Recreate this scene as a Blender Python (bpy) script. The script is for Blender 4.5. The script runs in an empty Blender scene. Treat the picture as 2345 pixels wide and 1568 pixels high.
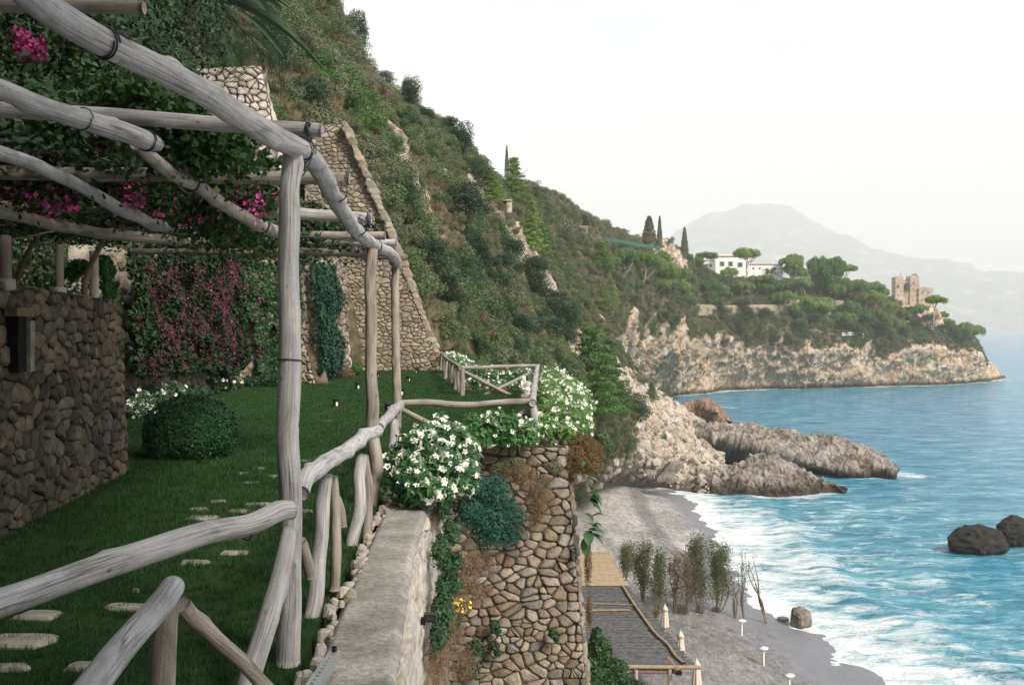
import bpy, math, random
import numpy as np
from mathutils import Vector, Matrix, Euler
from mathutils.bvhtree import BVHTree

R = math.radians
random.seed(7)
rng = np.random.default_rng(11)
S = bpy.context.scene

# ------------------------------------------------------------------ camera
EYE = 24.0                      # metres above the sea
F = 2279.0                      # focal length in picture units (2344 wide)
CX, HY = 1172.0, 747.0          # centre column, horizon row
cam_d = bpy.data.cameras.new("camera")
cam = bpy.data.objects.new("camera", cam_d)
S.collection.objects.link(cam)
cam.location = (0, 0, EYE)
cam.rotation_euler = (R(90), 0, 0)
cam_d.sensor_width = 36
cam_d.lens = 35
cam_d.shift_y = -(784 - HY) / 2344.0
cam_d.clip_start = 0.1
cam_d.clip_end = 60000
S.camera = cam

# ------------------------------------------------------------------ world
W = bpy.data.worlds.new("World")
S.world = W
W.use_nodes = True
SUN_EL, SUN_AZ = R(42), R(140)      # azimuth measured from +Y (ahead) to +X (right)
nt = W.node_tree
nt.nodes.clear()
N = nt.nodes.new
wo = N('ShaderNodeOutputWorld')
bg = N('ShaderNodeBackground')
sky = N('ShaderNodeTexSky')
sky.sky_type = 'NISHITA'
sky.sun_disc = False
sky.sun_elevation = SUN_EL
sky.sun_rotation = SUN_AZ
sky.air_density = 1.0
sky.dust_density = 2.0
tc = N('ShaderNodeTexCoord')
mp = N('ShaderNodeMapping'); mp.inputs['Scale'].default_value = (1.0, 1.0, 3.4)
nz = N('ShaderNodeTexNoise'); nz.inputs['Scale'].default_value = 1.7; nz.inputs['Detail'].default_value = 7; nz.inputs['Roughness'].default_value = .55
nz.inputs['Distortion'].default_value = .35
rp = N('ShaderNodeValToRGB')
rp.color_ramp.elements[0].position = .32; rp.color_ramp.elements[0].color = (.80, .80, .80, 1)
rp.color_ramp.elements[1].position = .62; rp.color_ramp.elements[1].color = (1, 1, 1, 1)
nz2 = N('ShaderNodeTexNoise'); nz2.inputs['Scale'].default_value = 3.1; nz2.inputs['Detail'].default_value = 6
rc = N('ShaderNodeValToRGB')
rc.color_ramp.elements[0].position = .40; rc.color_ramp.elements[0].color = (3.75, 4.35, 4.8, 1)
rc.color_ramp.elements[1].position = .60; rc.color_ramp.elements[1].color = (5.3, 5.2, 5.0, 1)
sx = N('ShaderNodeSeparateXYZ')
mr = N('ShaderNodeMapRange'); mr.inputs[1].default_value = 0.0; mr.inputs[2].default_value = .42
mr.inputs[3].default_value = 1.0; mr.inputs[4].default_value = 0.0
hz = N('ShaderNodeMixRGB'); hz.blend_type = 'MIX'; hz.inputs[2].default_value = (5.7, 5.35, 4.85, 1)
mx = N('ShaderNodeMixRGB'); mx.blend_type = 'MIX'
L = nt.links.new
L(tc.outputs['Generated'], mp.inputs[0]); L(mp.outputs[0], nz.inputs[0]); L(mp.outputs[0], nz2.inputs[0])
L(nz.outputs[0], rp.inputs[0]); L(nz2.outputs[0], rc.inputs[0])
L(tc.outputs['Generated'], sx.inputs[0]); L(sx.outputs[2], mr.inputs[0])
L(mr.outputs[0], hz.inputs[0]); L(rc.outputs[0], hz.inputs[1])
L(rp.outputs[0], mx.inputs[0]); L(sky.outputs[0], mx.inputs[1]); L(hz.outputs[0], mx.inputs[2])
L(mx.outputs[0], bg.inputs[0]); bg.inputs[1].default_value = .138
L(bg.outputs[0], wo.inputs[0])

# ------------------------------------------------------------------ sun (veiled by thin cloud)
sd = bpy.data.lights.new("sun", 'SUN')
sun = bpy.data.objects.new("sun", sd)
S.collection.objects.link(sun)
sd.energy = 3.6
sd.angle = R(16)
sd.color = (1.0, .90, .76)
dirv = Vector((math.sin(SUN_AZ) * math.cos(SUN_EL), math.cos(SUN_AZ) * math.cos(SUN_EL), math.sin(SUN_EL)))
sun.rotation_euler = (-dirv).to_track_quat('-Z', 'Y').to_euler()
sun.location = (30, -10, 60)

S.view_settings.view_transform = 'Standard'
S.view_settings.look = 'None'
S.view_settings.exposure = 0.62
S.view_settings.gamma = 1
S.view_settings.use_curve_mapping = False
S.cycles.max_bounces = 6
S.cycles.diffuse_bounces = 3
S.cycles.glossy_bounces = 2
S.cycles.transmission_bounces = 2
S.cycles.transparent_max_bounces = 8
S.cycles.volume_bounces = 1
S.cycles.use_denoising = True
S.cycles.sample_clamp_indirect = 4

# ------------------------------------------------------------------ helpers
COL = S.collection

def P(px, py, d):
    """picture column, row and distance -> place in the world"""
    return Vector(((px - CX) / F * d, d, EYE + (HY - py) / F * d))

def G(px, py, z):
    d = (EYE - z) * F / (py - HY)
    return P(px, py, d)

def finish(o, parent=None, label=None, cat=None, group=None, kind=None):
    COL.objects.link(o)
    if parent is not None:
        o.parent = parent
    if label: o['label'] = label
    if cat: o['category'] = cat
    if group: o['group'] = group
    if kind: o['kind'] = kind
    return o

def empty(name, loc=(0, 0, 0), label=None, cat=None, group=None, rz=0):
    o = bpy.data.objects.new(name, None)
    o.empty_display_size = .2
    o.location = loc
    o.rotation_euler = (0, 0, rz)
    return finish(o, None, label, cat, group)

def np_mesh(name, V, Fa, mats=None, smooth=False, attrs=None):
    """V (n,3), Fa list of arrays each (m,k)"""
    me = bpy.data.meshes.new(name)
    V = np.asarray(V, dtype=np.float32)
    if isinstance(Fa, np.ndarray): Fa = [Fa]
    me.vertices.add(len(V)); me.vertices.foreach_set('co', V.ravel())
    li = np.concatenate([f.ravel() for f in Fa]).astype(np.int32)
    tot = np.concatenate([np.full(len(f), f.shape[1], dtype=np.int32) for f in Fa])
    st = np.concatenate([[0], np.cumsum(tot)[:-1]]).astype(np.int32)
    me.loops.add(len(li)); me.loops.foreach_set('vertex_index', li)
    me.polygons.add(len(tot)); me.polygons.foreach_set('loop_start', st)
    if smooth: me.polygons.foreach_set('use_smooth', np.ones(len(tot), dtype=bool))
    me.update(calc_edges=True)
    me.validate()
    if attrs:
        for k, a in attrs.items():
            at = me.attributes.new(k, 'FLOAT', 'POINT')
            at.data.foreach_set('value', np.asarray(a, dtype=np.float32))
    for m in (mats or []): me.materials.append(m)
    return me

def obj(name, me, parent=None, **k):
    return finish(bpy.data.objects.new(name, me), parent, **k)

def pymesh(name, verts, faces, mat, smooth=False):
    me = bpy.data.meshes.new(name)
    me.from_pydata([tuple(v) for v in verts], [], faces)
    if smooth:
        me.polygons.foreach_set('use_smooth', np.ones(len(me.polygons), dtype=bool))
    if mat: me.materials.append(mat)
    me.update()
    return me

def set_origin(o, p):
    """move the mesh so that the object's own origin is at p"""
    o.data.transform(Matrix.Translation(-Vector(p)))
    o.location = p

# ---- numpy gradient noise
_perm = np.random.default_rng(3).permutation(256)
_perm = np.concatenate([_perm, _perm, _perm])
_gr = np.random.default_rng(5).normal(size=(256, 3)); _gr /= np.linalg.norm(_gr, axis=1)[:, None]

def perlin(p):
    p = np.asarray(p, dtype=np.float64)
    i = np.floor(p).astype(int); f = p - i
    u = f * f * f * (f * (f * 6 - 15) + 10)
    i &= 255
    out = 0
    for dx in (0, 1):
        for dy in (0, 1):
            for dz in (0, 1):
                h = _perm[_perm[_perm[i[:, 0] + dx] + i[:, 1] + dy] + i[:, 2] + dz]
                g = _gr[h]
                w = (u[:, 0] if dx else 1 - u[:, 0]) * (u[:, 1] if dy else 1 - u[:, 1]) * (u[:, 2] if dz else 1 - u[:, 2])
                out = out + w * (g[:, 0] * (f[:, 0] - dx) + g[:, 1] * (f[:, 1] - dy) + g[:, 2] * (f[:, 2] - dz))
    return out

def fbm(p, octaves=4, ridged=False):
    p = np.asarray(p, dtype=np.float64)
    a, s, t = 1.0, 0, 0
    for k in range(octaves):
        n = perlin(p * 2 ** k + 17.3 * k)
        if ridged: n = 0.5 - np.abs(n) * 1.8
        s = s + a * n; t += a; a *= .5
    return s / t

def cr(P0, P1, P2, P3, t):
    return .5 * ((2 * P1) + (-P0 + P2) * t + (2 * P0 - 5 * P1 + 4 * P2 - P3) * t * t + (-P0 + 3 * P1 - 3 * P2 + P3) * t ** 3)

def resample(C, n):
    """Catmull-Rom along axis 0 of a control array to n samples"""
    C = np.asarray(C, dtype=float)
    m = len(C)
    t = np.linspace(0, m - 1 - 1e-9, n)
    i = t.astype(int); f = (t - i).reshape((-1,) + (1,) * (C.ndim - 1))
    g = lambda k: C[np.clip(i + k, 0, m - 1)]
    return cr(g(-1), g(0), g(1), g(2), f)

def grid_faces(nu, nv, wrap=False):
    a = np.arange(nu * nv).reshape(nu, nv)
    if wrap: a = np.concatenate([a, a[:, :1]], axis=1)
    return np.stack([a[:-1, :-1], a[1:, :-1], a[1:, 1:], a[:-1, 1:]], -1).reshape(-1, 4)

# ------------------------------------------------------------------ materials
def new_mat(name):
    m = bpy.data.materials.new(name); m.use_nodes = True
    nt = m.node_tree; nt.nodes.clear()
    out = nt.nodes.new('ShaderNodeOutputMaterial')
    b = nt.nodes.new('ShaderNodeBsdfPrincipled')
    nt.links.new(b.outputs[0], out.inputs[0])
    b.inputs['Specular IOR Level'].default_value = .3
    return m, nt, b, out

def ramp(nt, cols):
    r = nt.nodes.new('ShaderNodeValToRGB')
    e = r.color_ramp.elements
    while len(e) < len(cols): e.new(.5)
    for k, (p, c) in enumerate(cols):
        e[k].position = p; e[k].color = (c[0], c[1], c[2], 1)
    return r

def noise(nt, vec, scale, detail=4, rough=.55, dist=0):
    n = nt.nodes.new('ShaderNodeTexNoise')
    n.inputs['Scale'].default_value = scale; n.inputs['Detail'].default_value = detail
    n.inputs['Roughness'].default_value = rough; n.inputs['Distortion'].default_value = dist
    if vec is not None: nt.links.new(vec, n.inputs['Vector'])
    return n.outputs[0]

def math_n(nt, op, a, b=None, c=None, clamp=False):
    n = nt.nodes.new('ShaderNodeMath'); n.operation = op; n.use_clamp = clamp
    for k, v in enumerate((a, b, c)):
        if v is None: continue
        if isinstance(v, (int, float)): n.inputs[k].default_value = v
        else: nt.links.new(v, n.inputs[k])
    return n.outputs[0]

def mix_n(nt, fac, a, b, blend='MIX'):
    n = nt.nodes.new('ShaderNodeMixRGB'); n.blend_type = blend
    for k, v in enumerate((fac, a, b)):
        if isinstance(v, (int, float)): n.inputs[k].default_value = v
        elif isinstance(v, tuple): n.inputs[k].default_value = (v[0], v[1], v[2], 1)
        else: nt.links.new(v, n.inputs[k])
    return n.outputs[0]

def coords(nt, kind='Object', scale=None):
    t = nt.nodes.new('ShaderNodeTexCoord').outputs[kind]
    if scale:
        m = nt.nodes.new('ShaderNodeMapping'); m.inputs['Scale'].default_value = scale
        nt.links.new(t, m.inputs[0]); t = m.outputs[0]
    return t

def position(nt, scale=None):
    t = nt.nodes.new('ShaderNodeNewGeometry').outputs['Position']
    if scale:
        m = nt.nodes.new('ShaderNodeMapping'); m.inputs['Scale'].default_value = scale
        nt.links.new(t, m.inputs[0]); t = m.outputs[0]
    return t

def bump(nt, b, h, strength=.5, dist=.02, prev=None):
    n = nt.nodes.new('ShaderNodeBump')
    n.inputs['Strength'].default_value = strength; n.inputs['Distance'].default_value = dist
    nt.links.new(h, n.inputs['Height'])
    if prev is not None: nt.links.new(prev, n.inputs['Normal'])
    if b is not None: nt.links.new(n.outputs[0], b.inputs['Normal'])
    return n.outputs[0]

def rnd(nt):
    """one random number per loose piece of mesh and object"""
    a = nt.nodes.new('ShaderNodeNewGeometry').outputs['Random Per Island']
    b = nt.nodes.new('ShaderNodeObjectInfo').outputs['Random']
    return math_n(nt, 'FRACT', math_n(nt, 'ADD', a, b))

def mat_basic(name, cols, scale=6, rough=.8, bs=.4, bd=.01, detail=5, use_pos=False, spec=.3):
    m, nt, b, o = new_mat(name)
    v = position(nt) if use_pos else coords(nt)
    n = noise(nt, v, scale, detail)
    if len(cols) == 1: cols = [(0.0, tuple(c * .75 for c in cols[0])), (1.0, tuple(c * 1.25 for c in cols[0]))]
    r = ramp(nt, cols); nt.links.new(n, r.inputs[0]); nt.links.new(r.outputs[0], b.inputs['Base Color'])
    b.inputs['Roughness'].default_value = rough
    b.inputs['Specular IOR Level'].default_value = spec
    if bs: bump(nt, b, noise(nt, v, scale * 3, 6, .65), bs, bd)
    return m

def mat_leaf(name, cols, rough=.55, trans=.25, spec=.25):
    """leaf colour differs from leaf to leaf and plant to plant"""
    m, nt, b, out = new_mat(name)
    isl = nt.nodes.new('ShaderNodeNewGeometry').outputs['Random Per Island']
    ob = nt.nodes.new('ShaderNodeObjectInfo').outputs['Random']
    f = math_n(nt, 'ADD', math_n(nt, 'MULTIPLY', isl, .6), math_n(nt, 'MULTIPLY', ob, .4))
    k = len(cols)
    r = ramp(nt, [(i / (k - 1), c) for i, c in enumerate(cols)])
    nt.links.new(f, r.inputs[0]); nt.links.new(r.outputs[0], b.inputs['Base Color'])
    b.inputs['Roughness'].default_value = rough
    b.inputs['Specular IOR Level'].default_value = spec
    if trans:
        t = nt.nodes.new('ShaderNodeBsdfTranslucent'); nt.links.new(r.outputs[0], t.inputs[0])
        ms = nt.nodes.new('ShaderNodeMixShader'); ms.inputs[0].default_value = trans
        nt.links.new(b.outputs[0], ms.inputs[1]); nt.links.new(t.outputs[0], ms.inputs[2])
        nt.links.new(ms.outputs[0], out.inputs[0])
    return m

def mat_stone(name, cols, rough=.9, sc=9.0, dark=.35, bd=.012):
    m, nt, b, o = new_mat(name)
    v = coords(nt)
    r = ramp(nt, cols); nt.links.new(rnd(nt), r.inputs[0])
    n = noise(nt, v, sc, 6, .65)
    n2 = noise(nt, v, sc * .25, 3)
    c = mix_n(nt, .85, r.outputs[0], ramp_out(nt, n, [(.25, (dark,) * 3), (.5, (.85,) * 3), (.75, (1.35, 1.3, 1.25))]), 'MULTIPLY')
    c = mix_n(nt, .5, c, ramp_out(nt, n2, [(.35, (.6, .6, .62)), (.65, (1.15, 1.12, 1.05))]), 'MULTIPLY')
    nt.links.new(c, b.inputs['Base Color'])
    b.inputs['Roughness'].default_value = rough
    bump(nt, b, noise(nt, v, sc * 2.2, 7, .7), .9, bd)
    return m

def ramp_out(nt, f, cols):
    r = ramp(nt, cols); nt.links.new(f, r.inputs[0]); return r.outputs[0]

def attr(nt, name):
    a = nt.nodes.new('ShaderNodeAttribute'); a.attribute_name = name
    return a.outputs['Fac']
# ================================================================== TERRAIN
def mat_terrain(name, soils, rocks, wet=True, stain=(.30, .17, .09), sf=.28):
    m, nt, b, o = new_mat(name)
    p = position(nt)
    rock = attr(nt, 'rock')
    n1 = noise(nt, p, .35, 6, .6); n2 = noise(nt, p, 1.7, 6, .65); n3 = noise(nt, p, .09, 3)
    soil = ramp_out(nt, n2, soils)
    pr = position(nt, (1, 1, .45))
    vr = noise(nt, pr, .5, 9, .68)
    rk = ramp_out(nt, vr, rocks)
    st = ramp_out(nt, noise(nt, position(nt, (1, 1, .25)), .22, 5, .6), [(.44, (0, 0, 0)), (.62, (1, 1, 1))])
    rk = mix_n(nt, math_n(nt, 'MULTIPLY', st, sf), rk, stain)
    for sc_, w_ in ((.16, .020), (.55, .05)):
        vo = nt.nodes.new('ShaderNodeTexVoronoi'); vo.feature = 'DISTANCE_TO_EDGE'; vo.inputs['Scale'].default_value = sc_
        dp = nt.nodes.new('ShaderNodeMixRGB'); dp.blend_type = 'ADD'; dp.inputs[0].default_value = 1.0
        nn_ = nt.nodes.new('ShaderNodeTexNoise'); nn_.inputs['Scale'].default_value = .35; nn_.inputs['Detail'].default_value = 5; nt.links.new(p, nn_.inputs['Vector'])
        sc3 = nt.nodes.new('ShaderNodeVectorMath'); sc3.operation = 'SCALE'; sc3.inputs['Scale'].default_value = 3.0; nt.links.new(nn_.outputs['Color'], sc3.inputs[0])
        nt.links.new(pr, dp.inputs[1]); nt.links.new(sc3.outputs[0], dp.inputs[2]); nt.links.new(dp.outputs[0], vo.inputs['Vector'])
        rk = mix_n(nt, .8, rk, ramp_out(nt, vo.outputs['Distance'], [(0, (.35, .30, .27)), (w_, (.8, .78, .76)), (w_ * 2.2, (1, 1, 1))]), 'MULTIPLY')
    # edge between soil and rock broken by noise
    f = math_n(nt, 'ADD', rock, math_n(nt, 'MULTIPLY', math_n(nt, 'SUBTRACT', n1, .5), 1.3))
    f = math_n(nt, 'ADD', f, math_n(nt, 'MULTIPLY', math_n(nt, 'SUBTRACT', n3, .5), .9))
    f = ramp_out(nt, f, [(.42, (0, 0, 0)), (.58, (1, 1, 1))])
    c = mix_n(nt, f, soil, rk)
    if wet:   # wet, algae-dark band near the water line
        z = nt.nodes.new('ShaderNodeSeparateXYZ'); nt.links.new(p, z.inputs[0])
        zz = math_n(nt, 'ADD', z.outputs[2], math_n(nt, 'MULTIPLY', math_n(nt, 'SUBTRACT', n2, .5), 2.5))
        wb = ramp_out(nt, math_n(nt, 'DIVIDE', zz, 4.0, clamp=True), [(.22, (.25, .22, .2)), (.5, (1, 1, 1))])
        c = mix_n(nt, 1.0, c, wb, 'MULTIPLY')
    nt.links.new(c, b.inputs['Base Color'])
    b.inputs['Roughness'].default_value = .95
    b.inputs['Specular IOR Level'].default_value = .15
    bump(nt, b, noise(nt, pr, 1.6, 9, .72), 1.0, .55)
    return m

SOILS = [(.25, (.05, .06, .03)), (.45, (.10, .095, .055)), (.6, (.19, .16, .10)), (.75, (.29, .24, .165))]
ROCKS = [(.25, (.17, .145, .12)), (.42, (.40, .36, .31)), (.58, (.57, .51, .45)), (.8, (.68, .62, .56))]
M_hill = mat_terrain('hill_ground', SOILS, ROCKS)
M_head = mat_terrain('headland_ground', SOILS, [(.25, (.32, .235, .16)), (.42, (.46, .37, .28)), (.58, (.60, .51, .42)), (.8, (.72, .65, .57))], stain=(.44, .27, .15), sf=.6)
M_rock = mat_terrain('sea_rock', [(.3, (.2, .18, .15)), (.6, (.4, .36, .3))], [(.28, (.05, .045, .042)), (.42, (.19, .175, .16)), (.58, (.38, .355, .335)), (.8, (.56, .53, .505))], stain=(.24, .16, .10))

def pxw(a):
    a = np.asarray(a, dtype=float)
    return np.stack([(a[..., 0] - CX) / F * a[..., 2], a[..., 2], EYE + (HY - a[..., 1]) / F * a[..., 2]], -1)

def terrain(name, cols, nu, nv, amp, rockfn, mat, back=None, sc=.12, label=None, seed=0):
    """cols[u][row] = (px, py, d); rows from the crest down; back = list of world offsets behind the crest"""
    C = pxw(cols)                                       # (U, V, 3)
    if back is not None:
        extra = []
        for off in reversed(back):
            e = C[:, 0] + np.array([off(c) for c in C[:, 0]])
            extra.append(e)
        C = np.concatenate([np.stack(extra, 1), C], axis=1)
    A = resample(C, nu)
    B = np.swapaxes(resample(np.swapaxes(A, 0, 1), nv), 0, 1)      # (nu, nv, 3)
    du = np.gradient(B, axis=0); dv = np.gradient(B, axis=1)
    n = np.cross(du, dv); n /= np.maximum(np.linalg.norm(n, axis=2)[..., None], 1e-6)
    if n[nu // 2, nv // 2, 2] < 0: n = -n
    V = B.reshape(-1, 3); Nn = n.reshape(-1, 3)
    uu, vv = np.meshgrid(np.linspace(0, 1, nu), np.linspace(0, 1, nv), indexing='ij')
    rock = np.clip(rockfn(V, Nn, uu.ravel(), vv.ravel()), 0, 1)
    q = V * np.array([1, 1, .8]) * sc + seed
    h = fbm(q, 5, True) * amp * (.35 + .9 * rock) + fbm(q * 5 + 9, 4, True) * amp * .30 * (.25 + rock) + fbm(q * .5 + 31, 3) * amp * 1.0
    q2 = V * np.array([1, 1, .38]) * .24 + seed
    big = fbm(V * .035 + seed + 50, 2) * np.clip((V[:, 1] - 55) / 40, 0, 1) * (V[:, 1] < 230) * 5.0
    h = h + big + rock * ((fbm(q2, 5, True) - .25) * 1.9 * min(1.4, amp / 2) + (fbm(q2 * np.array([1, 1, .5]) * 3.3 + 5, 4, True) - .25) * 1.3)
    fl = np.clip((V[:, 2] + 3) / 5, .15, 1)
    V = V + Nn * (h * fl)[:, None]
    Fa = grid_faces(nu, nv)
    if n[nu // 2, nv // 2, 2] > 0:
        v0, v1, v3 = V[Fa[:, 0]], V[Fa[:, 1]], V[Fa[:, 3]]
        if np.cross(v1 - v0, v3 - v0)[:, 2].mean() < 0: Fa = Fa[:, ::-1]
    me = np_mesh(name, V, Fa, [mat], True, {'rock': rock})
    o = obj(name, me, kind='structure')
    t = BVHTree.FromPolygons([Vector(v) for v in V.tolist()], Fa.tolist())
    return o, t, V, Nn, rock

def blobmask(V, spots):
    """soft spots given as (px,py,d,radius in metres,weight)"""
    m = np.zeros(len(V))
    for (px, py, d, r, w) in spots:
        c = np.array(P(px, py, d))
        m += w * np.exp(-((V - c) ** 2).sum(1) / (r * r))
    return m

NEAR = [
 [(-1000,-700,62),(-1000,-200,50),(-900,250,36),(-800,560,28),(-700,900,24),(-700,2400,30)],
 [(-200,-1000,76),(-200,-420,56),(-200,0,44),(-150,380,34),(-60,840,27),(-50,2300,34)],
 [(450,-620,92),(440,-250,66),(420,20,48),(430,390,37),(455,850,31.5),(450,2000,42)],
 [(745,92,84),(745,125,68),(762,270,54),(800,500,46.5),(850,852,43.5),(850,1800,52)],
 [(850,226,96),(885,290,80),(915,405,68),(965,620,58),(1018,862,49),(1000,1560,70)],
 [(962,292,112),(985,352,95),(1020,485,83),(1065,650,71),(1105,890,60),(1100,1330,95)],
 [(1072,388,130),(1095,445,112),(1135,565,97),(1175,720,84),(1225,950,72),(1200,1230,114)],
 [(1195,468,152),(1215,530,137),(1235,625,120),(1262,750,104),(1300,960,86),(1290,1165,129)],
 [(1290,600,168),(1310,670,155),(1330,740,140),(1350,820,122),(1380,970,106),(1370,1110,141)],
 [(1410,770,174),(1425,825,164),(1440,890,150),(1450,950,136),(1460,1010,130),(1465,1108,144)],
 [(1500,888,176),(1510,925,170),(1522,970,162),(1535,1010,155),(1545,1060,149),(1560,1122,145)],
 [(1560,930,182),(1572,960,176),(1585,995,168),(1600,1030,160),(1612,1075,152),(1630,1135,143)],
 [(1625,985,178),(1635,1005,174),(1645,1030,168),(1652,1060,160),(1660,1095,152),(1668,1142,145)],
]
def near_rock(V, Nn, u, v):
    r = .12 + .55 * np.clip((u - .80) / .10, 0, 1)
    r += blobmask(V, [(900,400,68,5,.9),(1240,650,118,9,.9),(1290,720,110,7,1.0),(1180,610,95,4,.5),(1500,980,160,14,.8),
                      (1400,1040,132,12,.9),(1470,1080,146,12,.8),(820,260,70,5,.4),(1000,430,88,3,.6),(1090,430,110,4,.6),(1560,1040,155,16,.6),
                      (1430,1075,140,9,.8),(1380,1080,136,9,.8), (1070,560,85,3,.5),(600,120,60,4,.5)])
    return r
back_near = [lambda c: (0, 14, -3 if c[2] > 20 else -6), lambda c: (0, 40, -(c[2] + 4) * .45 if c[0] > 15 else -12)]
hill, T_near, V_near, N_near, R_near = terrain('hill', NEAR, 300, 230, 2.0, near_rock, M_hill, back_near, .11)
hill['label'] = 'steep scrub covered coastal hillside'

HEADL = [
 [(1100,440,216),(1110,520,205),(1120,640,195),(1130,780,190),(1140,900,186),(1140,1040,200)],
 [(1200,446,228),(1210,540,216),(1215,650,210),(1220,770,205),(1230,850,210),(1230,980,245)],
 [(1262,466,240),(1265,560,228),(1268,655,222),(1275,760,222),(1290,840,236),(1310,955,290)],
 [(1345,515,262),(1350,580,252),(1360,655,247),(1375,745,250),(1395,830,276),(1415,930,320)],
 [(1450,553,302),(1452,610,294),(1460,680,292),(1470,765,300),(1485,840,322),(1500,912,345)],
 [(1550,578,335),(1552,630,328),(1558,700,325),(1562,765,326),(1568,840,340),(1575,905,352)],
 [(1650,643,372),(1648,668,363),(1650,712,356),(1652,765,355),(1655,830,364),(1662,897,373)],
 [(1750,645,388),(1750,672,377),(1752,722,368),(1752,775,366),(1752,835,374),(1755,893,382)],
 [(1850,655,402),(1850,685,389),(1850,738,378),(1850,785,374),(1850,838,380),(1850,890,389)],
 [(1950,672,418),(1950,700,404),(1950,745,390),(1950,780,385),(1950,832,388),(1950,888,395)],
 [(2050,692,432),(2050,722,416),(2050,755,402),(2050,783,396),(2050,830,398),(2050,886,402)],
 [(2140,728,442),(2145,745,428),(2150,768,412),(2150,790,404),(2150,832,406),(2150,882,411)],
 [(2212,768,452),(2220,778,440),(2225,792,426),(2232,808,420),(2236,838,424),(2240,878,430)],
 [(2252,838,462),(2258,842,458),(2262,848,452),(2266,854,449),(2272,864,448),(2280,876,446)],
 [(2300,868,466),(2302,869,465),(2304,870,464),(2306,872,463),(2308,874,462),(2310,878,460)],
]
def head_rock(V, Nn, u, v):
    nb = fbm(V * np.array([.045, .045, .0]) + 3, 3) * .34 + fbm(V * .15 + 8, 3) * .14
    r = np.clip((v - .735 + .07 * np.clip((.40 - u) / .1, 0, 1) - nb) / .05, 0, 1) * np.clip((u - .14) / .06, 0, 1) + .08
    r = np.maximum(r, np.clip((u - .90) / .03, 0, 1))
    r += blobmask(V, [(1560,585,328,10,.9),(1500,570,315,9,.9),(1440,800,310,12,.7)])
    return r
back_head = [lambda c: (0, 22, -2), lambda c: (0, 70, -(c[2] + 3) * .6)]
headland, T_head, V_head, N_head, R_head = terrain('headland', HEADL, 520, 240, 4.6, head_rock, M_head, back_head, .055, seed=4.2)
headland['label'] = 'limestone headland with scrub and cliffs dropping to the sea'

def hill_behind():  # slope added out of view to block sky light from the left
    C = np.array([[(-12 - 2 * k + 3 * math.sin(y * .1), y, 20 + 0 * k) if j == 0 else (-13 - j * (6.5 + k * .3), y + 2 * math.sin(j), 20 + j * 13 - .4 * j * j) for j in range(6)] for k, y in enumerate(range(-60, 26, 12))], float)
    A = resample(C, 120); B = np.swapaxes(resample(np.swapaxes(A, 0, 1), 90), 0, 1).reshape(-1, 3)
    B = B + np.array([1, 0, .3]) * (fbm(B * .15, 5, True) * 2.5)[:, None]
    me = np_mesh('hill', B, grid_faces(120, 90), [M_hill], True, {'rock': np.full(len(B), .25)})
    obj('hill', me, kind='structure', label='unseen steep slope added beside the garden to block the sky')
    return B
V_beh = hill_behind()

def hit(px, py, trees=None):
    """point of the terrain seen in this picture column and row"""
    o = Vector((0, 0, EYE)); d = (P(px, py, 100) - o).normalized()
    best = None
    for t in (trees or (T_near, T_head)):
        h = t.ray_cast(o, d, 2000)
        if h[0] is not None and (best is None or h[3] < best[1]): best = (h[0], h[3], h[1])
    return best[0] if best else None

# ------------------------------------------------------------------ sea
SHORE = [(1548,1128),(1575,1150),(1600,1172),(1640,1215),(1655,1262),(1672,1305),(1700,1360),(1745,1402),(1790,1422),(1850,1436),(1888,1452),(1905,1492),(1960,1528),(2010,1560),(2080,1620),(2250,1800),(2700,2400)]
shore_w = np.array([G(x, y, 0.0) for x, y in SHORE])[:, :2]
def polydist(X, poly):
    best = np.full(len(X), 1e9)
    for a, b in zip(poly[:-1], poly[1:]):
        ab = b - a; t = np.clip(((X - a) @ ab) / (ab @ ab), 0, 1)
        best = np.minimum(best, np.linalg.norm(X - a - t[:, None] * ab, axis=1))
    return best
ang = np.radians(np.linspace(-32, 62, 420))
dist = np.concatenate([np.geomspace(18, 60, 60)[:-1], np.geomspace(60, 480, 330)[:-1], np.geomspace(480, 40000, 110)])
DD, AA = np.meshgrid(dist, ang, indexing='ij')
X = np.stack([DD * np.sin(AA), DD * np.cos(AA)], -1).reshape(-1, 2)
ds = polydist(X, shore_w)
q = np.stack([X[:, 0] * .10, X[:, 1] * .16, np.zeros(len(X))], 1)
near_f = np.clip((520 - DD.ravel()) / 400, 0, 1)
wz = (fbm(q, 4) * .55 + fbm(q * 4 + 3, 3) * .14) * near_f * np.clip(ds / 10, .1, 1)
# breaking-wave ridges parallel to the beach
wz += .28 * np.exp(-((ds - 9 - 2 * fbm(q * .6, 2)) / 2.0) ** 2) + .2 * np.exp(-((ds - 19 - 4 * fbm(q * .5 + 5, 2)) / 2.6) ** 2)
n_b = fbm(q * .8 + 2, 4) * 2
foam = np.clip(1.02 - (ds + n_b * 7) / 17.0, 0, 1) * .95
foam = np.maximum(foam, np.clip(.55 - (ds + n_b * 14) / 85.0, 0, 1) * .85)
cliffline = pxw([c[-1] for c in HEADL[3:]])[:, :2]
rockline = np.array([G(x, y, 0) for x, y in [(1560,1130),(1640,1136),(1740,1140),(1850,1134),(1935,1124)]])[:, :2]
archline = np.array([G(x, y, 0) for x, y in [(1880,1070),(1990,1090),(2050,1086)]])[:, :2]
dc = polydist(X, cliffline)
foam = np.maximum(foam, np.clip(.95 - (dc + n_b * 5) / 10.0, 0, 1) * .9)
foam = np.maximum(foam, np.clip(.7 - (polydist(X, rockline) + n_b * 2) / 5.0, 0, 1))
foam = np.maximum(foam, np.clip(.75 - (polydist(X, archline[1:]) + n_b * 4) / 9.0, 0, 1))
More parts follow.
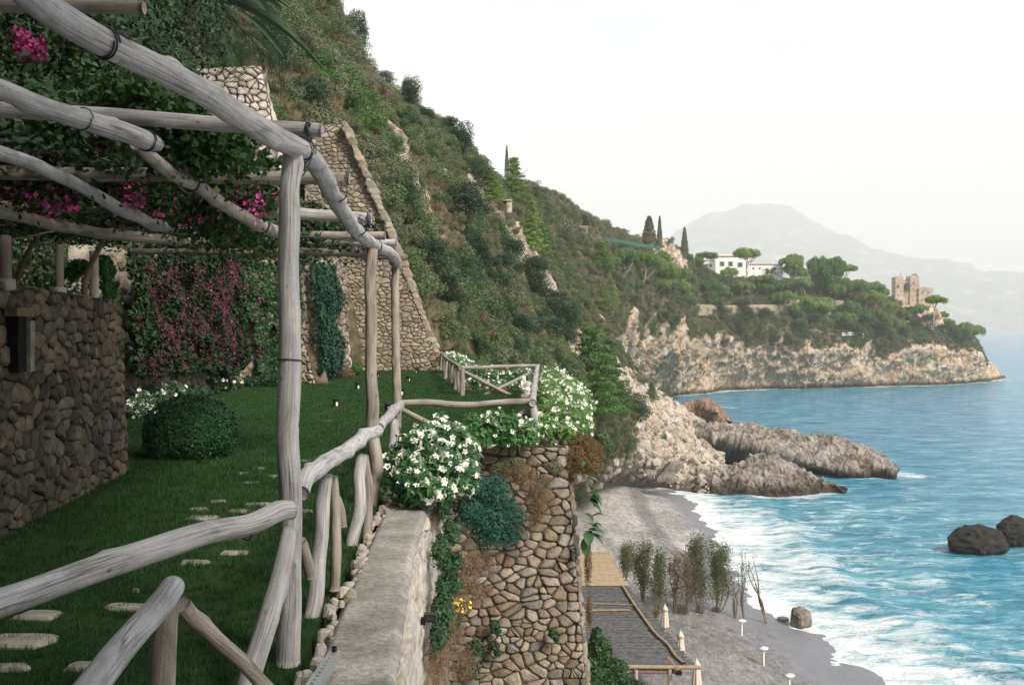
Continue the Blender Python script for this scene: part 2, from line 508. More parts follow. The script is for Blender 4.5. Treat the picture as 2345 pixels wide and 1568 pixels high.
wl = np.array([G(x, y, 0) for x, y in [(1612,930),(1680,933)]])[:, :2]
foam = np.maximum(foam, np.clip(1.1 - polydist(X, wl) / 1.6, 0, 1))
shallow = np.clip(np.exp(-ds / 70) * .9 + np.exp(-dc / 45) * .8, 0, 1)

def mat_sea():
    m, nt, b, out = new_mat('sea_water')
    p = position(nt)
    foam = attr(nt, 'foam'); sh = attr(nt, 'shallow')
    swell = noise(nt, position(nt, (.10, .22, .1)), 1.0, 5, .6, .4)
    chop = noise(nt, position(nt, (.22, .70, .3)), 1.0, 6, .7, .4)
    sw2 = math_n(nt, 'ADD', math_n(nt, 'MULTIPLY', swell, .4), math_n(nt, 'MULTIPLY', chop, .6))
    deep = ramp_out(nt, sw2, [(.38, (.010, .095, .22)), (.5, (.042, .20, .36)), (.62, (.20, .40, .54))])  # pale streaks on the waves put reflected sky into the water colour
    shal = ramp_out(nt, sw2, [(.38, (.008, .14, .22)), (.5, (.045, .27, .36)), (.62, (.24, .47, .55))])
    c = mix_n(nt, sh, deep, shal)
    fn = noise(nt, position(nt, (.30, .55, .3)), 1.0, 8, .68, .6)
    fn2 = noise(nt, position(nt, (.07, .10, .1)), 1.0, 3, .5)
    th = math_n(nt, 'ADD', foam, math_n(nt, 'MULTIPLY', math_n(nt, 'SUBTRACT', fn, .5), 2.1))
    th = math_n(nt, 'ADD', th, math_n(nt, 'MULTIPLY', math_n(nt, 'SUBTRACT', fn2, .5), .5))
    ff = ramp_out(nt, th, [(.34, (0, 0, 0)), (.62, (.5, .5, .5)), (.98, (1, 1, 1))])
    # scattered small whitecaps
    wc = noise(nt, position(nt, (.10, .30, .1)), 1.6, 6, .7, .5)
    wcr = ramp_out(nt, wc, [(.66, (0, 0, 0)), (.74, (.55, .55, .55))])
    ff = mix_n(nt, 1.0, ff, wcr, 'LIGHTEN')
    c2 = mix_n(nt, ff, c, (.80, .82, .84))
    nt.links.new(c2, b.inputs['Base Color'])
    b.inputs['IOR'].default_value = 1.33
    b.inputs['Specular IOR Level'].default_value = .5
    rr = mix_n(nt, ff, (.12,) * 3, (.75,) * 3); nt.links.new(rr, b.inputs['Roughness'])
    h1 = noise(nt, position(nt, (.30, .75, .5)), 1.0, 6, .66, .3)
    h2 = noise(nt, position(nt, (1.6, 3.2, 2)), 1.0, 5, .6, .3)
    bb = bump(nt, None, h1, 1.0, 1.1)
    bb = bump(nt, None, h2, .8, .16, bb)
    bump(nt, b, fn, .5, .25, bb)
    return m
M_sea = mat_sea()
V = np.concatenate([X, wz[:, None]], 1)
Fa = grid_faces(len(dist), len(ang))[:, ::-1]
sea = obj('sea', np_mesh('sea', V, Fa, [M_sea], True, {'foam': foam, 'shallow': shallow}), kind='structure')
sea['label'] = 'turquoise sea with white surf'

# ------------------------------------------------------------------ beach
def mat_beach():
    m, nt, b, out = new_mat('beach_gravel')
    p = position(nt)
    zone = attr(nt, 'wetness')
    grain = noise(nt, p, 9.0, 6, .8)
    big = noise(nt, position(nt, (.12, .12, .1)), 1.0, 4, .6)
    peb = noise(nt, position(nt, (1, .45, 1)), 2.0, 8, .92)
    dry = ramp_out(nt, peb, [(.38, (.14, .135, .14)), (.5, (.36, .345, .345)), (.62, (.58, .56, .545))])
    dark = ramp_out(nt, peb, [(.38, (.03, .03, .034)), (.5, (.085, .084, .09)), (.62, (.17, .166, .17))])
    c = mix_n(nt, ramp_out(nt, big, [(.42, (0, 0, 0)), (.6, (1, 1, 1))]), dry, mix_n(nt, .5, dry, dark))
    c = mix_n(nt, ramp_out(nt, attr(nt, 'berm'), [(.2, (0, 0, 0)), (.8, (.62, .62, .62))]), c, dark)
    wetc = mix_n(nt, .7, dark, (.20, .205, .25))  # reflected sky put into the wet sand's colour as pale blue
    wf = ramp_out(nt, zone, [(.35, (0, 0, 0)), (.65, (1, 1, 1))])
    c = mix_n(nt, wf, c, wetc)
    nt.links.new(c, b.inputs['Base Color'])
    nt.links.new(mix_n(nt, wf, (.9,) * 3, (.28,) * 3), b.inputs['Roughness'])
    b.inputs['Specular IOR Level'].default_value = .4
    bump(nt, b, peb, .8, .12)
    return m
M_beach = mat_beach()
rows = np.concatenate([np.linspace(20, 160, 300)])
xs = np.linspace(-45, 45, 240)
YY, XX = np.meshgrid(rows, xs, indexing='ij')
Xb = np.stack([XX.ravel(), YY.ravel()], 1)
# signed distance inland from the shore line (positive to the left)
sy = shore_w[::-1, 1]; sxx = shore_w[::-1, 0]
shx = np.interp(Xb[:, 1], sy, sxx)
dsh = polydist(Xb, shore_w) * np.sign(shx - Xb[:, 0])
dsh = dsh + (fbm(np.stack([Xb[:, 0] * .22, Xb[:, 1] * .22, Xb[:, 0] * 0], 1), 4) * 5.0) * np.exp(-(dsh / 8) ** 2)
q = np.stack([Xb[:, 0] * .12, Xb[:, 1] * .12, np.zeros(len(Xb))], 1)
wob = fbm(q * .5, 3)
berm = np.array([G(x, y, .8) for x, y in [(1452,1118),(1478,1180),(1515,1235),(1560,1275),(1600,1310),(1620,1380),(1640,1440),(1700,1500),(1760,1590)]])[:, :2]
bm = polydist(Xb, berm)
bx = np.interp(Xb[:, 1], berm[::-1, 1], berm[::-1, 0])
inl = np.clip(bx - Xb[:, 0], -50, 50)
zb = np.clip(dsh * .075, -2.0, .85) + .42 / (1 + np.exp(-(inl + 1.2) / .7)) * (dsh > 0) + wob * .12 + fbm(q * 8, 3) * .05
zb += .25 / (1 + np.exp(-(inl - 7 + 3 * wob) / .6)) * (dsh > 0)
wet = np.clip(1.05 - dsh / np.where(Xb[:, 1] < 95, 9.0, 5.0), 0, 1) 
bermc = np.exp(-((bm) / 1.3) ** 2) + np.exp(-((inl - 7 + 3 * wob) / 1.2) ** 2) * .7
bermc = np.maximum(bermc, np.clip((96 - Xb[:, 1]) / 8, 0, 1) * .9)
V = np.concatenate([Xb, zb[:, None]], 1)
beach = obj('beach', np_mesh('beach', V, grid_faces(len(rows), len(xs))[:, ::-1], [M_beach], True, {'wetness': wet, 'berm': np.clip(bermc, 0, 1)}), kind='structure')
beach['label'] = 'grey pebble beach with wet sand at the surf'
T_beach = BVHTree.FromPolygons([Vector(v) for v in V.tolist()], grid_faces(len(rows), len(xs)).tolist())
def beach_at(px, py):
    o = Vector((0, 0, EYE)); d = (P(px, py, 100) - o).normalized()
    return T_beach.ray_cast(o, d, 2000)[0]

# ------------------------------------------------------------------ far mountains
def mountains():
    prof = [(1180,745),(1300,700),(1400,650),(1470,600),(1540,545),(1600,505),(1650,492),(1700,478),(1750,475),(1800,486),(1840,505),(1900,530),(1960,562),(2010,580),(2070,600),(2130,598),(2175,608),(2190,628),(2240,632),(2300,628),(2344,640),(2450,655),(2600,665),(2900,690),(3300,735)]
    D = 8200
    px = np.array([p[0] for p in prof], float); py = np.array([p[1] for p in prof], float)
    nu, nv = 420, 90
    u = np.linspace(px[0], px[-1], nu); ph = np.interp(u, px, HY - py)
    h = ph / F * D
    t = np.linspace(-1, 1, nv)                  # front foot .. crest .. back foot
    base = 1 - np.abs(t) ** 1.15
    U, Tt = np.meshgrid(u, t, indexing='ij')
    x = (U - CX) / F * D; y = D + Tt * 1900
    q = np.stack([x.ravel(), y.ravel(), np.zeros(x.size)], 1) / 1300
    rg = fbm(q, 6, True).reshape(x.shape); rg2 = fbm(q * 4 + 7, 4, True).reshape(x.shape)
    z = h[:, None] * base[None] + (rg * 200 + rg2 * 95) * np.minimum(base * 3, 1)[None] * (h[:, None] > 15) - 15
    V = np.stack([x, y, z], -1).reshape(-1, 3)
    m, nt, b, o = new_mat('mountain_rock')
    n = noise(nt, position(nt, (1, 1, 2)), .008, 8, .75)
    nt.links.new(ramp_out(nt, n, [(.40, (.08, .09, .07)), (.55, (.16, .15, .12)), (.64, (.46, .42, .37)), (.85, (.6, .56, .5))]), b.inputs['Base Color'])
    b.inputs['Roughness'].default_value = 1
    fa = grid_faces(nu, nv)
    o = obj('mountains', np_mesh('mountains', V, fa, [m], True), kind='structure')
    o['label'] = 'pale hazy mountains across the bay'
mountains()

# ------------------------------------------------------------------ sea haze
def haze():
    x0, x1, y0, y1, z0, z1 = -900, 8500, -30, 12500, -4.0, 1350
    vs = [(x, y, z) for x in (x0, x1) for y in (y0, y1) for z in (z0, z1)]
    fs = [(0, 1, 3, 2), (4, 6, 7, 5), (0, 4, 5, 1), (2, 3, 7, 6), (0, 2, 6, 4), (1, 5, 7, 3)]
    m = bpy.data.materials.new('haze'); m.use_nodes = True
    nt = m.node_tree; nt.nodes.clear()
    out = nt.nodes.new('ShaderNodeOutputMaterial'); v = nt.nodes.new('ShaderNodeVolumePrincipled')
    v.inputs['Color'].default_value = (1.0, .985, .96, 1)
    v.inputs['Density'].default_value = .00021
    v.inputs['Anisotropy'].default_value = 0.0
    nt.links.new(v.outputs[0], out.inputs['Volume'])
    obj('haze', pymesh('haze', vs, fs, m), kind='stuff')
haze()
# ================================================================== PLANTS
def unit(n, g=None):
    g = g or rng
    v = g.normal(size=(n, 3)); return v / np.linalg.norm(v, axis=1)[:, None]

def leaves_np(C, Nn, size, aspect=.5, g=None, bend=0):
    """one diamond leaf at each point, facing Nn"""
    g = g or rng
    n = len(C)
    t = np.cross(Nn, unit(n, g)); t /= np.maximum(np.linalg.norm(t, axis=1)[:, None], 1e-6)
    b = np.cross(Nn, t)
    s = np.asarray(size).reshape(-1, 1) * np.ones((n, 1))
    V = np.stack([C - t * s, C + b * s * aspect + t * s * .1, C + t * s, C - b * s * aspect + t * s * .1], 1).reshape(-1, 3)
    return V, np.arange(4 * n).reshape(n, 4)

def blob_pts(blobs, n, g=None, shell=.35, up=.15, gap=.0, gs=2.0, rough=.22):
    """points near the surfaces of ellipsoids (cx,cy,cz,rx,ry,rz)"""
    g = g or rng
    B = np.array(blobs, float)
    w = (B[:, 3] * B[:, 4] + B[:, 4] * B[:, 5] + B[:, 3] * B[:, 5]); w /= w.sum()
    k = g.choice(len(B), size=n, p=w)
    d = unit(n, g); d[:, 2] += up; d /= np.linalg.norm(d, axis=1)[:, None]
    r = 1 - shell * g.random(n) ** 1.6
    r *= 1 + rough * (perlin(d * 2.3 + k[:, None] * 3.1) + (rough > .3) * perlin(d * 5 + k[:, None]))
    C = B[k, :3] + d * B[k, 3:] * r[:, None]
    nn = d + .75 * unit(n, g); nn /= np.linalg.norm(nn, axis=1)[:, None]
    if gap > 0:
        keep = perlin(C * gs / np.mean(B[:, 3:]) + 7) > -1 + gap
        C, nn = C[keep], nn[keep]
    return C, nn

def leaf_obj(name, blobs, n, size, mat, parent=None, aspect=.5, seed=0, shell=.35, up=.15, gap=.75, gs=2.0, **k):
    g = np.random.default_rng(seed)
    C, nn = blob_pts(blobs, n, g, shell, up, gap, gs)
    V, Fa = leaves_np(C, nn, size * (.6 + .8 * g.random(len(C))), aspect, g)
    return obj(name, np_mesh(name, V, Fa, [mat]), parent, **k)

GREEN_DARK = [(.008, .026, .015), (.015, .044, .022), (.024, .062, .028), (.05, .095, .042)]
M_oak = mat_leaf('oak_leaves', GREEN_DARK, trans=.15)
M_scrub = mat_leaf('scrub_leaves', [(.028, .058, .026), (.050, .092, .038), (.090, .135, .055), (.16, .185, .085)], trans=.15)
M_scrub2 = mat_leaf('olive_scrub', [(.065, .09, .05), (.10, .12, .068), (.145, .155, .09), (.19, .18, .105)], trans=.15)
M_dry = mat_leaf('dry_grass', [(.13, .11, .065), (.21, .175, .11), (.29, .24, .155), (.34, .29, .20)], rough=.9, trans=.2)
M_redbush = mat_leaf('rusty_scrub', [(.09, .065, .04), (.14, .095, .06), (.18, .13, .08), (.11, .10, .06)], rough=.9, trans=.15)
M_pine = mat_leaf('pine_needles', [(.065, .125, .030), (.10, .18, .038), (.15, .24, .052), (.22, .31, .075)], trans=.25)
M_pine2 = mat_leaf('aleppo_needles', [(.022, .070, .018), (.042, .115, .026), (.075, .165, .034), (.13, .23, .048)], trans=.2)
M_cyp = mat_leaf('cypress_scales', [(.030, .042, .018), (.045, .060, .026), (.065, .080, .036), (.10, .105, .055)], trans=.05)
M_hedge = mat_leaf('hedge_leaves', [(.010, .035, .015), (.018, .055, .022), (.025, .07, .028)], trans=.1)
M_box = mat_leaf('box_leaves', [(.010, .045, .018), (.018, .068, .026), (.028, .09, .034)], trans=.1)
M_lilyleaf = mat_leaf('glossy_leaves', [(.012, .060, .016), (.022, .095, .022), (.045, .14, .030), (.10, .20, .05)], rough=.38, trans=.25, spec=.45)
M_teal = mat_leaf('spurge_leaves', [(.008, .042, .034), (.013, .062, .048), (.022, .090, .066)], rough=.5, trans=.12)
M_ivy = mat_leaf('ivy_leaves', [(.008, .03, .015), (.018, .055, .022), (.03, .08, .03), (.055, .11, .04)], rough=.45, trans=.15, spec=.35)
M_boug = mat_leaf('shaded_boug_leaves', [(.006, .020, .008), (.012, .034, .012), (.018, .044, .014), (.030, .062, .02)], trans=.06)  # pergola shade put into the leaf colour by darkening it
M_mag = mat_leaf('magenta_bracts', [(.42, .03, .17), (.58, .05, .27), (.85, .18, .55), (.6, .06, .25)], trans=.3)
M_white = mat_leaf('white_petals', [(.80, .78, .68), (.86, .85, .78), (.88, .87, .84)], rough=.6, trans=.3)
M_yellow = mat_leaf('yellow_petals', [(.7, .5, .02), (.8, .6, .05)], trans=.2)
M_tam = mat_leaf('tamarisk_sprays', [(.045, .075, .032), (.075, .105, .042), (.12, .125, .055), (.08, .10, .05)], trans=.2)
M_palm = mat_leaf('palm_leaves', [(.015, .045, .022), (.03, .07, .035), (.05, .10, .05)], trans=.2)
M_yellowgreen = mat_leaf('yellow_green_leaves', [(.10, .13, .02), (.18, .20, .03), (.26, .24, .04)], trans=.25)
M_bark = mat_basic('bark', [(.3, (.10, .075, .055)), (.7, (.24, .19, .15))], 7, .95, .8, .02)
M_barkpale = mat_basic('pale_bark', [(.3, (.25, .21, .17)), (.7, (.42, .37, .31))], 7, .95, .6, .02)

def tube(pts, rad, n=8, caps=True):
    """tapered tube through points -> V, faces(list)"""
    pts = np.asarray(pts, float); m = len(pts)
    rad = np.asarray(rad, float)
    T = np.gradient(pts, axis=0); T /= np.maximum(np.linalg.norm(T, axis=1)[:, None], 1e-9)
    ref = np.array([0, 0, 1.0]) if abs(T[0, 2]) < .9 else np.array([1.0, 0, 0])
    u = np.cross(T[0], ref); u /= np.linalg.norm(u)
    V = []
    for i in range(m):
        u = u - T[i] * (u @ T[i]); u /= np.linalg.norm(u)
        w = np.cross(T[i], u)
        a = np.linspace(0, 2 * np.pi, n, endpoint=False)
        V.append(pts[i] + rad[i] * (np.cos(a)[:, None] * u + np.sin(a)[:, None] * w))
    V = np.concatenate(V)
    f = grid_faces(m, n, True)
    return V, f

def join(parts):
    Vs, Fs, o = [], [], 0
    for V, f in parts:
        Vs.append(V); Fs.append(f + o); o += len(V)
    return np.concatenate(Vs), np.concatenate(Fs)

def tree_root(name, base, label, cat, group):
    return empty(name, base, label, cat, group)

def trunk_mesh(name, h, lean, r, limbs, mat, parent, g, forkz=.55):
    """tapered trunk plus limbs to given points"""
    top = np.array([lean[0], lean[1], h])
    mid = top * .5 + np.array([g.normal() * .04 * h, g.normal() * .04 * h, 0])
    pts = resample([[0, 0, -.3], mid * .5, mid, top], 9)
    parts = [tube(pts, np.linspace(r, r * .5, 9), 8)]
    for L in limbs:
        s = pts[min(8, int(8 * (forkz + (1 - forkz) * g.random())))]
        L = np.array(L, float)
        c = (s + L) / 2 + np.array([0, 0, -.06 * h])
        parts.append(tube(resample([s, c, L], 6), np.linspace(r * .42, r * .12, 6), 6))
    V, f = join(parts)
    return obj(name, np_mesh(name, V, f, [mat], True), parent)

def put(o, base):
    o.location = base; return o

# --- cached plant meshes, reused between trees of one kind
PROTO = {}
def crown_mesh(kind, v):
    key = (kind, v)
    if key in PROTO: return PROTO[key]
    g = np.random.default_rng(hash(kind) % 1000 + v * 17 if False else sum(map(ord, kind)) + v * 17)
    if kind == 'round':          # holm oak, carob, about 1 m radius, height 2
        bl = []
        for k in range(17):
            a = g.random() * 6.28; rr = .62 * math.sqrt(g.random()); z = .45 + 1.1 * g.random()
            rr *= 1 - .45 * abs(z - .9)
            s = .26 + .20 * g.random(); bl.append((rr * math.cos(a), rr * math.sin(a), z, s, s, s * .85))
        n, sz, asp, mat = 5200, .034, .55, M_oak
        C, nn = blob_pts(bl, n, g, .45, .2, .75, 2.6)
    elif kind == 'scrub':        # low wide bush
        bl = []
        for k in range(9):
            a = g.random() * 6.28; rr = .65 * math.sqrt(g.random())
            s = .24 + .22 * g.random(); bl.append((rr * math.cos(a), rr * math.sin(a), .12 + .38 * g.random(), s, s, s * .9))
        n, sz, asp, mat = 2600, .038, .5, M_scrub
        C, nn = blob_pts(bl, n, g, .5, .3, .7, 2.2)
    elif kind == 'tuft':         # dry grass tussock
        n = 260; a = g.random(n) * 6.28; r = .5 * np.sqrt(g.random(n)); 
        C0 = np.stack([r * np.cos(a), r * np.sin(a), np.zeros(n)], 1)
        ln = .35 + .5 * g.random(n)
        d = np.stack([np.cos(a) * .5 + g.normal(size=n) * .25, np.sin(a) * .5 + g.normal(size=n) * .25, np.ones(n)], 1); d /= np.linalg.norm(d, axis=1)[:, None]
        sd = np.cross(d, unit(n, g)); sd /= np.linalg.norm(sd, axis=1)[:, None]
        V = np.stack([C0 - sd * .02, C0 + sd * .02, C0 + d * ln[:, None] + sd * .004, C0 + d * ln[:, None] - sd * .004], 1).reshape(-1, 3)
        me = np_mesh('tuft', V, np.arange(4 * n).reshape(n, 4), [M_dry]); PROTO[key] = me; return me
    elif kind == 'conifer':      # aleppo pine, 1 m tall unit, layered boughs
        bl = []
        for k in range(62):
            z = .10 + .88 * (k / 62) ** .9
            R0 = .38 * (1.02 - z) ** .75 * (.75 + .5 * g.random()) + .015
            a = k * 2.4 + g.random() * .5
            s = .045 + .055 * (1 - z) + .02 * g.random()
            bl.append((R0 * math.cos(a), R0 * math.sin(a), z + .02 * g.normal(), s * 1.25, s * 1.25, s * .36))
            bl.append((R0 * .5 * math.cos(a + .4), R0 * .5 * math.sin(a + .4), z + .01, s * 1.1, s * 1.1, s * .36))
        n, sz, asp, mat = 15000, .016, .42, M_pine2
        C, nn = blob_pts(bl, n, g, .35, .35, .7, 2.0)
    elif kind == 'umbrella':     # flat pads, unit crown radius 1, thickness .5
        bl = []
        for k in range(15):
            a = g.random() * 6.28; rr = .78 * math.sqrt(g.random())
            s = .22 + .15 * g.random()
            bl.append((rr * math.cos(a), rr * math.sin(a), .28 - .28 * rr * rr + .12 * g.random(), s * 1.15, s * 1.15, s * .62))
        n, sz, asp, mat = 5200, .050, .42, M_pine
        C, nn = blob_pts(bl, n, g, .6, .25, .7, 2.0)
    elif kind == 'cypress':      # unit height
        n = 5000; z = .03 + .97 * g.random(n) ** .85
        R0 = .105 * np.minimum(1, z * 9 + .45) * (1.03 - z) ** .55
        a = g.random(n) * 6.28
        R0 = R0 * (1 + .35 * perlin(np.stack([np.cos(a) * 1.6, np.sin(a) * 1.6, z * 11], 1)))
        C = np.stack([R0 * np.cos(a), R0 * np.sin(a), z], 1)
        nn = np.stack([np.cos(a), np.sin(a), .5 * np.ones(n)], 1) + .6 * unit(n, g); nn /= np.linalg.norm(nn, axis=1)[:, None]
        sz, asp, mat = .014, .45, M_cyp
    V, Fa = leaves_np(C, nn, sz * (.6 + .8 * g.random(len(C))), asp, g)
    me = np_mesh(kind + '_crown', V, Fa, [mat]); PROTO[key] = me
    return me

def variant(me, mat):
    key = (me.name, mat.name)
    if key in PROTO: return PROTO[key]
    m2 = me.copy(); m2.materials.clear(); m2.materials.append(mat); PROTO[key] = m2; return m2

def broad_tree(base, h, w, label, group=None, mat=None, name='oak_tree', cat='tree', v=None, trunk_h=.22):
    g = random.Random(int(base[0] * 13 + base[1] * 7))
    t = tree_root(name, base, label, cat, group)
    me = crown_mesh('round', g.randrange(4) if v is None else v)
    if mat: me = variant(me, mat)
    th = h * trunk_h
    c = obj('crown', me, t); c.location = (0, 0, th * .8 - .15 * (h - th) * .5)
    c.scale = (w / 1.5, w / 1.5, (h - th * .5) / 1.6); c.rotation_euler = (0, 0, g.random() * 6)
    gg = np.random.default_rng(g.randrange(999))
    trunk_mesh('trunk', h * .6, (gg.normal() * .06 * h, gg.normal() * .06 * h), max(.05, h * .03), [(gg.normal() * w * .2, gg.normal() * w * .2, h * (.5 + .3 * gg.random())) for k in range(5)], M_bark, t, gg, .3)
    return t

def shrub_obj(base, r, h, label, group, mat=None, name='shrub', rot=None):
    g = random.Random(int(base[0] * 31 + base[1] * 17 + base[2] * 5))
    me = crown_mesh('scrub', g.randrange(5))
    if mat: me = variant(me, mat)
    o = obj(name, me, label=label, cat='shrub', group=group)
    o.location = base; o.scale = (r, r, h); o.rotation_euler = (g.uniform(-.2, .2), g.uniform(-.2, .2), g.random() * 6.28)
    return o

def conifer(base, h, w, label, group=None, mat=None, v=0, name='aleppo_pine'):
    t = tree_root(name, base, label, 'pine tree', group)
    me = crown_mesh('conifer', v)
    if mat: me = variant(me, mat)
    c = obj('crown', me, t); c.scale = (w / .72, w / .72, h); c.rotation_euler = (0, 0, v * 1.3)
    gg = np.random.default_rng(v)
    trunk_mesh('trunk', h * .93, (0, 0), h * .02, [(gg.normal() * w * .25, gg.normal() * w * .25, h * (.25 + .6 * gg.random())) for k in range(9)], M_bark, t, gg, .15)
    return t

def umbrella_pine(base, top, w, th, label, group=None, mat=None, pads=1, v=0, name='umbrella_pine'):
    """trunk from base leaning to top; crown w wide and th thick round the top"""
    base = Vector(base); top = Vector(top)
    t = tree_root(name, base, label, 'pine tree', group)
    rel = top - base
    gg = np.random.default_rng(v + 5)
    me = crown_mesh('umbrella', v % 4)
    if mat: me = variant(me, mat)
    limbs = []
    for k in range(pads):
        if pads == 1: off = Vector((0, 0, 0)); s = 1
        else:
            a = k * 6.28 / pads + gg.random(); off = Vector((math.cos(a) * w * .28, math.sin(a) * w * .22, (gg.random() - .5) * th * .9)); s = .55 + .18 * gg.random()
        c = obj('crown', variant(crown_mesh('umbrella', (v + k) % 4), mat) if mat else crown_mesh('umbrella', (v + k) % 4), t)
        c.location = rel + off - Vector((0, 0, th * .45)); c.scale = (w / 2 * s, w / 2 * s, th / .46 * s); c.rotation_euler = (0, 0, gg.random() * 6)
        for j in range(3 if pads > 1 else 5):
            limbs.append(rel + off + Vector((gg.normal() * w * .16 * s, gg.normal() * w * .16 * s, -th * .25)))
    H = rel.z - th * .3
    trunk_mesh('trunk', H, (rel.x, rel.y), max(.10, rel.z * .028), limbs, M_barkpale, t, gg, .62)
    return t

def cypress(base, h, w, label, v=0, group=None):
    t = tree_root('cypress', base, label, 'cypress', group)
    c = obj('crown', crown_mesh('cypress', v), t); c.scale = (w / .21, w / .21, h)
    gg = np.random.default_rng(v)
    trunk_mesh('trunk', h * .8, (0, 0), w * .07, [], M_bark, t, gg)
    return t

# ---------------- scattered ground cover (nobody could count it)
def gn_scatter(name, pts, rots, scl, protos, label):
    """points with rotation and scale carry small instances; protos = one unlinked object"""
    obs = []
    for me in protos:
        po = bpy.data.objects.new(name + '_source', me); obs.append(po)
    k = len(obs); sel = rng.integers(0, k, len(pts))
    for i, po in enumerate(obs):
        m = sel == i
        if not m.any(): continue
        me = bpy.data.meshes.new(name)
        me.vertices.add(int(m.sum())); me.vertices.foreach_set('co', np.asarray(pts[m], np.float32).ravel())
        a = me.attributes.new('rot', 'FLOAT_VECTOR', 'POINT'); a.data.foreach_set('vector', np.asarray(rots[m], np.float32).ravel())
        a = me.attributes.new('scl', 'FLOAT_VECTOR', 'POINT'); a.data.foreach_set('vector', np.asarray(scl[m], np.float32).ravel())
        ng = bpy.data.node_groups.new(name, 'GeometryNodeTree')
        ng.interface.new_socket('Geometry', in_out='INPUT', socket_type='NodeSocketGeometry')
        ng.interface.new_socket('Geometry', in_out='OUTPUT', socket_type='NodeSocketGeometry')
        gi = ng.nodes.new('NodeGroupInput'); go = ng.nodes.new('NodeGroupOutput')
        ip = ng.nodes.new('GeometryNodeInstanceOnPoints'); oi = ng.nodes.new('GeometryNodeObjectInfo')
        oi.inputs['Object'].default_value = po; oi.inputs['As Instance'].default_value = True
        ar = ng.nodes.new('GeometryNodeInputNamedAttribute'); ar.data_type = 'FLOAT_VECTOR'; ar.inputs['Name'].default_value = 'rot'
        as_ = ng.nodes.new('GeometryNodeInputNamedAttribute'); as_.data_type = 'FLOAT_VECTOR'; as_.inputs['Name'].default_value = 'scl'
        l = ng.links.new
        l(gi.outputs[0], ip.inputs['Points']); l(oi.outputs['Geometry'], ip.inputs['Instance'])
        l(ar.outputs[0], ip.inputs['Rotation']); l(as_.outputs[0], ip.inputs['Scale']); l(ip.outputs[0], go.inputs[0])
        o = obj(name, me, kind='stuff', label=label)
        md = o.modifiers.new('scatter', 'NODES'); md.node_group = ng

def on_terrain(V, nu, nv, n, weight, g):
    """random points on a grid terrain, density by weight per vertex (per area)"""
    Fq = grid_faces(nu, nv)
    a, b, c, d = V[Fq[:, 0]], V[Fq[:, 1]], V[Fq[:, 2]], V[Fq[:, 3]]
    ar = np.linalg.norm(np.cross(c - a, d - b), axis=1) * .5
    w = ar * weight[Fq].mean(1); w = np.maximum(w, 0); w /= w.sum()
    k = g.choice(len(Fq), size=n, p=w)
    s, t = g.random((n, 1)), g.random((n, 1))
    return a[k] * (1 - s) * (1 - t) + b[k] * s * (1 - t) + c[k] * s * t + d[k] * (1 - s) * t

def in_view(C, m=.12):
    """only where the place is near the part of the world the picture shows"""
    px = C[:, 0] / C[:, 1] * F + CX; py = HY - (C[:, 2] - EYE) / C[:, 1] * F
    return (px > -2344 * m) & (px < 2344 * (1 + m)) & (py > -1568 * m) & (py < 1568 * (1 + m)) & (C[:, 1] > 5)

def pxof(C):
    return C[:, 0] / C[:, 1] * F + CX, HY - (C[:, 2] - EYE) / C[:, 1] * F

g = np.random.default_rng(21)
M_freshscrub = mat_leaf('fresh_scrub_leaves', [(.03, .085, .022), (.055, .13, .03), (.09, .17, .04)], trans=.2)
M_headscrub = mat_leaf('headland_scrub_leaves', [(.03, .07, .035), (.055, .11, .045), (.095, .155, .06), (.17, .21, .10)], trans=.2)
# near hill: denser where no rock, patchy by noise
patch = fbm(V_near * .10 + 3, 3)
w = np.clip(1.1 - R_near * 1.9, 0, 1) * np.clip(.62 + patch * 2.6, .0, 1) * (V_near[:, 2] > 2.0)
def scatter_on(name, V, nu, nv, w, n, lo, hi, protos, label, hs=(.7, 1.2), power=2.0, inview=True, test=None):
    C = on_terrain(V, nu, nv, n, w, g)
    if inview: C = C[in_view(C)]
    if test is not None: C = C[test(C)]
    k = len(C)
    s = lo + (hi - lo) * g.random(k) ** power
    rot = np.stack([g.normal(size=k) * .15, g.normal(size=k) * .15, g.random(k) * 6.28], 1)
    sc = np.stack([s, s, s * (hs[0] + (hs[1] - hs[0]) * g.random(k))], 1)
    gn_scatter(name, C, rot, sc, protos, label)
garden = lambda C: ~((C[:, 1] < 43) & (C[:, 0] > -9.2) & (C[:, 2] > 18) & (C[:, 2] < 33)) & ~((C[:, 1] < 20) & (C[:, 0] > -9.5))
sc_g = [crown_mesh('scrub', i) for i in range(4)]
scatter_on('green_scrub', V_near, 300, 230, w, 10500, .4, 1.7, sc_g, 'dense green scrub over the slope', (.8, 1.4), 3.0, test=garden)
scatter_on('fresh_scrub', V_near, 300, 230, w * np.clip(.2 + perlin(V_near * .07 + 60) * 2.5, 0, 1), 2600, .4, 1.6, [variant(m, M_freshscrub) for m in sc_g[:2]], 'fresher green bushes in patches on the slope', (.7, 1.2), 3.0, test=garden)
w2 = np.clip(1.0 - R_near * 1.2, 0, 1) * (V_near[:, 2] > 2.0)
scatter_on('olive_scrub', V_near, 300, 230, w2 * np.clip(.55 - patch * 2, 0, 1), 9000, .35, 1.7, [variant(m, M_scrub2) for m in sc_g[:2]], 'grey green low scrub between the darker bushes', test=garden)
scatter_on('rusty_scrub', V_near, 300, 230, w2 * np.clip(.15 + perlin(V_near * .16 + 40) * 1.6, 0, 1), 1300, .4, 1.2, [variant(m, M_redbush) for m in sc_g[2:4]], 'rust brown dead scrub on the slope', test=garden)
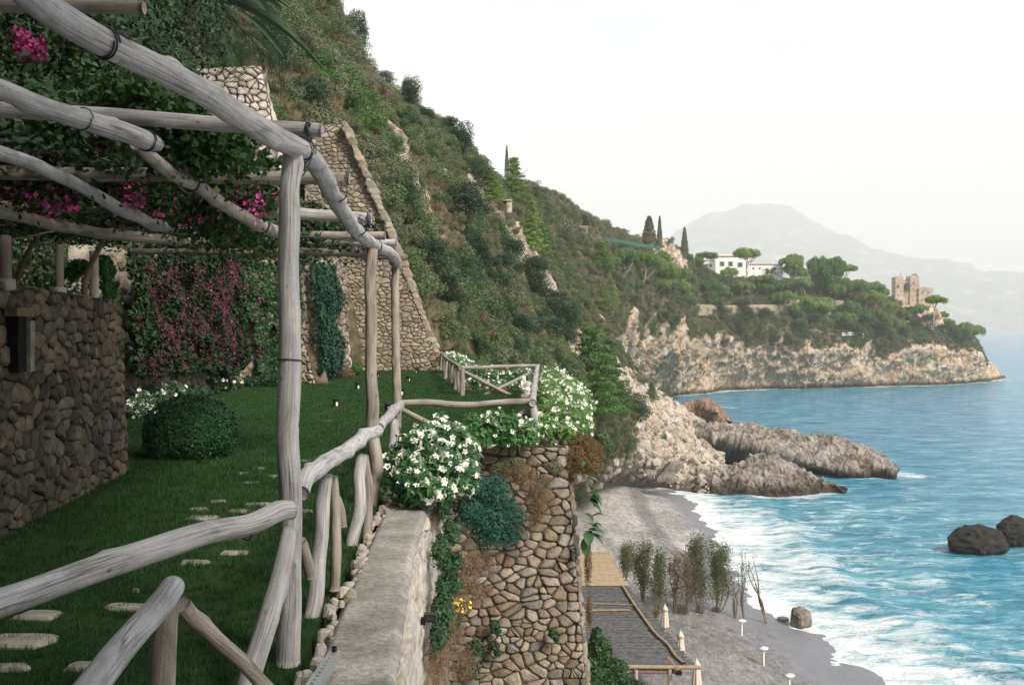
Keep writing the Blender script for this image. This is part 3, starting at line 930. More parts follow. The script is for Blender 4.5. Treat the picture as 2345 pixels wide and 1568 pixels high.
scatter_on('dry_grass', V_near, 300, 230, np.clip(.25 - patch * 1.6, 0, 1) * np.clip(1.25 - R_near * 2, .02, 1) * (V_near[:, 2] > 2.0), 20000, .35, .95, [crown_mesh('tuft', 0), crown_mesh('tuft', 1)], 'straw coloured dry grass on the slope', test=garden)
# headland
hx, hy_ = pxof(V_head)
ph = fbm(V_head * .045 + 11, 3)
top_ = np.clip(1.25 - R_head * 2.0, 0, 1) * (V_head[:, 2] > 6)
wh = top_ * np.clip(.65 + ph * 2.2, .1, 1)
scatter_on('headland_scrub', V_head, 520, 240, wh, 9500, 1.0, 2.6, [variant(m, M_headscrub) for m in sc_g], 'dark green scrub on the headland', (.7, 1.0))
scatter_on('headland_olive_scrub', V_head, 520, 240, top_ * np.clip(.5 - ph * 1.5, 0, 1) + .05 * (V_head[:, 2] > 8), 7000, .8, 2.2, [variant(m, M_scrub2) for m in sc_g[1:3]], 'olive coloured scrub on the headland', (.6, 1.0))
scatter_on('headland_dry_grass', V_head, 520, 240, top_ + .04 * (V_head[:, 2] > 8), 12000, .8, 2.0, [crown_mesh('tuft', 0)], 'dry yellow grass on the headland')

scatter_on('side_scrub', V_beh, 120, 90, np.ones(len(V_beh)), 2600, .8, 2.4, sc_g, 'dense scrub on the unseen slope added beside the garden', (.8, 1.2), inview=False, test=lambda C: C[:, 0] < -13.5)
# ================================================================== GARDEN TERRACE
LZ = 22.1
def mat_lawn():
    m, nt, b, o = new_mat('lawn_turf')
    p = position(nt)
    n = noise(nt, p, 38, 5, .8); n2 = noise(nt, position(nt, (.5, .9, 1)), 1.3, 4, .6)
    c = ramp_out(nt, n, [(.3, (.006, .022, .007)), (.5, (.017, .056, .015)), (.7, (.045, .10, .03))])
    c = mix_n(nt, ramp_out(nt, n2, [(.42, (0, 0, 0)), (.68, (.75, .75, .75))]), c, (.055, .085, .028))
    nt.links.new(c, b.inputs['Base Color']); b.inputs['Roughness'].default_value = .9
    b.inputs['Specular IOR Level'].default_value = .1
    bump(nt, b, n, 1.0, .035)
    return m
M_lawn = mat_lawn()
outline = [(-14, -1.5), (-1.30, -1.5), (-1.18, 5), (-1.42, 10.2), (-1.42, 14.5), (.62, 14.55), (.62, 15), (.95, 28.8), (-1.3, 29.6), (-2.6, 36), (-2.9, 43.5), (-9, 43.5), (-9.6, 33), (-10, 20), (-14, 18)]
def lawn():
    xs = np.linspace(-14, 1.2, 90); ys = np.linspace(-1.5, 43.5, 240)
    def inside(x, y):
        c = False; n = len(outline); j = n - 1
        for i in range(n):
            xi, yi = outline[i]; xj, yj = outline[j]
            if (yi > y) != (yj > y) and x < (xj - xi) * (y - yi) / (yj - yi) + xi: c = not c
            j = i
        return c
    vs = [(x, y, LZ) for x, y in outline]
    import bmesh
    bm = bmesh.new()
    f = bm.faces.new([bm.verts.new(v) for v in vs])
    bmesh.ops.triangulate(bm, faces=[f])
    r = bmesh.ops.extrude_face_region(bm, geom=bm.faces[:])
    for v in [e for e in r['geom'] if isinstance(e, bmesh.types.BMVert)]: v.co.z -= .5
    bmesh.ops.recalc_face_normals(bm, faces=bm.faces[:])
    me = bpy.data.meshes.new('lawn'); bm.to_mesh(me); bm.free(); me.materials.append(M_lawn)
    obj('lawn', me, kind='structure', label='mown green garden lawn')
    # short grass tufts near the camera
    gg = np.random.default_rng(4)
    nb = 26
    a = gg.random(nb) * 6.28; r = .05 * np.sqrt(gg.random(nb))
    C0 = np.stack([r * np.cos(a), r * np.sin(a), np.zeros(nb)], 1)
    d = np.stack([gg.normal(size=nb) * .45, gg.normal(size=nb) * .45, np.ones(nb)], 1); d /= np.linalg.norm(d, axis=1)[:, None]
    sd = np.cross(d, unit(nb, gg)); sd /= np.linalg.norm(sd, axis=1)[:, None]
    ln = .025 + .035 * gg.random((nb, 1))
    V = np.stack([C0 - sd * .0022, C0 + sd * .0022, C0 + d * ln + sd * .0006, C0 + d * ln - sd * .0006], 1).reshape(-1, 3)
    mg = mat_leaf('grass_blades', [(.007, .026, .007), (.017, .060, .015), (.034, .098, .025), (.08, .11, .045)], rough=.7, trans=.2)
    tuft = np_mesh('grass_tuft', V, np.arange(4 * nb).reshape(nb, 4), [mg])
    pts = []
    while len(pts) < 30000:
        y = 4.4 + 38 * gg.random() ** 1.5; x = -11 + 12.5 * gg.random()
        if inside(x, y) and -.56 < x / y: pts.append((x, y, LZ))
    pts = np.array(pts); k = len(pts)
    s = np.clip(pts[:, 1] / 9, .8, 2.6) * (.7 + .6 * gg.random(k))
    gn_scatter('grass', pts, np.stack([np.zeros(k), np.zeros(k), gg.random(k) * 6.28], 1), np.stack([s, s, np.minimum(s, 1.3)], 1), [tuft], 'short mown grass blades of the lawn')
lawn()

# ------------------------------------------------------------------ rustic logs
def mat_wood(name, cols, crack=.6):
    m, nt, b, o = new_mat(name)
    uv = nt.nodes.new('ShaderNodeUVMap').outputs[0]
    def sc(x, y):
        mm = nt.nodes.new('ShaderNodeMapping'); mm.inputs['Scale'].default_value = (x, y, 1); nt.links.new(uv, mm.inputs[0]); return mm.outputs[0]
    ob = nt.nodes.new('ShaderNodeObjectInfo').outputs['Random']
    grain = noise(nt, sc(95, 3.2), 1, 5, .62, .15)
    fine = noise(nt, sc(240, 60), 1, 3, .7)
    patch = noise(nt, sc(7, 2.6), 1, 5, .6, .6)
    c = ramp_out(nt, grain, cols)
    c = mix_n(nt, .75, c, ramp_out(nt, patch, [(.3, (.42, .38, .35)), (.5, (.95, .95, .95)), (.7, (1.22, 1.2, 1.18))]), 'MULTIPLY')
    c = mix_n(nt, .5, c, ramp_out(nt, fine, [(.35, (.6, .6, .6)), (.6, (1.1, 1.1, 1.1))]), 'MULTIPLY')
    ck = noise(nt, sc(22, .55), 1, 3, .5, .25)
    ckr = ramp_out(nt, ck, [(.485, (1, 1, 1)), (.4975, (.16, .13, .11)), (.5025, (.16, .13, .11)), (.515, (1, 1, 1))])
    msk = ramp_out(nt, noise(nt, sc(3, 1.2), 1, 2), [(.50, (0, 0, 0)), (.58, (1, 1, 1))])
    c = mix_n(nt, math_n(nt, 'MULTIPLY', msk, crack), c, mix_n(nt, 1, c, ckr, 'MULTIPLY'))
    # small dark knots
    vo = nt.nodes.new('ShaderNodeTexVoronoi'); vo.inputs['Scale'].default_value = 1; nt.links.new(sc(9, 5), vo.inputs['Vector'])
    kn = ramp_out(nt, vo.outputs['Distance'], [(.05, (.22, .17, .14)), (.12, (1, 1, 1))])
    c = mix_n(nt, .8, c, kn, 'MULTIPLY')
    c = mix_n(nt, 1, c, ramp_out(nt, ob, [(0, (.82, .8, .8)), (1, (1.08, 1.06, 1.04))]), 'MULTIPLY')
    nt.links.new(c, b.inputs['Base Color'])
    b.inputs['Roughness'].default_value = .78; b.inputs['Specular IOR Level'].default_value = .25
    h = math_n(nt, 'ADD', math_n(nt, 'MULTIPLY', grain, .7), math_n(nt, 'MULTIPLY', ckr, 1.2))
    bump(nt, b, h, .7, .006)
    return m
M_wood = mat_wood('weathered_wood', [(.25, (.21, .212, .225)), (.48, (.36, .365, .385)), (.75, (.50, .505, .525))])
M_wood_b = mat_wood('brown_wood', [(.25, (.15, .135, .12)), (.48, (.26, .24, .22)), (.75, (.37, .345, .32))])
M_wire = mat_basic('dark_wire', [(.01, .018, .02)], 20, .5, 0)
M_wireg = mat_basic('green_wire', [(.02, .09, .06)], 20, .5, 0)

def log_mesh(name, pts, rad, n=20, step=.045, rough=.055, mat=None, seed=0, knots=.5):
    g = np.random.default_rng(seed)
    pts = np.asarray(pts, float); rad = np.asarray(rad, float)
    Ls = np.linalg.norm(np.diff(pts, axis=0), axis=1).sum()
    m = int(np.clip(Ls / step, 10, 160))
    p = resample(pts, m); r = np.interp(np.linspace(0, len(rad) - 1, m), np.arange(len(rad)), rad)
    L = np.concatenate([[0], np.cumsum(np.linalg.norm(np.diff(p, axis=0), axis=1))])
    # gentle waviness
    wv = np.stack([perlin(np.stack([L * 1.3 + seed * 3.3, np.full(m, 2.2 + k * 5), np.zeros(m)], 1)) for k in range(3)], 1)
    p = p + wv * r[:, None] * .42
    V, f = tube(p, r, n)
    V = V.reshape(m, n, 3)
    a = np.linspace(0, 2 * np.pi, n, endpoint=False)
    Lg, Ag = np.meshgrid(L, a, indexing='ij')
    q = np.stack([Lg * 3.2, np.cos(Ag) * 1.1 + seed, np.sin(Ag) * 1.1], -1).reshape(-1, 3)
    dr = (fbm(q, 3) * 2.2 + perlin(q * np.array([.5, 1.4, 1.4]) + 9) * 1.2) * rough
    # knots: local swellings
    for k in range(int(knots * Ls * 1.5) + 1):
        l0 = g.random() * Ls; a0 = g.random() * 6.28
        da = np.abs((Ag - a0 + np.pi) % (2 * np.pi) - np.pi)
        dr = dr + (.16 + .2 * g.random()) * np.exp(-((Lg - l0) / .05) ** 2 - (da / .45) ** 2).ravel()
    # a long split along the log
    s0 = g.random() * 6.28; sa, sb = Ls * g.random() * .4, Ls * (.5 + .5 * g.random())
    cen = V - p[:, None]
    V = p[:, None] + cen * (1 + dr.reshape(m, n, 1))
    # close the ends with a slightly hollow cut
    c0 = p[0] - (p[1] - p[0]) * .1; c1 = p[-1] + (p[-1] - p[-2]) * .1
    e0 = p[0] + (V[0] - p[0]) * .55 + (c0 - p[0]) * .8; e1 = p[-1] + (V[-1] - p[-1]) * .55 + (c1 - p[-1]) * .8
    allV = np.concatenate([V.reshape(-1, 3), e0, e1, [c0, c1]])
    b0 = m * n
    i = np.arange(n); j = (i + 1) % n
    fq = np.concatenate([f, np.stack([i, j, b0 + j, b0 + i], 1)[:, ::-1], np.stack([(m - 1) * n + i, (m - 1) * n + j, b0 + n + j, b0 + n + i], 1)])
    ft = np.concatenate([np.stack([b0 + i, b0 + j, np.full(n, b0 + 2 * n)], 1)[:, ::-1], np.stack([b0 + n + i, b0 + n + j, np.full(n, b0 + 2 * n + 1)], 1)])
    me = np_mesh(name, allV, [fq, ft], [mat or M_wood], True)
    # uv: around (metres) and along (metres)
    uvx = np.concatenate([np.tile(a / 6.2832, m), a / 6.2832, a / 6.2832, [0, 0]]); uvy = np.concatenate([np.repeat(L, n), np.full(n, -.05), np.full(n, Ls + .05), [-.1, Ls + .1]])
    ul = me.uv_layers.new(name='UVMap')
    vi = np.zeros(len(me.loops), dtype=np.int32); me.loops.foreach_get('vertex_index', vi)
    lp_n = me.polygons
    x = uvx[vi].copy(); y = uvy[vi]
    st = np.zeros(len(lp_n), dtype=np.int32); tt = np.zeros(len(lp_n), dtype=np.int32)
    lp_n.foreach_get('loop_start', st); lp_n.foreach_get('loop_total', tt)
    for s, t in zip(st, tt):      # seam
        seg = x[s:s + t]
        if seg.max() - seg.min() > .5: x[s:s + t] = np.where(seg < .5, seg + 1, seg)
    ul.data.foreach_set('uv', np.stack([x * 2 * math.pi * rad.mean(), y + seed * 1.7], 1).astype(np.float32).ravel())
    return me

_ls = [0]
def plog(name, q, parent, mat=None, n=20, rough=.07, knots=1.1, step=.045, ext=None):
    """q: (px,py,d,width in picture units)"""
    _ls[0] += 1
    pts = [np.array(P(a[0], a[1], a[2])) for a in q]
    rad = [a[3] * .5 / F * a[2] for a in q]
    return obj(name, log_mesh(name, pts, rad, n, step, rough, mat, _ls[0], knots), parent)

def tie(px, py, d, w, axis, parent, mat=None, turns=2, name='wire_tie'):
    """wire wound round a log; axis = world direction of the log"""
    c = np.array(P(px, py, d)); r = w * .5 / F * d * 1.06
    a = np.array(axis, float); a /= np.linalg.norm(a)
    u = np.cross(a, [0.13, 0.2, 1.0]); u /= np.linalg.norm(u); v = np.cross(a, u)
    t = np.linspace(0, 2 * np.pi * turns, 28 * turns)
    pts = c + r * (np.cos(t)[:, None] * u + np.sin(t)[:, None] * v) + a * (t / (2 * np.pi) - turns / 2)[:, None] * r * .28 + a * (np.sin(t * 1.0) * r * .15)[:, None]
    V, f = tube(pts, np.full(len(pts), .0038 if d < 9 else .005), 5)
    return obj(name, np_mesh(name, V, f, [mat or M_wire], True), parent)

perg = empty('wooden_pergola', P(663, 1500, 5.6), 'rustic grey log pergola with lashed poles above the garden rail', 'pergola')
_pi = [o for o in ()]
def reparent_keep(root):
    """children were built in world places: cancel the root's offset"""
    bpy.context.view_layer.update()
    inv = Matrix.Translation(-root.location) if root.rotation_euler.z == 0 else root.matrix_world.inverted()
    for c in root.children: c.matrix_parent_inverse = inv

# main posts
plog('post', [(668,345,5.62,44),(664,400,5.62,46),(661,440,5.6,44),(662,510,5.6,50),(661,600,5.6,47),(662,700,5.6,48),(664,840,5.6,52),(664,900,5.6,54),(661,1000,5.6,50),(664,1150,5.6,49),(662,1290,5.6,50),(662,1400,5.6,52),(660,1520,5.6,56)], perg, n=28, rough=.06)
plog('post', [(852,566,10.5,25),(848,640,10.5,27),(850,720,10.5,26),(850,840,10.5,26),(855,920,10.5,29),(854,985,10.5,28),(862,1060,10.4,30),(860,1090,10.4,30),(853,1140,10.35,26),(846,1200,10.35,24)], perg, M_wood_b, n=20)
plog('post', [(905,612,14.3,18),(905,700,14.3,19),(907,820,14.3,19),(910,920,14.3,20),(908,1000,14.3,19),(906,1062,14.3,18)], perg, M_wood_b, n=16)
# long beams
plog('beam', [(-60,-110,2.85,80),(50,-28,3.1,76),(140,45,3.5,72),(250,105,3.75,66),(350,150,4.0,62),(450,206,4.35,60),(555,270,4.9,60),(625,312,5.3,54),(668,332,5.55,50),(698,345,5.8,42)], perg, n=32, rough=.045)
plog('beam', [(690,338,5.75,44),(712,360,6.0,44),(740,408,7.0,42),(770,465,8.0,38),(815,528,9.7,32),(845,556,10.5,29),(860,563,10.8,26)], perg, n=24)
plog('beam', [(852,560,10.7,26),(875,570,12,25),(898,585,13.4,25),(908,600,14.2,24),(910,614,14.8,20)], perg, n=18)
plog('beam', [(-80,188,4.25,48),(0,207,4.45,46),(90,242,4.7,44),(190,272,5.1,46),(270,298,5.4,48),(335,322,5.75,44),(358,330,5.95,34)], perg, n=28, rough=.045)
plog('beam', [(310,330,5.85,30),(352,364,6.4,31),(400,400,7.0,32),(440,420,7.4,31),(485,450,8.0,31),(560,498,9.2,28),(605,520,10.1,32),(650,535,11.1,28)], perg, M_wood_b, n=20)
plog('beam', [(-80,322,5.6,36),(0,350,6.0,34),(80,378,6.5,30),(150,410,7.1,29),(210,440,7.8,28),(275,478,8.6,30),(350,512,9.8,28),(440,530,11.0,26)], perg, n=18)
plog('beam', [(-80,470,8.0,32),(60,500,9.2,28),(180,525,10.2,26),(330,545,11.6,24),(480,558,13,22)], perg, M_wood_b, n=14)
# cross poles
def cross(x0, x1, y0, y1, d, w, mat=M_wood, z=None, w0=None):
    q = [(x0 + (x1 - x0) * t, y0 + (y1 - y0) * t, d, (w0 or w) * (1 - t) + w * t) for t in (0, .25, .5, .75, 1)]
    return plog('cross_pole', q, perg, mat, n=18, rough=.04)
cross(-500,330,4,20,4.4,30,M_wood_b)
cross(-320,738,228,301,5.95,33,M_wood,w0=40)
cross(-240,800,392,409,7.7,28,M_wood_b,w0=36)
cross(560,850,480,501,10.1,24,M_wood,w0=30)
cross(-120,600,470,482,9.7,26,M_wood_b)
cross(300,882,528,541,12.2,19,M_wood_b)
cross(660,908,552,556,13.4,17,M_wood)
cross(610,932,570,590,14.5,15,M_wood_b)
cross(300,900,575,580,14.0,14,M_wood_b)
# ties
for (x, y, d, w, ax) in [(240,98,3.72,67,(.35,1,-.03)),(266,112,3.8,66,(.35,1,-.03)),(692,340,5.75,50,(.5,1,.1)),(700,352,5.8,50,(.5,.6,-.5)),(335,322,5.75,45,(.3,1,0)),(352,328,5.9,37,(.3,1,0)),
                         (772,440,7.7,42,(-.1,1,0)),(820,520,9.6,36,(-.1,1,0)),(857,563,10.6,32,(-.1,1,0)),(440,420,7.4,33,(.1,1,0)),(428,413,7.3,33,(.1,1,0)),(600,517,10,31,(.1,1,0)),
                         (608,302,5.95,38,(1,0,.05)),(708,299,5.95,37,(1,0,.05)),(796,408,7.7,31,(1,0,0)),(844,500,10.1,27,(1,0,0))]:
    tie(x, y, d, w, ax, perg)
tie(191, 272, 5.1, 47, (.3, 1, 0), perg, M_wireg, 1)
tie(663, 824, 5.6, 53, (0, 0, 1), perg, M_wire, 1)
for (x0, y0, x1, y1, d) in [(700,285,695,400,5.9),(770,400,765,455,7.7),(822,495,815,545,9.9)]:    # hanging wire loops
    a, b = np.array(P(x0, y0, d)), np.array(P(x1, y1, d - .15))
    V, f = tube(resample([a + [.03, 0, 0], a, (a + b) / 2 + [.05, 0, 0], b, b + [-.05, 0, .02]], 14), np.full(14, .0045), 5)
    obj('wire_tie', np_mesh('wire_tie', V, f, [M_wire], True), perg)
V, f = tube(resample([P(690,540,12), P(760,548,12.2), P(850,556,11.5)], 14), np.full(14, .006), 5)
obj('wire', np_mesh('wire', V, f, [M_wireg], True), perg)
reparent_keep(perg)

# -------- near railing
rail = empty('log_railing', P(660, 1480, 5.5), 'twisting grey log railing fixed to the pergola posts above the parapet', 'railing')
plog('rail', [(-200,1430,3.4,76),(-60,1395,3.65,70),(60,1357,3.9,66),(150,1325,4.1,62),(240,1292,4.3,62),(330,1264,4.5,60),(400,1243,4.7,58),(455,1226,4.85,54),(510,1213,5.0,50),(560,1204,5.1,50),(600,1188,5.2,48),(640,1168,5.3,48),(674,1166,5.35,42)], rail, n=32, rough=.05)
plog('rail', [(688,1128,5.75,42),(700,1092,5.9,42),(735,1068,6.4,40),(775,1042,7.1,36),(820,1010,8.4,32),(848,992,9.4,29),(866,986,9.9,24)], rail, n=24)
plog('rail', [(868,978,10.5,22),(885,960,11.6,24),(903,938,13,24),(914,928,14.1,22)], rail, n=16)
plog('rail', [(396,1345,3.55,54),(368,1378,3.3,58),(316,1436,3.0,62),(262,1500,2.75,68),(200,1580,2.5,74),(120,1700,2.2,84)], rail, n=28, rough=.03, knots=.2)
plog('brace', [(662,1215,5.35,34),(655,1270,5.25,40),(640,1340,5.15,44),(618,1410,5.05,46),(594,1480,4.95,48),(572,1545,4.85,50),(544,1640,4.7,50)], rail, n=24)
plog('brace', [(415,1385,4.15,44),(440,1415,4.2,40),(470,1440,4.25,36),(520,1485,4.35,34),(562,1522,4.4,34),(620,1590,4.5,32)], rail, M_wood_b, n=18, rough=.12, knots=3)
plog('post', [(385,1362,3.62,56),(378,1420,3.62,58),(374,1500,3.62,60),(368,1640,3.62,64)], rail, M_wood_b, n=22)
plog('baluster', [(748,1086,6.9,30),(742,1150,6.9,34),(738,1220,6.8,32),(728,1290,6.7,34),(722,1370,6.6,36),(706,1440,6.5,36),(700,1500,6.5,36)], rail, n=20)
plog('baluster', [(762,1090,7.1,20),(768,1180,7.1,22),(770,1270,7.0,24),(766,1350,7.0,24)], rail, M_wood_b, n=14)
plog('brace', [(690,1235,6.3,26),(700,1270,6.35,26),(712,1320,6.4,24)], rail, M_wood_b, n=14)
plog('brace', [(770,1138,7.4,22),(780,1170,7.4,24),(785,1205,7.4,20)], rail, M_wood_b, n=12)
plog('baluster', [(828,1040,8.9,26),(820,1090,8.85,29),(822,1130,8.8,28),(820,1180,8.75,28),(808,1230,8.7,28),(796,1300,8.6,30)], rail, n=18)
plog('baluster', [(832,1044,9.2,20),(840,1100,9.2,21),(842,1170,9.2,22),(838,1236,9.1,22)], rail, M_wood_b, n=14)
plog('baluster', [(902,962,12.6,20),(902,1000,12.5,22),(895,1050,12.4,24)], rail, n=14)
tie(560, 1206, 5.12, 58, (.9, 1, .1), rail, M_wire, 0 + 1)
reparent_keep(rail)

# -------- bay railing
bay = empty('log_fence', P(1225, 985, 14.2), 'squared log fence with a crossed panel round the garden lookout', 'fence')
plog('rail', [(914,923,14.35,14),(980,921,14.35,16),(1060,927,14.35,16),(1140,922,14.35,15),(1222,921,14.35,16)], bay, M_wood_b, n=16)
plog('rail', [(1218,922,14.2,17),(1222,888,18.5,14),(1226,860,23,11),(1230,838,28.2,9)], bay, n=14)
plog('rail', [(1052,842,27,9),(1110,841,27.3,9),(1170,838,27.8,8),(1234,838,28.2,9)], bay, M_wood_b, n=12)
plog('rail', [(1054,842,26.8,9),(1040,832,31,8),(1024,822,36,7),(1010,808,42,6)], bay, M_wood_b, n=12)
plog('post', [(1218,918,14.3,15),(1222,945,14.25,17),(1228,992,14.2,15)], bay, n=14)
plog('post', [(1230,836,28.2,9),(1230,885,28.2,9),(1230,914,28.2,9)], bay, M_wood_b, n=12)
plog('post', [(1057,841,26.9,11),(1058,880,26.9,12),(1058,910,26.9,12)], bay, M_wood_b, n=12)
plog('brace', [(921,938,14.35,11),(950,953,14.3,13),(996,975,14.3,12)], bay, M_wood_b, n=12)
plog('brace', [(1214,934,14.35,10),(1192,947,14.35,10),(1160,964,14.35,11)], bay, M_wood_b, n=12)
plog('cross_brace', [(1061,850,27,8),(1120,881,27.3,9),(1178,910,27.6,9)], bay, M_wood_b, n=12)
plog('cross_brace', [(1226,848,28.2,7),(1160,880,27.7,8),(1094,911,27.3,8)], bay, M_wood_b, n=12)
for k, t in enumerate((.12, .26, .40, .53, .66, .78, .90, 1.0)):
    x = np.interp(t, [0, .45, .75, 1], [1053, 1040, 1024, 1011]); d = np.interp(t, [0, .45, .75, 1], [26.8, 31, 36, 42]); y = np.interp(t, [0, .45, .75, 1], [842, 832, 822, 808])
    yb = HY + 1.9 / d * F
    plog('post', [(x, y + 3, d, 8 - 2 * t), (x - 1, (y + yb) / 2, d, 8.5 - 2 * t), (x - (4 if k % 2 else -2), yb + 1, d, 8 - 2 * t)], bay, M_wood_b, n=8)
reparent_keep(bay)

# ------------------------------------------------------------------ stone walls
M_stoneA = mat_stone('fieldstone', [(0, (.13, .105, .08)), (.25, (.22, .18, .135)), (.5, (.17, .16, .15)), (.75, (.30, .255, .20)), (1, (.245, .235, .225))], sc=9)
M_stoneB = mat_stone('tan_fieldstone', [(0, (.17, .14, .105)), (.3, (.27, .225, .17)), (.55, (.22, .205, .185)), (.8, (.35, .30, .235)), (1, (.30, .28, .255))], sc=5)
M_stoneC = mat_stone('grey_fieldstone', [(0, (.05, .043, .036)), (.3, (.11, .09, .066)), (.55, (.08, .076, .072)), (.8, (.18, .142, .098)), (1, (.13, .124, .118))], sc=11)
M_stoneW = mat_stone('limewashed_stone', [(0, (.28, .25, .22)), (.3, (.42, .385, .35)), (.55, (.36, .34, .325)), (.8, (.50, .465, .43)), (1, (.32, .28, .24))], sc=7)
M_mortar = mat_basic('dark_mortar', [(.3, (.045, .038, .03)), (.7, (.12, .10, .075))], 6, .95, .8, .02)
M_mortarL = mat_basic('pale_mortar', [(.3, (.17, .15, .12)), (.7, (.34, .31, .27))], 6, .95, .8, .02)
M_mortarT = mat_basic('earth_mortar', [(.3, (.09, .07, .05)), (.7, (.19, .15, .11))], 6, .95, .8, .02)

def clip_poly(poly, a, b, c):
    """keep a*x+b*y<=c"""
    out = []
    n = len(poly)
    for i in range(n):
        p, q = poly[i], poly[(i + 1) % n]
        dp = a * p[0] + b * p[1] - c; dq = a * q[0] + b * q[1] - c
        if dp <= 0: out.append(p)
        if (dp < 0) != (dq < 0) and abs(dp - dq) > 1e-12:
            t = dp / (dp - dq); out.append((p[0] + (q[0] - p[0]) * t, p[1] + (q[1] - p[1]) * t))
    return out

def area(p):
    return .5 * abs(sum(p[i][0] * p[(i + 1) % len(p)][1] - p[(i + 1) % len(p)][0] * p[i][1] for i in range(len(p))))

def stone_cells(poly, cu, cv, seed, jit=.42, holes=()):
    g = random.Random(seed)
    us = [p[0] for p in poly]; vs = [p[1] for p in poly]
    cells = {}; seeds = []
    nv = int((max(vs) - min(vs)) / cv) + 3; nu = int((max(us) - min(us)) / cu) + 3
    for j in range(-1, nv):
        for i in range(-1, nu):
            if g.random() < .17: continue      # leave one out: a bigger neighbour
            u = min(us) + (i + .5 * (j % 2) + g.uniform(-jit, jit)) * cu
            v = min(vs) + (j + g.uniform(-jit, jit)) * cv
            cells.setdefault((i, j), []).append(len(seeds)); seeds.append((u, v, i, j))
            if g.random() < .22:
                cells[(i, j)].append(len(seeds)); seeds.append((u + g.uniform(.3, .5) * cu, v + g.uniform(-.5, .5) * cv, i, j))
    out = []
    asp = cu / cv
    for k, (u, v, i, j) in enumerate(seeds):
        c = [(u - 2 * cu, v - 2 * cv), (u + 2 * cu, v - 2 * cv), (u + 2 * cu, v + 2 * cv), (u - 2 * cu, v + 2 * cv)]
        for di in (-2, -1, 0, 1, 2):
            for dj in (-2, -1, 0, 1, 2):
                for k2 in cells.get((i + di, j + dj), ()):
                    if k2 == k: continue
                    u2, v2 = seeds[k2][:2]
                    # bisector in a space where cells are square
                    a, b = (u2 - u), (v2 - v) * asp * asp
                    cc = a * (u + u2) / 2 + b * (v + v2) / 2
                    c = clip_poly(c, a, b, cc)
                    if len(c) < 3: break
                if len(c) < 3: break
            if len(c) < 3: break
        if len(c) < 3: continue
        n = len(poly)
        for a0 in range(n):           # clip by the wall outline (counter-clockwise)
            p, q = poly[a0], poly[(a0 + 1) % n]
            ex, ey = q[0] - p[0], q[1] - p[1]
            c = clip_poly(c, ey, -ex, ey * p[0] - ex * p[1])
            if len(c) < 3: break
        if len(c) < 3 or area(c) < cu * cv * .10: continue
        cx = sum(p[0] for p in c) / len(c); cy = sum(p[1] for p in c) / len(c)
        if any(h(cx, cy) for h in holes): continue
        out.append((cx, cy, c))
    return out

def stone_geo(cell, fmap, depth, gap, g, sink=.035):
    cx, cy, c = cell
    # drop very short edges, then cut the corners
    c2 = []
    L = math.sqrt(area(c))
    for p in c:
        if not c2 or math.hypot(p[0] - c2[-1][0], p[1] - c2[-1][1]) > L * .16: c2.append(p)
    if len(c2) < 3: c2 = c
    r = []
    n = len(c2)
    for i in range(n):
        p, q = c2[i], c2[(i + 1) % n]
        for t in (.22, .78): r.append((p[0] + (q[0] - p[0]) * t, p[1] + (q[1] - p[1]) * t))
    n = len(r)
    V = []
    dd = depth * (.55 + .9 * g.random())
    tx, ty = g.uniform(-.10, .10), g.uniform(-.10, .10)
    for (s, h, jj) in ((1, -sink, .0), (.97, dd * .45, .05), (.66, dd, .06)):
        for (x, y) in r:
            dx, dy = x - cx, y - cy
            l = math.hypot(dx, dy); k = max(.2, 1 - gap / max(l, 1e-3)) * s
            hh = h + (tx * dx + ty * dy) * (h > 0) + (g.uniform(-.12, .12) * dd if h > 0 else 0)
            V.append(fmap(cx + dx * k * (1 + g.uniform(-jj, jj)), cy + dy * k * (1 + g.uniform(-jj, jj)), hh))
    V.append(fmap(cx, cy, dd * 1.08))
    Fs = []
    for a in (0, 1):
        for i in range(n):
            j = (i + 1) % n; Fs.append((a * n + i, a * n + j, (a + 1) * n + j, (a + 1) * n + i))
    for i in range(n): Fs.append((2 * n + i, 2 * n + (i + 1) % n, 3 * n))
    return V, Fs

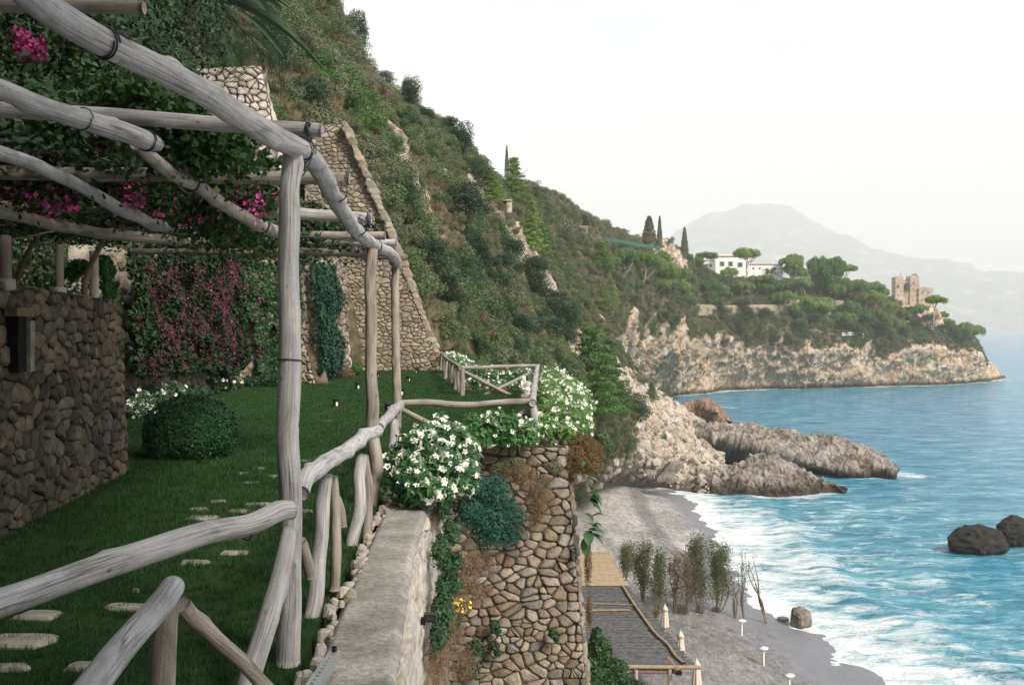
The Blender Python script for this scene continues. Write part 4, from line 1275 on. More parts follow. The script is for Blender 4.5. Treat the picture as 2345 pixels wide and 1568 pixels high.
def stone_wall(name, label, corners, cu, cv, mat, mortar, depth=.05, gap=.012, thick=.4, seed=1, cat='wall', holes=(), maxp=290, rough=0.0, key=None, extra=None):
    """corners: 4 world points, bottom-left, bottom-right, top-right, top-left seen from its face"""
    g = random.Random(seed)
    A, B, Cc, D = [Vector(c) for c in corners]
    W_ = ((B - A).length + (Cc - D).length) / 2; H_ = ((D - A).length + (Cc - B).length) / 2
    nrm = (B - A).cross(D - A).normalized() if (D - A).length > .3 else (B - A).cross(Cc - A).normalized()
    ux = (B - A).normalized(); uy = nrm.cross(ux).normalized()
    def loc(p): r = p - A; return (r.dot(ux), r.dot(uy))
    poly = [loc(A), loc(B), loc(Cc), loc(D)]
    def fmap(u, v, h): return A + ux * u + uy * v + nrm * h
    root = empty(name, A, label, cat)
    # rough bed behind the stones, with real thickness
    nu_, nv_ = max(4, int(W_ / .25)), max(4, int(H_ / .25))
    s = np.linspace(0, 1, nu_ + 1); t = np.linspace(0, 1, nv_ + 1)
    Sg, Tg = np.meshgrid(s, t, indexing='ij')
    An, Bn, Cn, Dn = [np.array(x) for x in (A, B, Cc, D)]
    fr = (An * ((1 - Sg) * (1 - Tg))[..., None] + Bn * (Sg * (1 - Tg))[..., None] + Cn * (Sg * Tg)[..., None] + Dn * ((1 - Sg) * Tg)[..., None]).reshape(-1, 3)
    nn = np.array(nrm)
    fr2 = fr + nn * (fbm(fr * 2.2, 3) * .03)[:, None] - nn * .004
    bk = fr - nn * thick
    m = len(fr); fa = grid_faces(nu_ + 1, nv_ + 1)
    idx = np.arange(m).reshape(nu_ + 1, nv_ + 1)
    ring = np.concatenate([idx[:-1, 0], idx[-1, :-1], idx[::-1, -1][:-1], idx[0, ::-1][:-1]])
    rn = np.roll(ring, -1)
    side = np.stack([ring, rn, rn + m, ring + m], 1)
    o = obj('mortar', np_mesh('mortar', np.concatenate([fr2, bk]), np.concatenate([fa, fa[:, ::-1] + m, side]), [mortar]), root)
    cells = stone_cells(poly, cu, cv, seed, holes=holes)
    if key is None: cells.sort(key=lambda c: -area(c[2]))
    else: cells.sort(key=lambda c: key(fmap(c[0], c[1], 0)))
    rest = []
    for k, c in enumerate(cells):
        V, Fs = stone_geo(c, fmap, depth, gap, g)
        if k < maxp:
            cen = fmap(c[0], c[1], 0)
            me = pymesh('stone', [v - cen for v in V], Fs, mat)
            st = obj('stone', me, root); st.location = cen
        else: rest.append((V, Fs))
    if rest:
        vv, ff = [], []
        for V, Fs in rest:
            o0 = len(vv); vv += V; ff += [tuple(i + o0 for i in f) for f in Fs]
        obj('small_stones', pymesh('small_stones', vv, ff, mat), root, kind='stuff')
    bpy.context.view_layer.update()
    for c in root.children: c.matrix_parent_inverse = Matrix.Translation(-A)
    return root, fmap, poly

# house wall on the left under the pergola
niche = lambda u, v: False
a0 = G(-150, 1313, LZ); a1 = G(290, 1082, LZ)
dirw = (Vector(a1) - Vector(a0)).normalized()
b_ = Vector(a1); a_ = b_ - dirw * 8.2
topA = a_ + Vector((-.12, 0, 2.42)); topB = b_ + Vector((-.16, 0.05, 2.22))
opening = lambda u, v: False
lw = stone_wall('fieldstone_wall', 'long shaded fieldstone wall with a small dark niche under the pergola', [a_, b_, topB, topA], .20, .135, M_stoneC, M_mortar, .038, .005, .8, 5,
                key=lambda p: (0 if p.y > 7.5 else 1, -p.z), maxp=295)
# wall end (towards the lawn) in profile
e_ = b_ + Vector((-1.2, .35, 0))
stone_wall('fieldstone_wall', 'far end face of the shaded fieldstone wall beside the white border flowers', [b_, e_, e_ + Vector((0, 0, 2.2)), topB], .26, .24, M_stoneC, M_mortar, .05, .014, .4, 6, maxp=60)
# niche on that wall: proud near-black panel painted for its shade, pale reveal
def niche_box():
    nn = Vector((dirw.y, -dirw.x, 0)).normalized()
    if nn.x < 0: nn = -nn
    o = Vector((0, 0, EYE)); dd = P(40, 788, 10) - o
    c = o + dd * ((a_ - o).dot(nn) / dd.dot(nn)) - nn * .04
    root = empty('wall_niche', c, 'tall wall niche, its shade a near-black panel, with a pale stone reveal', 'niche')
    md = mat_basic('recess_shade', [(.006, .006, .006)], 4, 1, 0)
    w, h, dp = .20, .52, .30
    def box(name, x0, x1, z0, z1, y0, y1, mat):
        vs = [dirw * x + nn * y + Vector((0, 0, z)) for x in (x0, x1) for y in (y0, y1) for z in (z0, z1)]
        return obj(name, pymesh(name, vs, [(0, 1, 3, 2), (4, 6, 7, 5), (0, 4, 5, 1), (2, 3, 7, 6), (0, 2, 6, 4), (1, 5, 7, 3)], mat), root)
    box('shade_panel', -w / 2, w / 2, -h / 2, h / 2, .0, .085, md)
    box('reveal', w / 2, w / 2 + .11, -h / 2, h / 2 - .04, .0, .12, M_stoneA)
    box('lintel', -w / 2 - .1, w / 2 + .12, h / 2, h / 2 + .08, .0, .11, M_stoneC)
niche_box()

# retaining bay wall facing the camera
W0, W1 = P(1022, 1700, 14.0), P(1352, 1700, 14.0)
bayw = stone_wall('retaining_wall', 'tall dry stone retaining wall below the white flower bed of the lookout', [W0, W1, P(1296, 1024, 14.15), P(1010, 1022, 14.15)], .175, .12, M_stoneA, M_mortar, .045, .005, 1.2, 11,
                  key=lambda p: (0 if p.z > EYE - 5.2 else 1, -p.z), maxp=298)
# its right flank running away behind the flowers
stone_wall('retaining_wall', 'receding right flank of the lookout retaining wall above the beach', [W1, P(1316, 1330, 29), P(1262, 905, 29), P(1296, 1024, 14.15)], .34, .24, M_stoneA, M_mortar, .05, .014, .5, 12, maxp=120)
stone_wall('retaining_wall', 'far back wall of the lookout under the lawn edge', [P(1316, 1330, 29), P(1040, 1330, 30), P(1040, 893, 30), P(1262, 905, 29)], .5, .35, M_stoneA, M_mortar, .05, .014, .3, 13, maxp=0)

# big triangular hillside wall closing the garden
T0, T1 = P(690, 858, 42), P(1012, 853, 42)
tri = stone_wall('hillside_wall', 'big triangular tan stone wall climbing the slope at the garden end', [T0, T1, P(786, 286, 42.6), P(700, 286, 42.6)], .28, .17, M_stoneB, M_mortarT, .045, .009, 1.4, 17,
                 key=lambda p: (-p.x if p.x > -7.2 else 99), maxp=298)
# cap stones along its sloping edge
cap = empty('coping', P(900, 560, 42), 'slanting row of pale coping stones edging the triangular hillside wall', 'coping')
gq = random.Random(8)
for k in range(46):
    t = k / 45
    x, y = 786 + (1012 - 786) * t, 286 + (853 - 286) * t
    c = P(x + 3 + 8 * (1 - abs(2 * t - 1)), y, 42.2)
    s = .13 + .15 * gq.random()
    V, Fs = stone_geo((0, 0, [(-s, -s * .8), (s, -s * .7), (s * 1.1, s * .8), (-s * .9, s * .75)]), lambda u, v, h: Vector((u, -h, v)), .09, .01, gq, .35)
    st = obj('stone', pymesh('stone', V, Fs, M_stoneB), cap); st.location = c - P(900, 560, 42); st.rotation_euler = (0, gq.uniform(-.3, .3) + 1.1, 0)

# garden retaining wall behind the flowers (mostly overgrown), pale buttress, upper walls
Q0, Q1 = P(225, 985, 19.8), P(545, 890, 30.6)
gw1 = stone_wall('garden_wall', 'overgrown garden retaining wall behind the magenta bougainvillea', [Q0, Q1, P(545, 600, 30.9), P(225, 560, 20.1)], .42, .3, M_stoneA, M_mortarL, .06, .02, .6, 21, key=lambda p: p.z, maxp=110)
gw2 = stone_wall('garden_wall', 'ivy covered stone wall with a bare strip between the bougainvillea and the pergola post', [Q1, P(700, 882, 32.6), P(690, 590, 32.9), P(545, 600, 30.9)], .34, .24, M_stoneB, M_mortarT, .06, .02, .6, 22, maxp=260)
gw3 = stone_wall('garden_wall', 'short stone buttress wall with a sloping foot behind the pergola post', [P(690, 880, 32.6), P(722, 879, 32.2), P(700, 790, 32.8), P(690, 790, 32.9)], .3, .22, M_stoneB, M_mortarT, .06, .02, .6, 23, maxp=50)
gw4 = stone_wall('garden_wall', 'vine covered wall running back to the pale buttress', [P(700, 882, 32.6), P(800, 865, 38), P(790, 590, 38.4), P(690, 590, 32.9)], .36, .26, M_stoneA, M_mortarT, .06, .02, .6, 24, maxp=120)
ub = stone_wall('upper_wall', 'rough upper terrace wall of pale stones above the pergola', [P(395, 405, 30), P(648, 405, 31), P(598, 158, 31.5), P(440, 158, 30.6)], .30, .21, M_stoneW, M_mortarL, .06, .014, .8, 31, maxp=280)
ub2 = stone_wall('upper_wall', 'narrow pale stone pillar wall high behind the palm', [P(478, 100, 34), P(520, 100, 34.4), P(506, -40, 34.8), P(470, -40, 34.3)], .28, .2, M_stoneW, M_mortarL, .06, .014, .8, 32, maxp=60)

def rough_slab(name, label, q, mat, thick=.5, amp=.12, cat='buttress', nu=14, nv=40, seed=1):
    """solid rough masonry pier between four picture corners"""
    A, B, Cc, D = [np.array(P(*p)) for p in q]
    s, t = np.meshgrid(np.linspace(0, 1, nu), np.linspace(0, 1, nv), indexing='ij')
    fr = (A * ((1 - s) * (1 - t))[..., None] + B * (s * (1 - t))[..., None] + Cc * (s * t)[..., None] + D * ((1 - s) * t)[..., None]).reshape(-1, 3)
    nn = np.cross(B - A, D - A); nn /= np.linalg.norm(nn)
    f2 = fr + nn * (fbm(fr * 1.8 + seed, 4, True) * amp * 2)[:, None]
    bk = fr - nn * thick
    m = len(fr); fa = grid_faces(nu, nv); idx = np.arange(m).reshape(nu, nv)
    ring = np.concatenate([idx[:-1, 0], idx[-1, :-1], idx[::-1, -1][:-1], idx[0, ::-1][:-1]]); rn = np.roll(ring, -1)
    me = np_mesh(name, np.concatenate([f2, bk]), np.concatenate([fa, fa[:, ::-1] + m, np.stack([ring, rn, rn + m, ring + m], 1)]), [mat], False)
    return obj(name, me, label=label, cat=cat)
M_plaster = mat_basic('rough_lime', [(.3, (.30, .27, .235)), (.5, (.46, .42, .375)), (.7, (.55, .51, .46))], 3, .95, 1, .05)
rough_slab('buttress', 'pale limewashed rough buttress between vine wall and triangular wall', [(766,880,37.6),(806,862,38.6),(780,600,39.4),(752,600,38.6)], M_plaster)
rough_slab('buttress', 'pale masonry corner of the upper terrace wall', [(640,405,30.8),(672,405,31.6),(632,300,32),(604,170,31.3)], M_plaster)

# ------------------------------------------------------------------ parapet with concrete top
def parapet():
    root = empty('parapet', P(870, 1568, 5.1), 'low parapet with a worn concrete top and limewashed stone face', 'parapet wall')
    # top surface
    stn = [(-1.5,-1.15,-.42),(3,-1.12,-.50),(5.1,-1.08,-.60),(7.8,-1.22,-.785),(10.0,-1.32,-.86),(11.4,-1.34,-.90),(13.9,-1.30,-.96)]   # (d, x left, x right)
    n = 160; d = np.linspace(-1.5, 13.9, n)
    xl = np.interp(d, [s[0] for s in stn], [s[1] for s in stn]); xr = np.interp(d, [s[0] for s in stn], [s[2] for s in stn])
    m = 26
    t = np.linspace(0, 1, m)
    X = xl[:, None] * (1 - t) + xr[:, None] * t; Y = np.repeat(d[:, None], m, 1); Z = np.full_like(X, EYE - 1.85)
    q = np.stack([X, Y, Z], -1).reshape(-1, 3)
    nz = (fbm(q * 1.2, 4) * .05 + fbm(q * 7, 4, True) * .012).reshape(n, m)
    er = (fbm(np.stack([d * 3, d * 0, d * 0], 1), 3) * .06)
    X[:, 0] += er; X[:, -1] += er[::-1] * .5
    Z = Z + nz - .05 * np.clip((t - .88) / .12, 0, 1)[None] ** 2 - .09 * np.clip((.14 - t) / .14, 0, 1)[None]
    # outer face down
    k = 70
    zf = np.linspace(0, 6.5, k)
    FX = X[:, -1:] + .015 * zf[None] ; FY = np.repeat(d[:, None], k, 1); FZ = Z[:, -1:] - zf[None] - .01
    qf = np.stack([FX, FY, FZ], -1).reshape(-1, 3)
    FX = FX + (fbm(qf * np.array([2, 1.8, 4.5]), 5, True) * .13).reshape(n, k) * np.clip(zf / .08, 0, 1)[None]
    m1, nt, b, o = new_mat('worn_concrete')
    p = position(nt)
    a = noise(nt, p, 2.2, 6, .65); c2 = noise(nt, p, 26, 5, .75)
    col = ramp_out(nt, a, [(.30, (.11, .105, .095)), (.45, (.22, .21, .195)), (.62, (.33, .315, .295)), (.8, (.42, .40, .38))])
    col = mix_n(nt, .6, col, ramp_out(nt, c2, [(.38, (.35, .35, .35)), (.6, (1.2, 1.2, 1.2))]), 'MULTIPLY')
    st = noise(nt, p, 1.3, 6, .68)
    col = mix_n(nt, ramp_out(nt, st, [(.52, (0, 0, 0)), (.68, (.6, .6, .6))]), col, (.13, .125, .11))
    nt.links.new(col, b.inputs['Base Color']); b.inputs['Roughness'].default_value = .95; bump(nt, b, c2, .7, .01)
    me = np_mesh('concrete_top', np.stack([X, Y, Z], -1).reshape(-1, 3), grid_faces(n, m)[:, ::-1], [m1], True)
    obj('concrete_top', me, root)
    mf, nt, b, o = new_mat('limewashed_masonry')
    p = position(nt)
    a = noise(nt, position(nt, (1, .8, 2.2)), 2.4, 7, .7)
    zc = nt.nodes.new('ShaderNodeSeparateXYZ'); nt.links.new(p, zc.inputs[0])
    low = math_n(nt, 'ADD', math_n(nt, 'MULTIPLY', math_n(nt, 'SUBTRACT', EYE - 2.55, zc.outputs[2]), 1.4), math_n(nt, 'MULTIPLY', math_n(nt, 'SUBTRACT', a, .5), 3))
    lime = ramp_out(nt, a, [(.30, (.18, .155, .13)), (.42, (.38, .355, .33)), (.6, (.54, .52, .50)), (.8, (.42, .41, .40))])
    earth = ramp_out(nt, a, [(.3, (.08, .055, .035)), (.6, (.22, .16, .11))])
    nt.links.new(mix_n(nt, ramp_out(nt, low, [(.2, (0, 0, 0)), (.8, (1, 1, 1))]), lime, earth), b.inputs['Base Color'])
    b.inputs['Roughness'].default_value = .95; bump(nt, b, noise(nt, p, 9, 7, .75), 1, .04)
    me = np_mesh('stone_face', np.stack([FX, FY, FZ], -1).reshape(-1, 3), grid_faces(n, k)[:, ::-1], [mf], False)
    obj('stone_face', me, root)
    # inner kerb of loose pale stones beside the lawn
    gk = random.Random(3)
    for q in range(74):
        dd = 4.7 + 7.0 * (q / 74) ** 1.05 + gk.uniform(-.04, .04)
        x = np.interp(dd, d, xl) + gk.uniform(-.05, .07)
        s = gk.uniform(.02, .055)
        V, Fs = stone_geo((0, 0, [(-s, -s * .7), (s, -s * .8), (s * 1.1, s * .8), (-s * .8, s)]), lambda u, v, h: Vector((u, v, h)), s * .8, .002, gk, s)
        st = obj('stone', pymesh('stone', V, Fs, M_stoneW), root); st.location = (x, dd, EYE - 1.89 + gk.uniform(0, .03)); st.rotation_euler = (gk.uniform(-.3, .3), gk.uniform(-.3, .3), gk.random() * 3)
    # stones of the limewashed face
    fx = lambda dd: np.interp(dd, d, xr)
    cells = stone_cells([(4.6, -1.5), (13.6, -2.2), (13.6, -.02), (4.6, -.02)], .34, .15, 77)
    cells.sort(key=lambda c: (-c[1]))
    for c in cells[:240]:
        V, Fs = stone_geo(c, lambda u, v, h: Vector((fx(u) + .01 - .015 * v + h, u, EYE - 1.89 + v)), .025, .010, gk, .10)
        obj('stone', pymesh('stone', V, Fs, M_stoneW), root)
    reparent_keep(root)
parapet()

# ------------------------------------------------------------------ unseen house, added to block the sky and shade the garden
def house():
    root = empty('shade_house', Vector((-6, -6, LZ)), 'unseen pale house added behind the terrace to shade the garden', 'house')
    m = mat_basic('ochre_render', [(.3, (.30, .25, .19)), (.7, (.38, .33, .26))], 1, .9, .4, .01)
    def b(name, x0, x1, y0, y1, z0, z1, mm):
        vs = [(x, y, z) for x in (x0, x1) for y in (y0, y1) for z in (z0, z1)]
        vs = [Vector(v) - root.location for v in vs]
        return obj(name, pymesh(name, vs, [(0, 1, 3, 2), (4, 6, 7, 5), (0, 4, 5, 1), (2, 3, 7, 6), (0, 2, 6, 4), (1, 5, 7, 3)], mm), root)
    b('wall', -14, 7, -14, -4.2, 14, 42, m)
    b('unseen_shade_roof', -14, 1.2, -4.2, -.9, EYE + 1.75, EYE + 1.95, m)
    b('balcony_floor', -14, 1.0, -4.2, -.9, EYE - 1.75, EYE - 1.6, m)
    for x in (-9, -4): b('pillar', x - .15, x + .15, -1.3, -1.0, EYE - 1.6, EYE + 1.75, m)
    for x in (-11, -7, -2.5):
        w = b('window', x - .6, x + .6, -4.2, -4.14, EYE - 1.2, EYE + 1.1, M_stoneW)
        b('shutter', x - 1.25, x - .62, -4.2, -4.12, EYE - 1.2, EYE + 1.1, M_wood_b)
house()
# ================================================================== GARDEN PLANTS
def wblob(px, py, d, rx, ry=None, rz=None):
    """ellipsoid by picture place; radii in metres"""
    p = P(px, py, d); return (p.x, p.y, p.z, rx, ry or rx, rz or rx)

def replicate(Vp, Fp, C, Rm, s):
    n = len(C); k = len(Vp)
    V = np.einsum('nij,kj->nki', Rm, Vp) * s[:, None, None] + C[:, None]
    Fa = (Fp[None] + (np.arange(n) * k)[:, None, None]).reshape(-1, Fp.shape[1])
    return V.reshape(-1, 3), Fa

def frames(Z, g):
    Z = Z / np.linalg.norm(Z, axis=1)[:, None]
    X = np.cross(Z, unit(len(Z), g)); X /= np.linalg.norm(X, axis=1)[:, None]
    return np.stack([X, np.cross(Z, X), Z], -1)

def trumpet():
    """five petalled trumpet flower, unit size, opening along +Z; quads only"""
    V, Fq = [], []
    n = 10
    for z, r0 in ((-1.0, .07), (-.1, .20), (.25, .45)):
        for i in range(n):
            a = i * math.pi * 2 / n; r = r0
            V.append((r * math.cos(a), r * math.sin(a), z))
    for i in range(n):
        a = i * math.pi * 2 / n; r = 1.0 if i % 2 == 0 else .62
        V.append((r * math.cos(a), r * math.sin(a), .34 if i % 2 == 0 else .42))
    for k in range(3):
        for i in range(n):
            j = (i + 1) % n
            Fq.append((k * n + i, k * n + j, (k + 1) * n + j, (k + 1) * n + i))
    return np.array(V), np.array(Fq)
TV, TF = trumpet()

def flowering(name, label, blobs, nl, nf, ls=.055, fs=.045, leaf=None, petal=None, cat='flowering shrub', seed=0, fup=.9, base=None, group=None, asp=.26, face=(.2, -.75, .35)):
    root = empty(name, base or Vector((blobs[0][0], blobs[0][1], blobs[0][2] - blobs[0][5])), label, cat, group)
    g = np.random.default_rng(seed + 100)
    C, nn = blob_pts(blobs, nl, g, .75, .2, .55, 2.5, .55)
    # long leaves pointing up and outward
    V, Fa = leaves_np(C, nn * .8 + np.array([0, -.25, .3]), ls * (.6 + .8 * g.random(len(C))), asp, g)
    obj('leaves', np_mesh('leaves', V, Fa, [leaf or M_lilyleaf]), root)
    C, nn = blob_pts(blobs, nf * 2, g, .12, .35, 0, 2, .55)
    # flowers mostly face the light and the sea
    kp = (nn @ np.array(face)) > -.25; C, nn = C[kp][:nf], nn[kp][:nf]
    Z = nn + .5 * np.array(face) + .35 * unit(len(C), g)
    V, Fa = replicate(TV, TF, C, frames(Z, g), fs * (.7 + .5 * g.random(len(C))))
    obj('blossoms', np_mesh('blossoms', V, Fa, [petal or M_white]), root, kind='stuff')
    # some stems
    parts = []
    for k in range(26):
        b = blobs[g.integers(len(blobs))]
        e = np.array(b[:3]) + unit(1, g)[0] * np.array(b[3:]) * .7
        s0 = np.array([b[0] + g.normal() * .05, b[1] + g.normal() * .05, b[2] - b[5] * 1.0])
        parts.append(tube(resample([s0, (s0 + e) / 2 + g.normal(size=3) * .03, e], 5), np.linspace(.008, .004, 5), 5))
    V, f = join(parts); obj('stems', np_mesh('stems', V, f, [M_bark], True), root, kind='stuff')
    reparent_keep(root)
    return root

flowering('trumpet_flower_shrub', 'bushy white trumpet flowers spilling over the end of the concrete parapet',
          [wblob(930,1100,10.3,.22,.25,.28), wblob(960,1040,11.2,.30), wblob(1010,1010,12.0,.28,.4,.25), wblob(1000,1075,10.9,.28,.3,.26), wblob(1050,1040,11.5,.22,.3,.28), wblob(1062,1095,10.7,.16,.25,.18), wblob(905,1060,11.2,.12,.2,.2),
           wblob(965,1120,10.0,.24,.2,.14), wblob(1010,1120,10.2,.16,.2,.1)], 7500, 300, .06, .043, seed=1, fup=1, asp=.24, face=(.55, -.7, .4))
flowering('trumpet_flower_shrub', 'low strip of dark green bush with few white flowers along the near lookout rail',
          [wblob(1088,985,13.9,.22,.25,.22), wblob(1130,982,13.9,.24,.25,.26), wblob(1170,985,13.9,.22,.25,.24), wblob(1205,990,13.9,.2,.25,.2), wblob(1060,1000,13.8,.18,.2,.16), wblob(1110,1005,13.8,.2,.22,.12), wblob(1180,1006,13.8,.22,.22,.12)], 6500, 70, .05, .040, seed=2)
flowering('trumpet_flower_shrub', 'tall mound covered in white trumpet flowers right of the lookout rail',
          [wblob(1250,985,14.6,.26,.4,.26), wblob(1295,990,14.8,.26,.35,.2), wblob(1270,950,16.5,.34,.7,.34), wblob(1320,965,16.0,.26,.6,.26), wblob(1255,920,20,.30,1.0,.42), wblob(1290,915,20,.42,1.2,.42),
           wblob(1262,885,24,.45,1.3,.42), wblob(1298,900,22,.4,1.2,.36), wblob(1318,935,19,.36,.9,.36), wblob(1340,980,16.2,.14,.3,.12)], 13000, 560, .05, .042, seed=3, leaf=mat_leaf('bright_leaves', [(.025, .095, .018), (.05, .15, .024), (.10, .20, .035), (.18, .28, .05)], rough=.4, trans=.3, spec=.4))
flowering('trumpet_flower_shrub', 'row of small white flowered bushes beyond the crossed log panel',
          [wblob(1075,850,31,.45,.4,.22), wblob(1120,862,30.5,.4,.4,.28), wblob(1165,868,30.5,.4,.4,.26), wblob(1200,862,30.5,.38,.4,.26), wblob(1095,878,30,.4,.3,.2), wblob(1140,884,30,.4,.3,.18), wblob(1185,884,30,.4,.3,.18)], 6500, 200, .06, .05, seed=4)
flowering('trumpet_flower_shrub', 'small pale flower clump outside the receding log fence',
          [wblob(1050,822,34,.3,.8,.14), wblob(1030,812,40,.3,1,.12), wblob(1068,834,32,.24,.6,.12)], 2500, 90, .05, .05, seed=5)
flowering('white_flower_bush', 'white flowering border bush beside the end of the shaded wall',
          [wblob(315,925,21.0,.32,.4,.3), wblob(350,912,21.6,.34,.4,.3), wblob(392,902,22.4,.30,.4,.28), wblob(300,945,20.2,.25,.3,.2), wblob(330,950,20.4,.3,.3,.16)], 5200, 105, .06, .055, seed=6, leaf=M_ivy)
flowering('white_flower_bush', 'second white flowering border bush below the bare wall strip',
          [wblob(470,880,27.5,.42,.5,.35), wblob(505,872,28.5,.40,.5,.36), wblob(530,880,29,.3,.4,.28)], 4200, 85, .06, .055, seed=7, leaf=M_ivy)

def bush(name, label, blobs, n, size, mat, asp=.5, cat='shrub', seed=0, shell=.6, gap=.65, gs=2.4, group=None):
    root = empty(name, Vector((blobs[0][0], blobs[0][1], blobs[0][2] - blobs[0][5])), label, cat, group)
    g = np.random.default_rng(seed + 300)
    leaf_obj('leaves', blobs, n, size, mat, root, asp, seed + 5, shell, .2, gap, gs)
    parts = []
    for k in range(10 + len(blobs) * 2):
        b = blobs[k % len(blobs)]
        e = np.array(b[:3]) + unit(1, g)[0] * np.array(b[3:]) * .8
        s0 = np.array([b[0], b[1] + b[4] * .4, b[2] - b[5] * .6])
        parts.append(tube(resample([s0, (s0 + e) / 2, e], 4), np.linspace(.012, .004, 4), 5))
    V, f = join(parts); obj('stems', np_mesh('stems', V, f, [M_bark], True), root, kind='stuff')
    reparent_keep(root); return root

bush('boxwood_ball', 'large round clipped dark green ball bush on the lawn', [wblob(436,984,14.3,.66,.66,.50), wblob(436,1000,14.3,.65,.65,.44)], 17000, .018, M_box, .6, 'clipped bush', 1, .07, 0.2)
bush('border_shrub', 'low dark shrub between white flowers and the ball bush', [wblob(410,905,24,.5,.5,.22), wblob(440,900,25,.5,.5,.2), wblob(350,893,24,.6,.4,.25)], 5000, .035, M_hedge, seed=2)
bush('border_shrub', 'dark low hedge mound at the foot of the buttress wall', [wblob(610,868,31,.7,.4,.3), wblob(575,876,30.6,.5,.3,.2), wblob(655,865,31.5,.5,.4,.3)], 4200, .04, M_hedge, seed=3)
bush('border_shrub', 'brownish low bush beside the pale buttress foot', [wblob(778,853,36,.42,.4,.36), wblob(795,858,36,.3,.3,.25)], 2500, .035, M_redbush, seed=4)
bush('border_shrub', 'small fresh green bush at the corner of the triangular wall', [wblob(816,848,38,.24,.3,.34)], 1500, .035, mat_leaf('fresh_leaves', [(.03, .10, .02), (.07, .17, .03)]), seed=5)
bush('spurge_bush', 'blue green spurge bush growing out of the parapet below the trumpet flowers', [wblob(1085,1120,11.2,.20), wblob(1125,1140,11.4,.27,.3,.26), wblob(1150,1185,11.4,.26,.28,.24), wblob(1105,1195,11.1,.24,.25,.2), wblob(1070,1170,10.9,.18,.2,.16), wblob(1165,1225,11.4,.15), wblob(1120,1230,11.2,.2,.2,.14), wblob(1075,1100,11.6,.16)], 15000, .022, M_teal, .28, seed=6, gap=.7, gs=4)
bush('wall_bush', 'dark green bush hanging on the limewashed face below the trumpet flowers', [wblob(1018,1150,10.4,.08,.4,.2), wblob(1034,1215,10.2,.10,.4,.13), wblob(1008,1262,9.4,.10,.35,.16), wblob(1030,1290,9.6,.13,.3,.10), wblob(1014,1340,9.2,.07,.3,.10), wblob(1040,1335,9.6,.08,.3,.08)], 6500, .022, mat_leaf('wall_greens', [(.01, .045, .025), (.02, .07, .03), (.04, .10, .035)]), .4, seed=7, gap=.9, gs=1.4, shell=.9)
bush('wall_bush', 'trailing green plants half way down the parapet face', [wblob(1012,1395,9.0,.10,.3,.14), wblob(1006,1450,8.6,.08,.3,.10), wblob(1030,1420,9.6,.1,.3,.1)], 4000, .024, M_ivy, .4, seed=8)
bush('dry_bush', 'brown dried twigs tangled beside the spurge bush', [wblob(1075,1290,10.4,.22,.3,.16), wblob(1060,1330,10.2,.2,.3,.14), wblob(1110,1290,11.4,.18,.2,.16), wblob(1025,1420,9.3,.12,.3,.2), wblob(1005,1500,8.6,.12,.3,.22), wblob(1045,1380,10,.14,.3,.2), wblob(1040,1450,10.5,.14,.3,.2), wblob(1090,1360,12.5,.2,.3,.16), wblob(1060,1520,10.5,.16,.3,.2)], 11000, .024, M_redbush, .12, seed=9, gap=.7)
bush('dry_bush', 'rusty dry shrub hanging over the retaining wall front', [wblob(1210,1110,13.5,.22,.2,.28), wblob(1240,1150,13.6,.2,.2,.28), wblob(1225,1185,13.6,.14,.15,.2), wblob(1185,1080,13.6,.22,.2,.14)], 7500, .022, M_redbush, .12, seed=10, gap=.75, gs=3)
bush('dry_bush', 'large brown and green bush at the right end of the retaining wall', [wblob(1335,1030,14.6,.22,.3,.26), wblob(1345,1065,14.4,.20,.25,.2), wblob(1315,1050,14.2,.16,.2,.2), wblob(1360,1035,15,.16,.25,.2), wblob(1310,1095,14.2,.08,.1,.1)], 9000, .020, mat_leaf('brown_green', [(.05, .05, .02), (.10, .08, .035), (.18, .10, .05), (.03, .05, .02)], rough=.9), .3, seed=11, gap=.7, gs=3)
bush('wall_bush', 'small dark green bush behind the brown bush at the wall corner', [wblob(1378,1012,16.5,.14,.2,.2), wblob(1392,1022,16.8,.10,.2,.12)], 2600, .025, M_scrub, seed=12)
bush('wall_bush', 'thin grey green creeper across the upper retaining wall', [wblob(1180,1062,13.75,.14,.1,.10), wblob(1270,1070,13.8,.12,.1,.1), wblob(1150,1075,13.75,.16,.1,.12)], 2200, .02, M_scrub2, .3, seed=13)
for i, (x, y, r) in enumerate([(1265,1450,.07),(1132,1430,.08),(1130,1480,.09),(1075,1530,.16),(1090,1480,.12)]):
    bush('wall_fern', ['tuft of green weed beside the wall corner, high on the stones', 'upper small fern between stones in the wall middle', 'small fern between stones under the upper fern', 'leafy weeds at the bottom left of the retaining wall', 'weeds just above the leafy bottom left weeds'][i], [wblob(x, y, 13.85, r, .08, r * .9), wblob(x + 8, y + 14, 13.85, r * .6, .06, r * .6)], 600, .022, M_ivy, .35, 'wall plant', seed=20 + i)
bush('yellow_wildflower', 'tiny yellow wildflowers among weeds on the parapet face', [wblob(1050,1385,9.6,.14,.2,.07)], 60, .014, M_yellow, .9, 'wildflower', seed=30, gap=.2)
bush('cliff_bush', 'dark leafy bush below the wall corner near the reed roof', [wblob(1372,1490,20,.26,.5,.28), wblob(1408,1535,20,.30,.5,.22), wblob(1356,1550,19,.28,.5,.3), wblob(1385,1590,19,.45,.5,.3), wblob(1450,1578,20.5,.26,.5,.12), wblob(1366,1455,20,.12,.3,.16)], 6000, .04, mat_leaf('fig_leaves', [(.02, .05, .02), (.035, .085, .03), (.06, .12, .035)], rough=.5), .6, seed=31)
bush('cliff_bush', 'brownish ferny growth along the wall corner edge', [wblob(1346,1290,14.6,.06,.15,.4), wblob(1350,1400,14.8,.05,.15,.3)], 1800, .02, M_redbush, .3, seed=32)
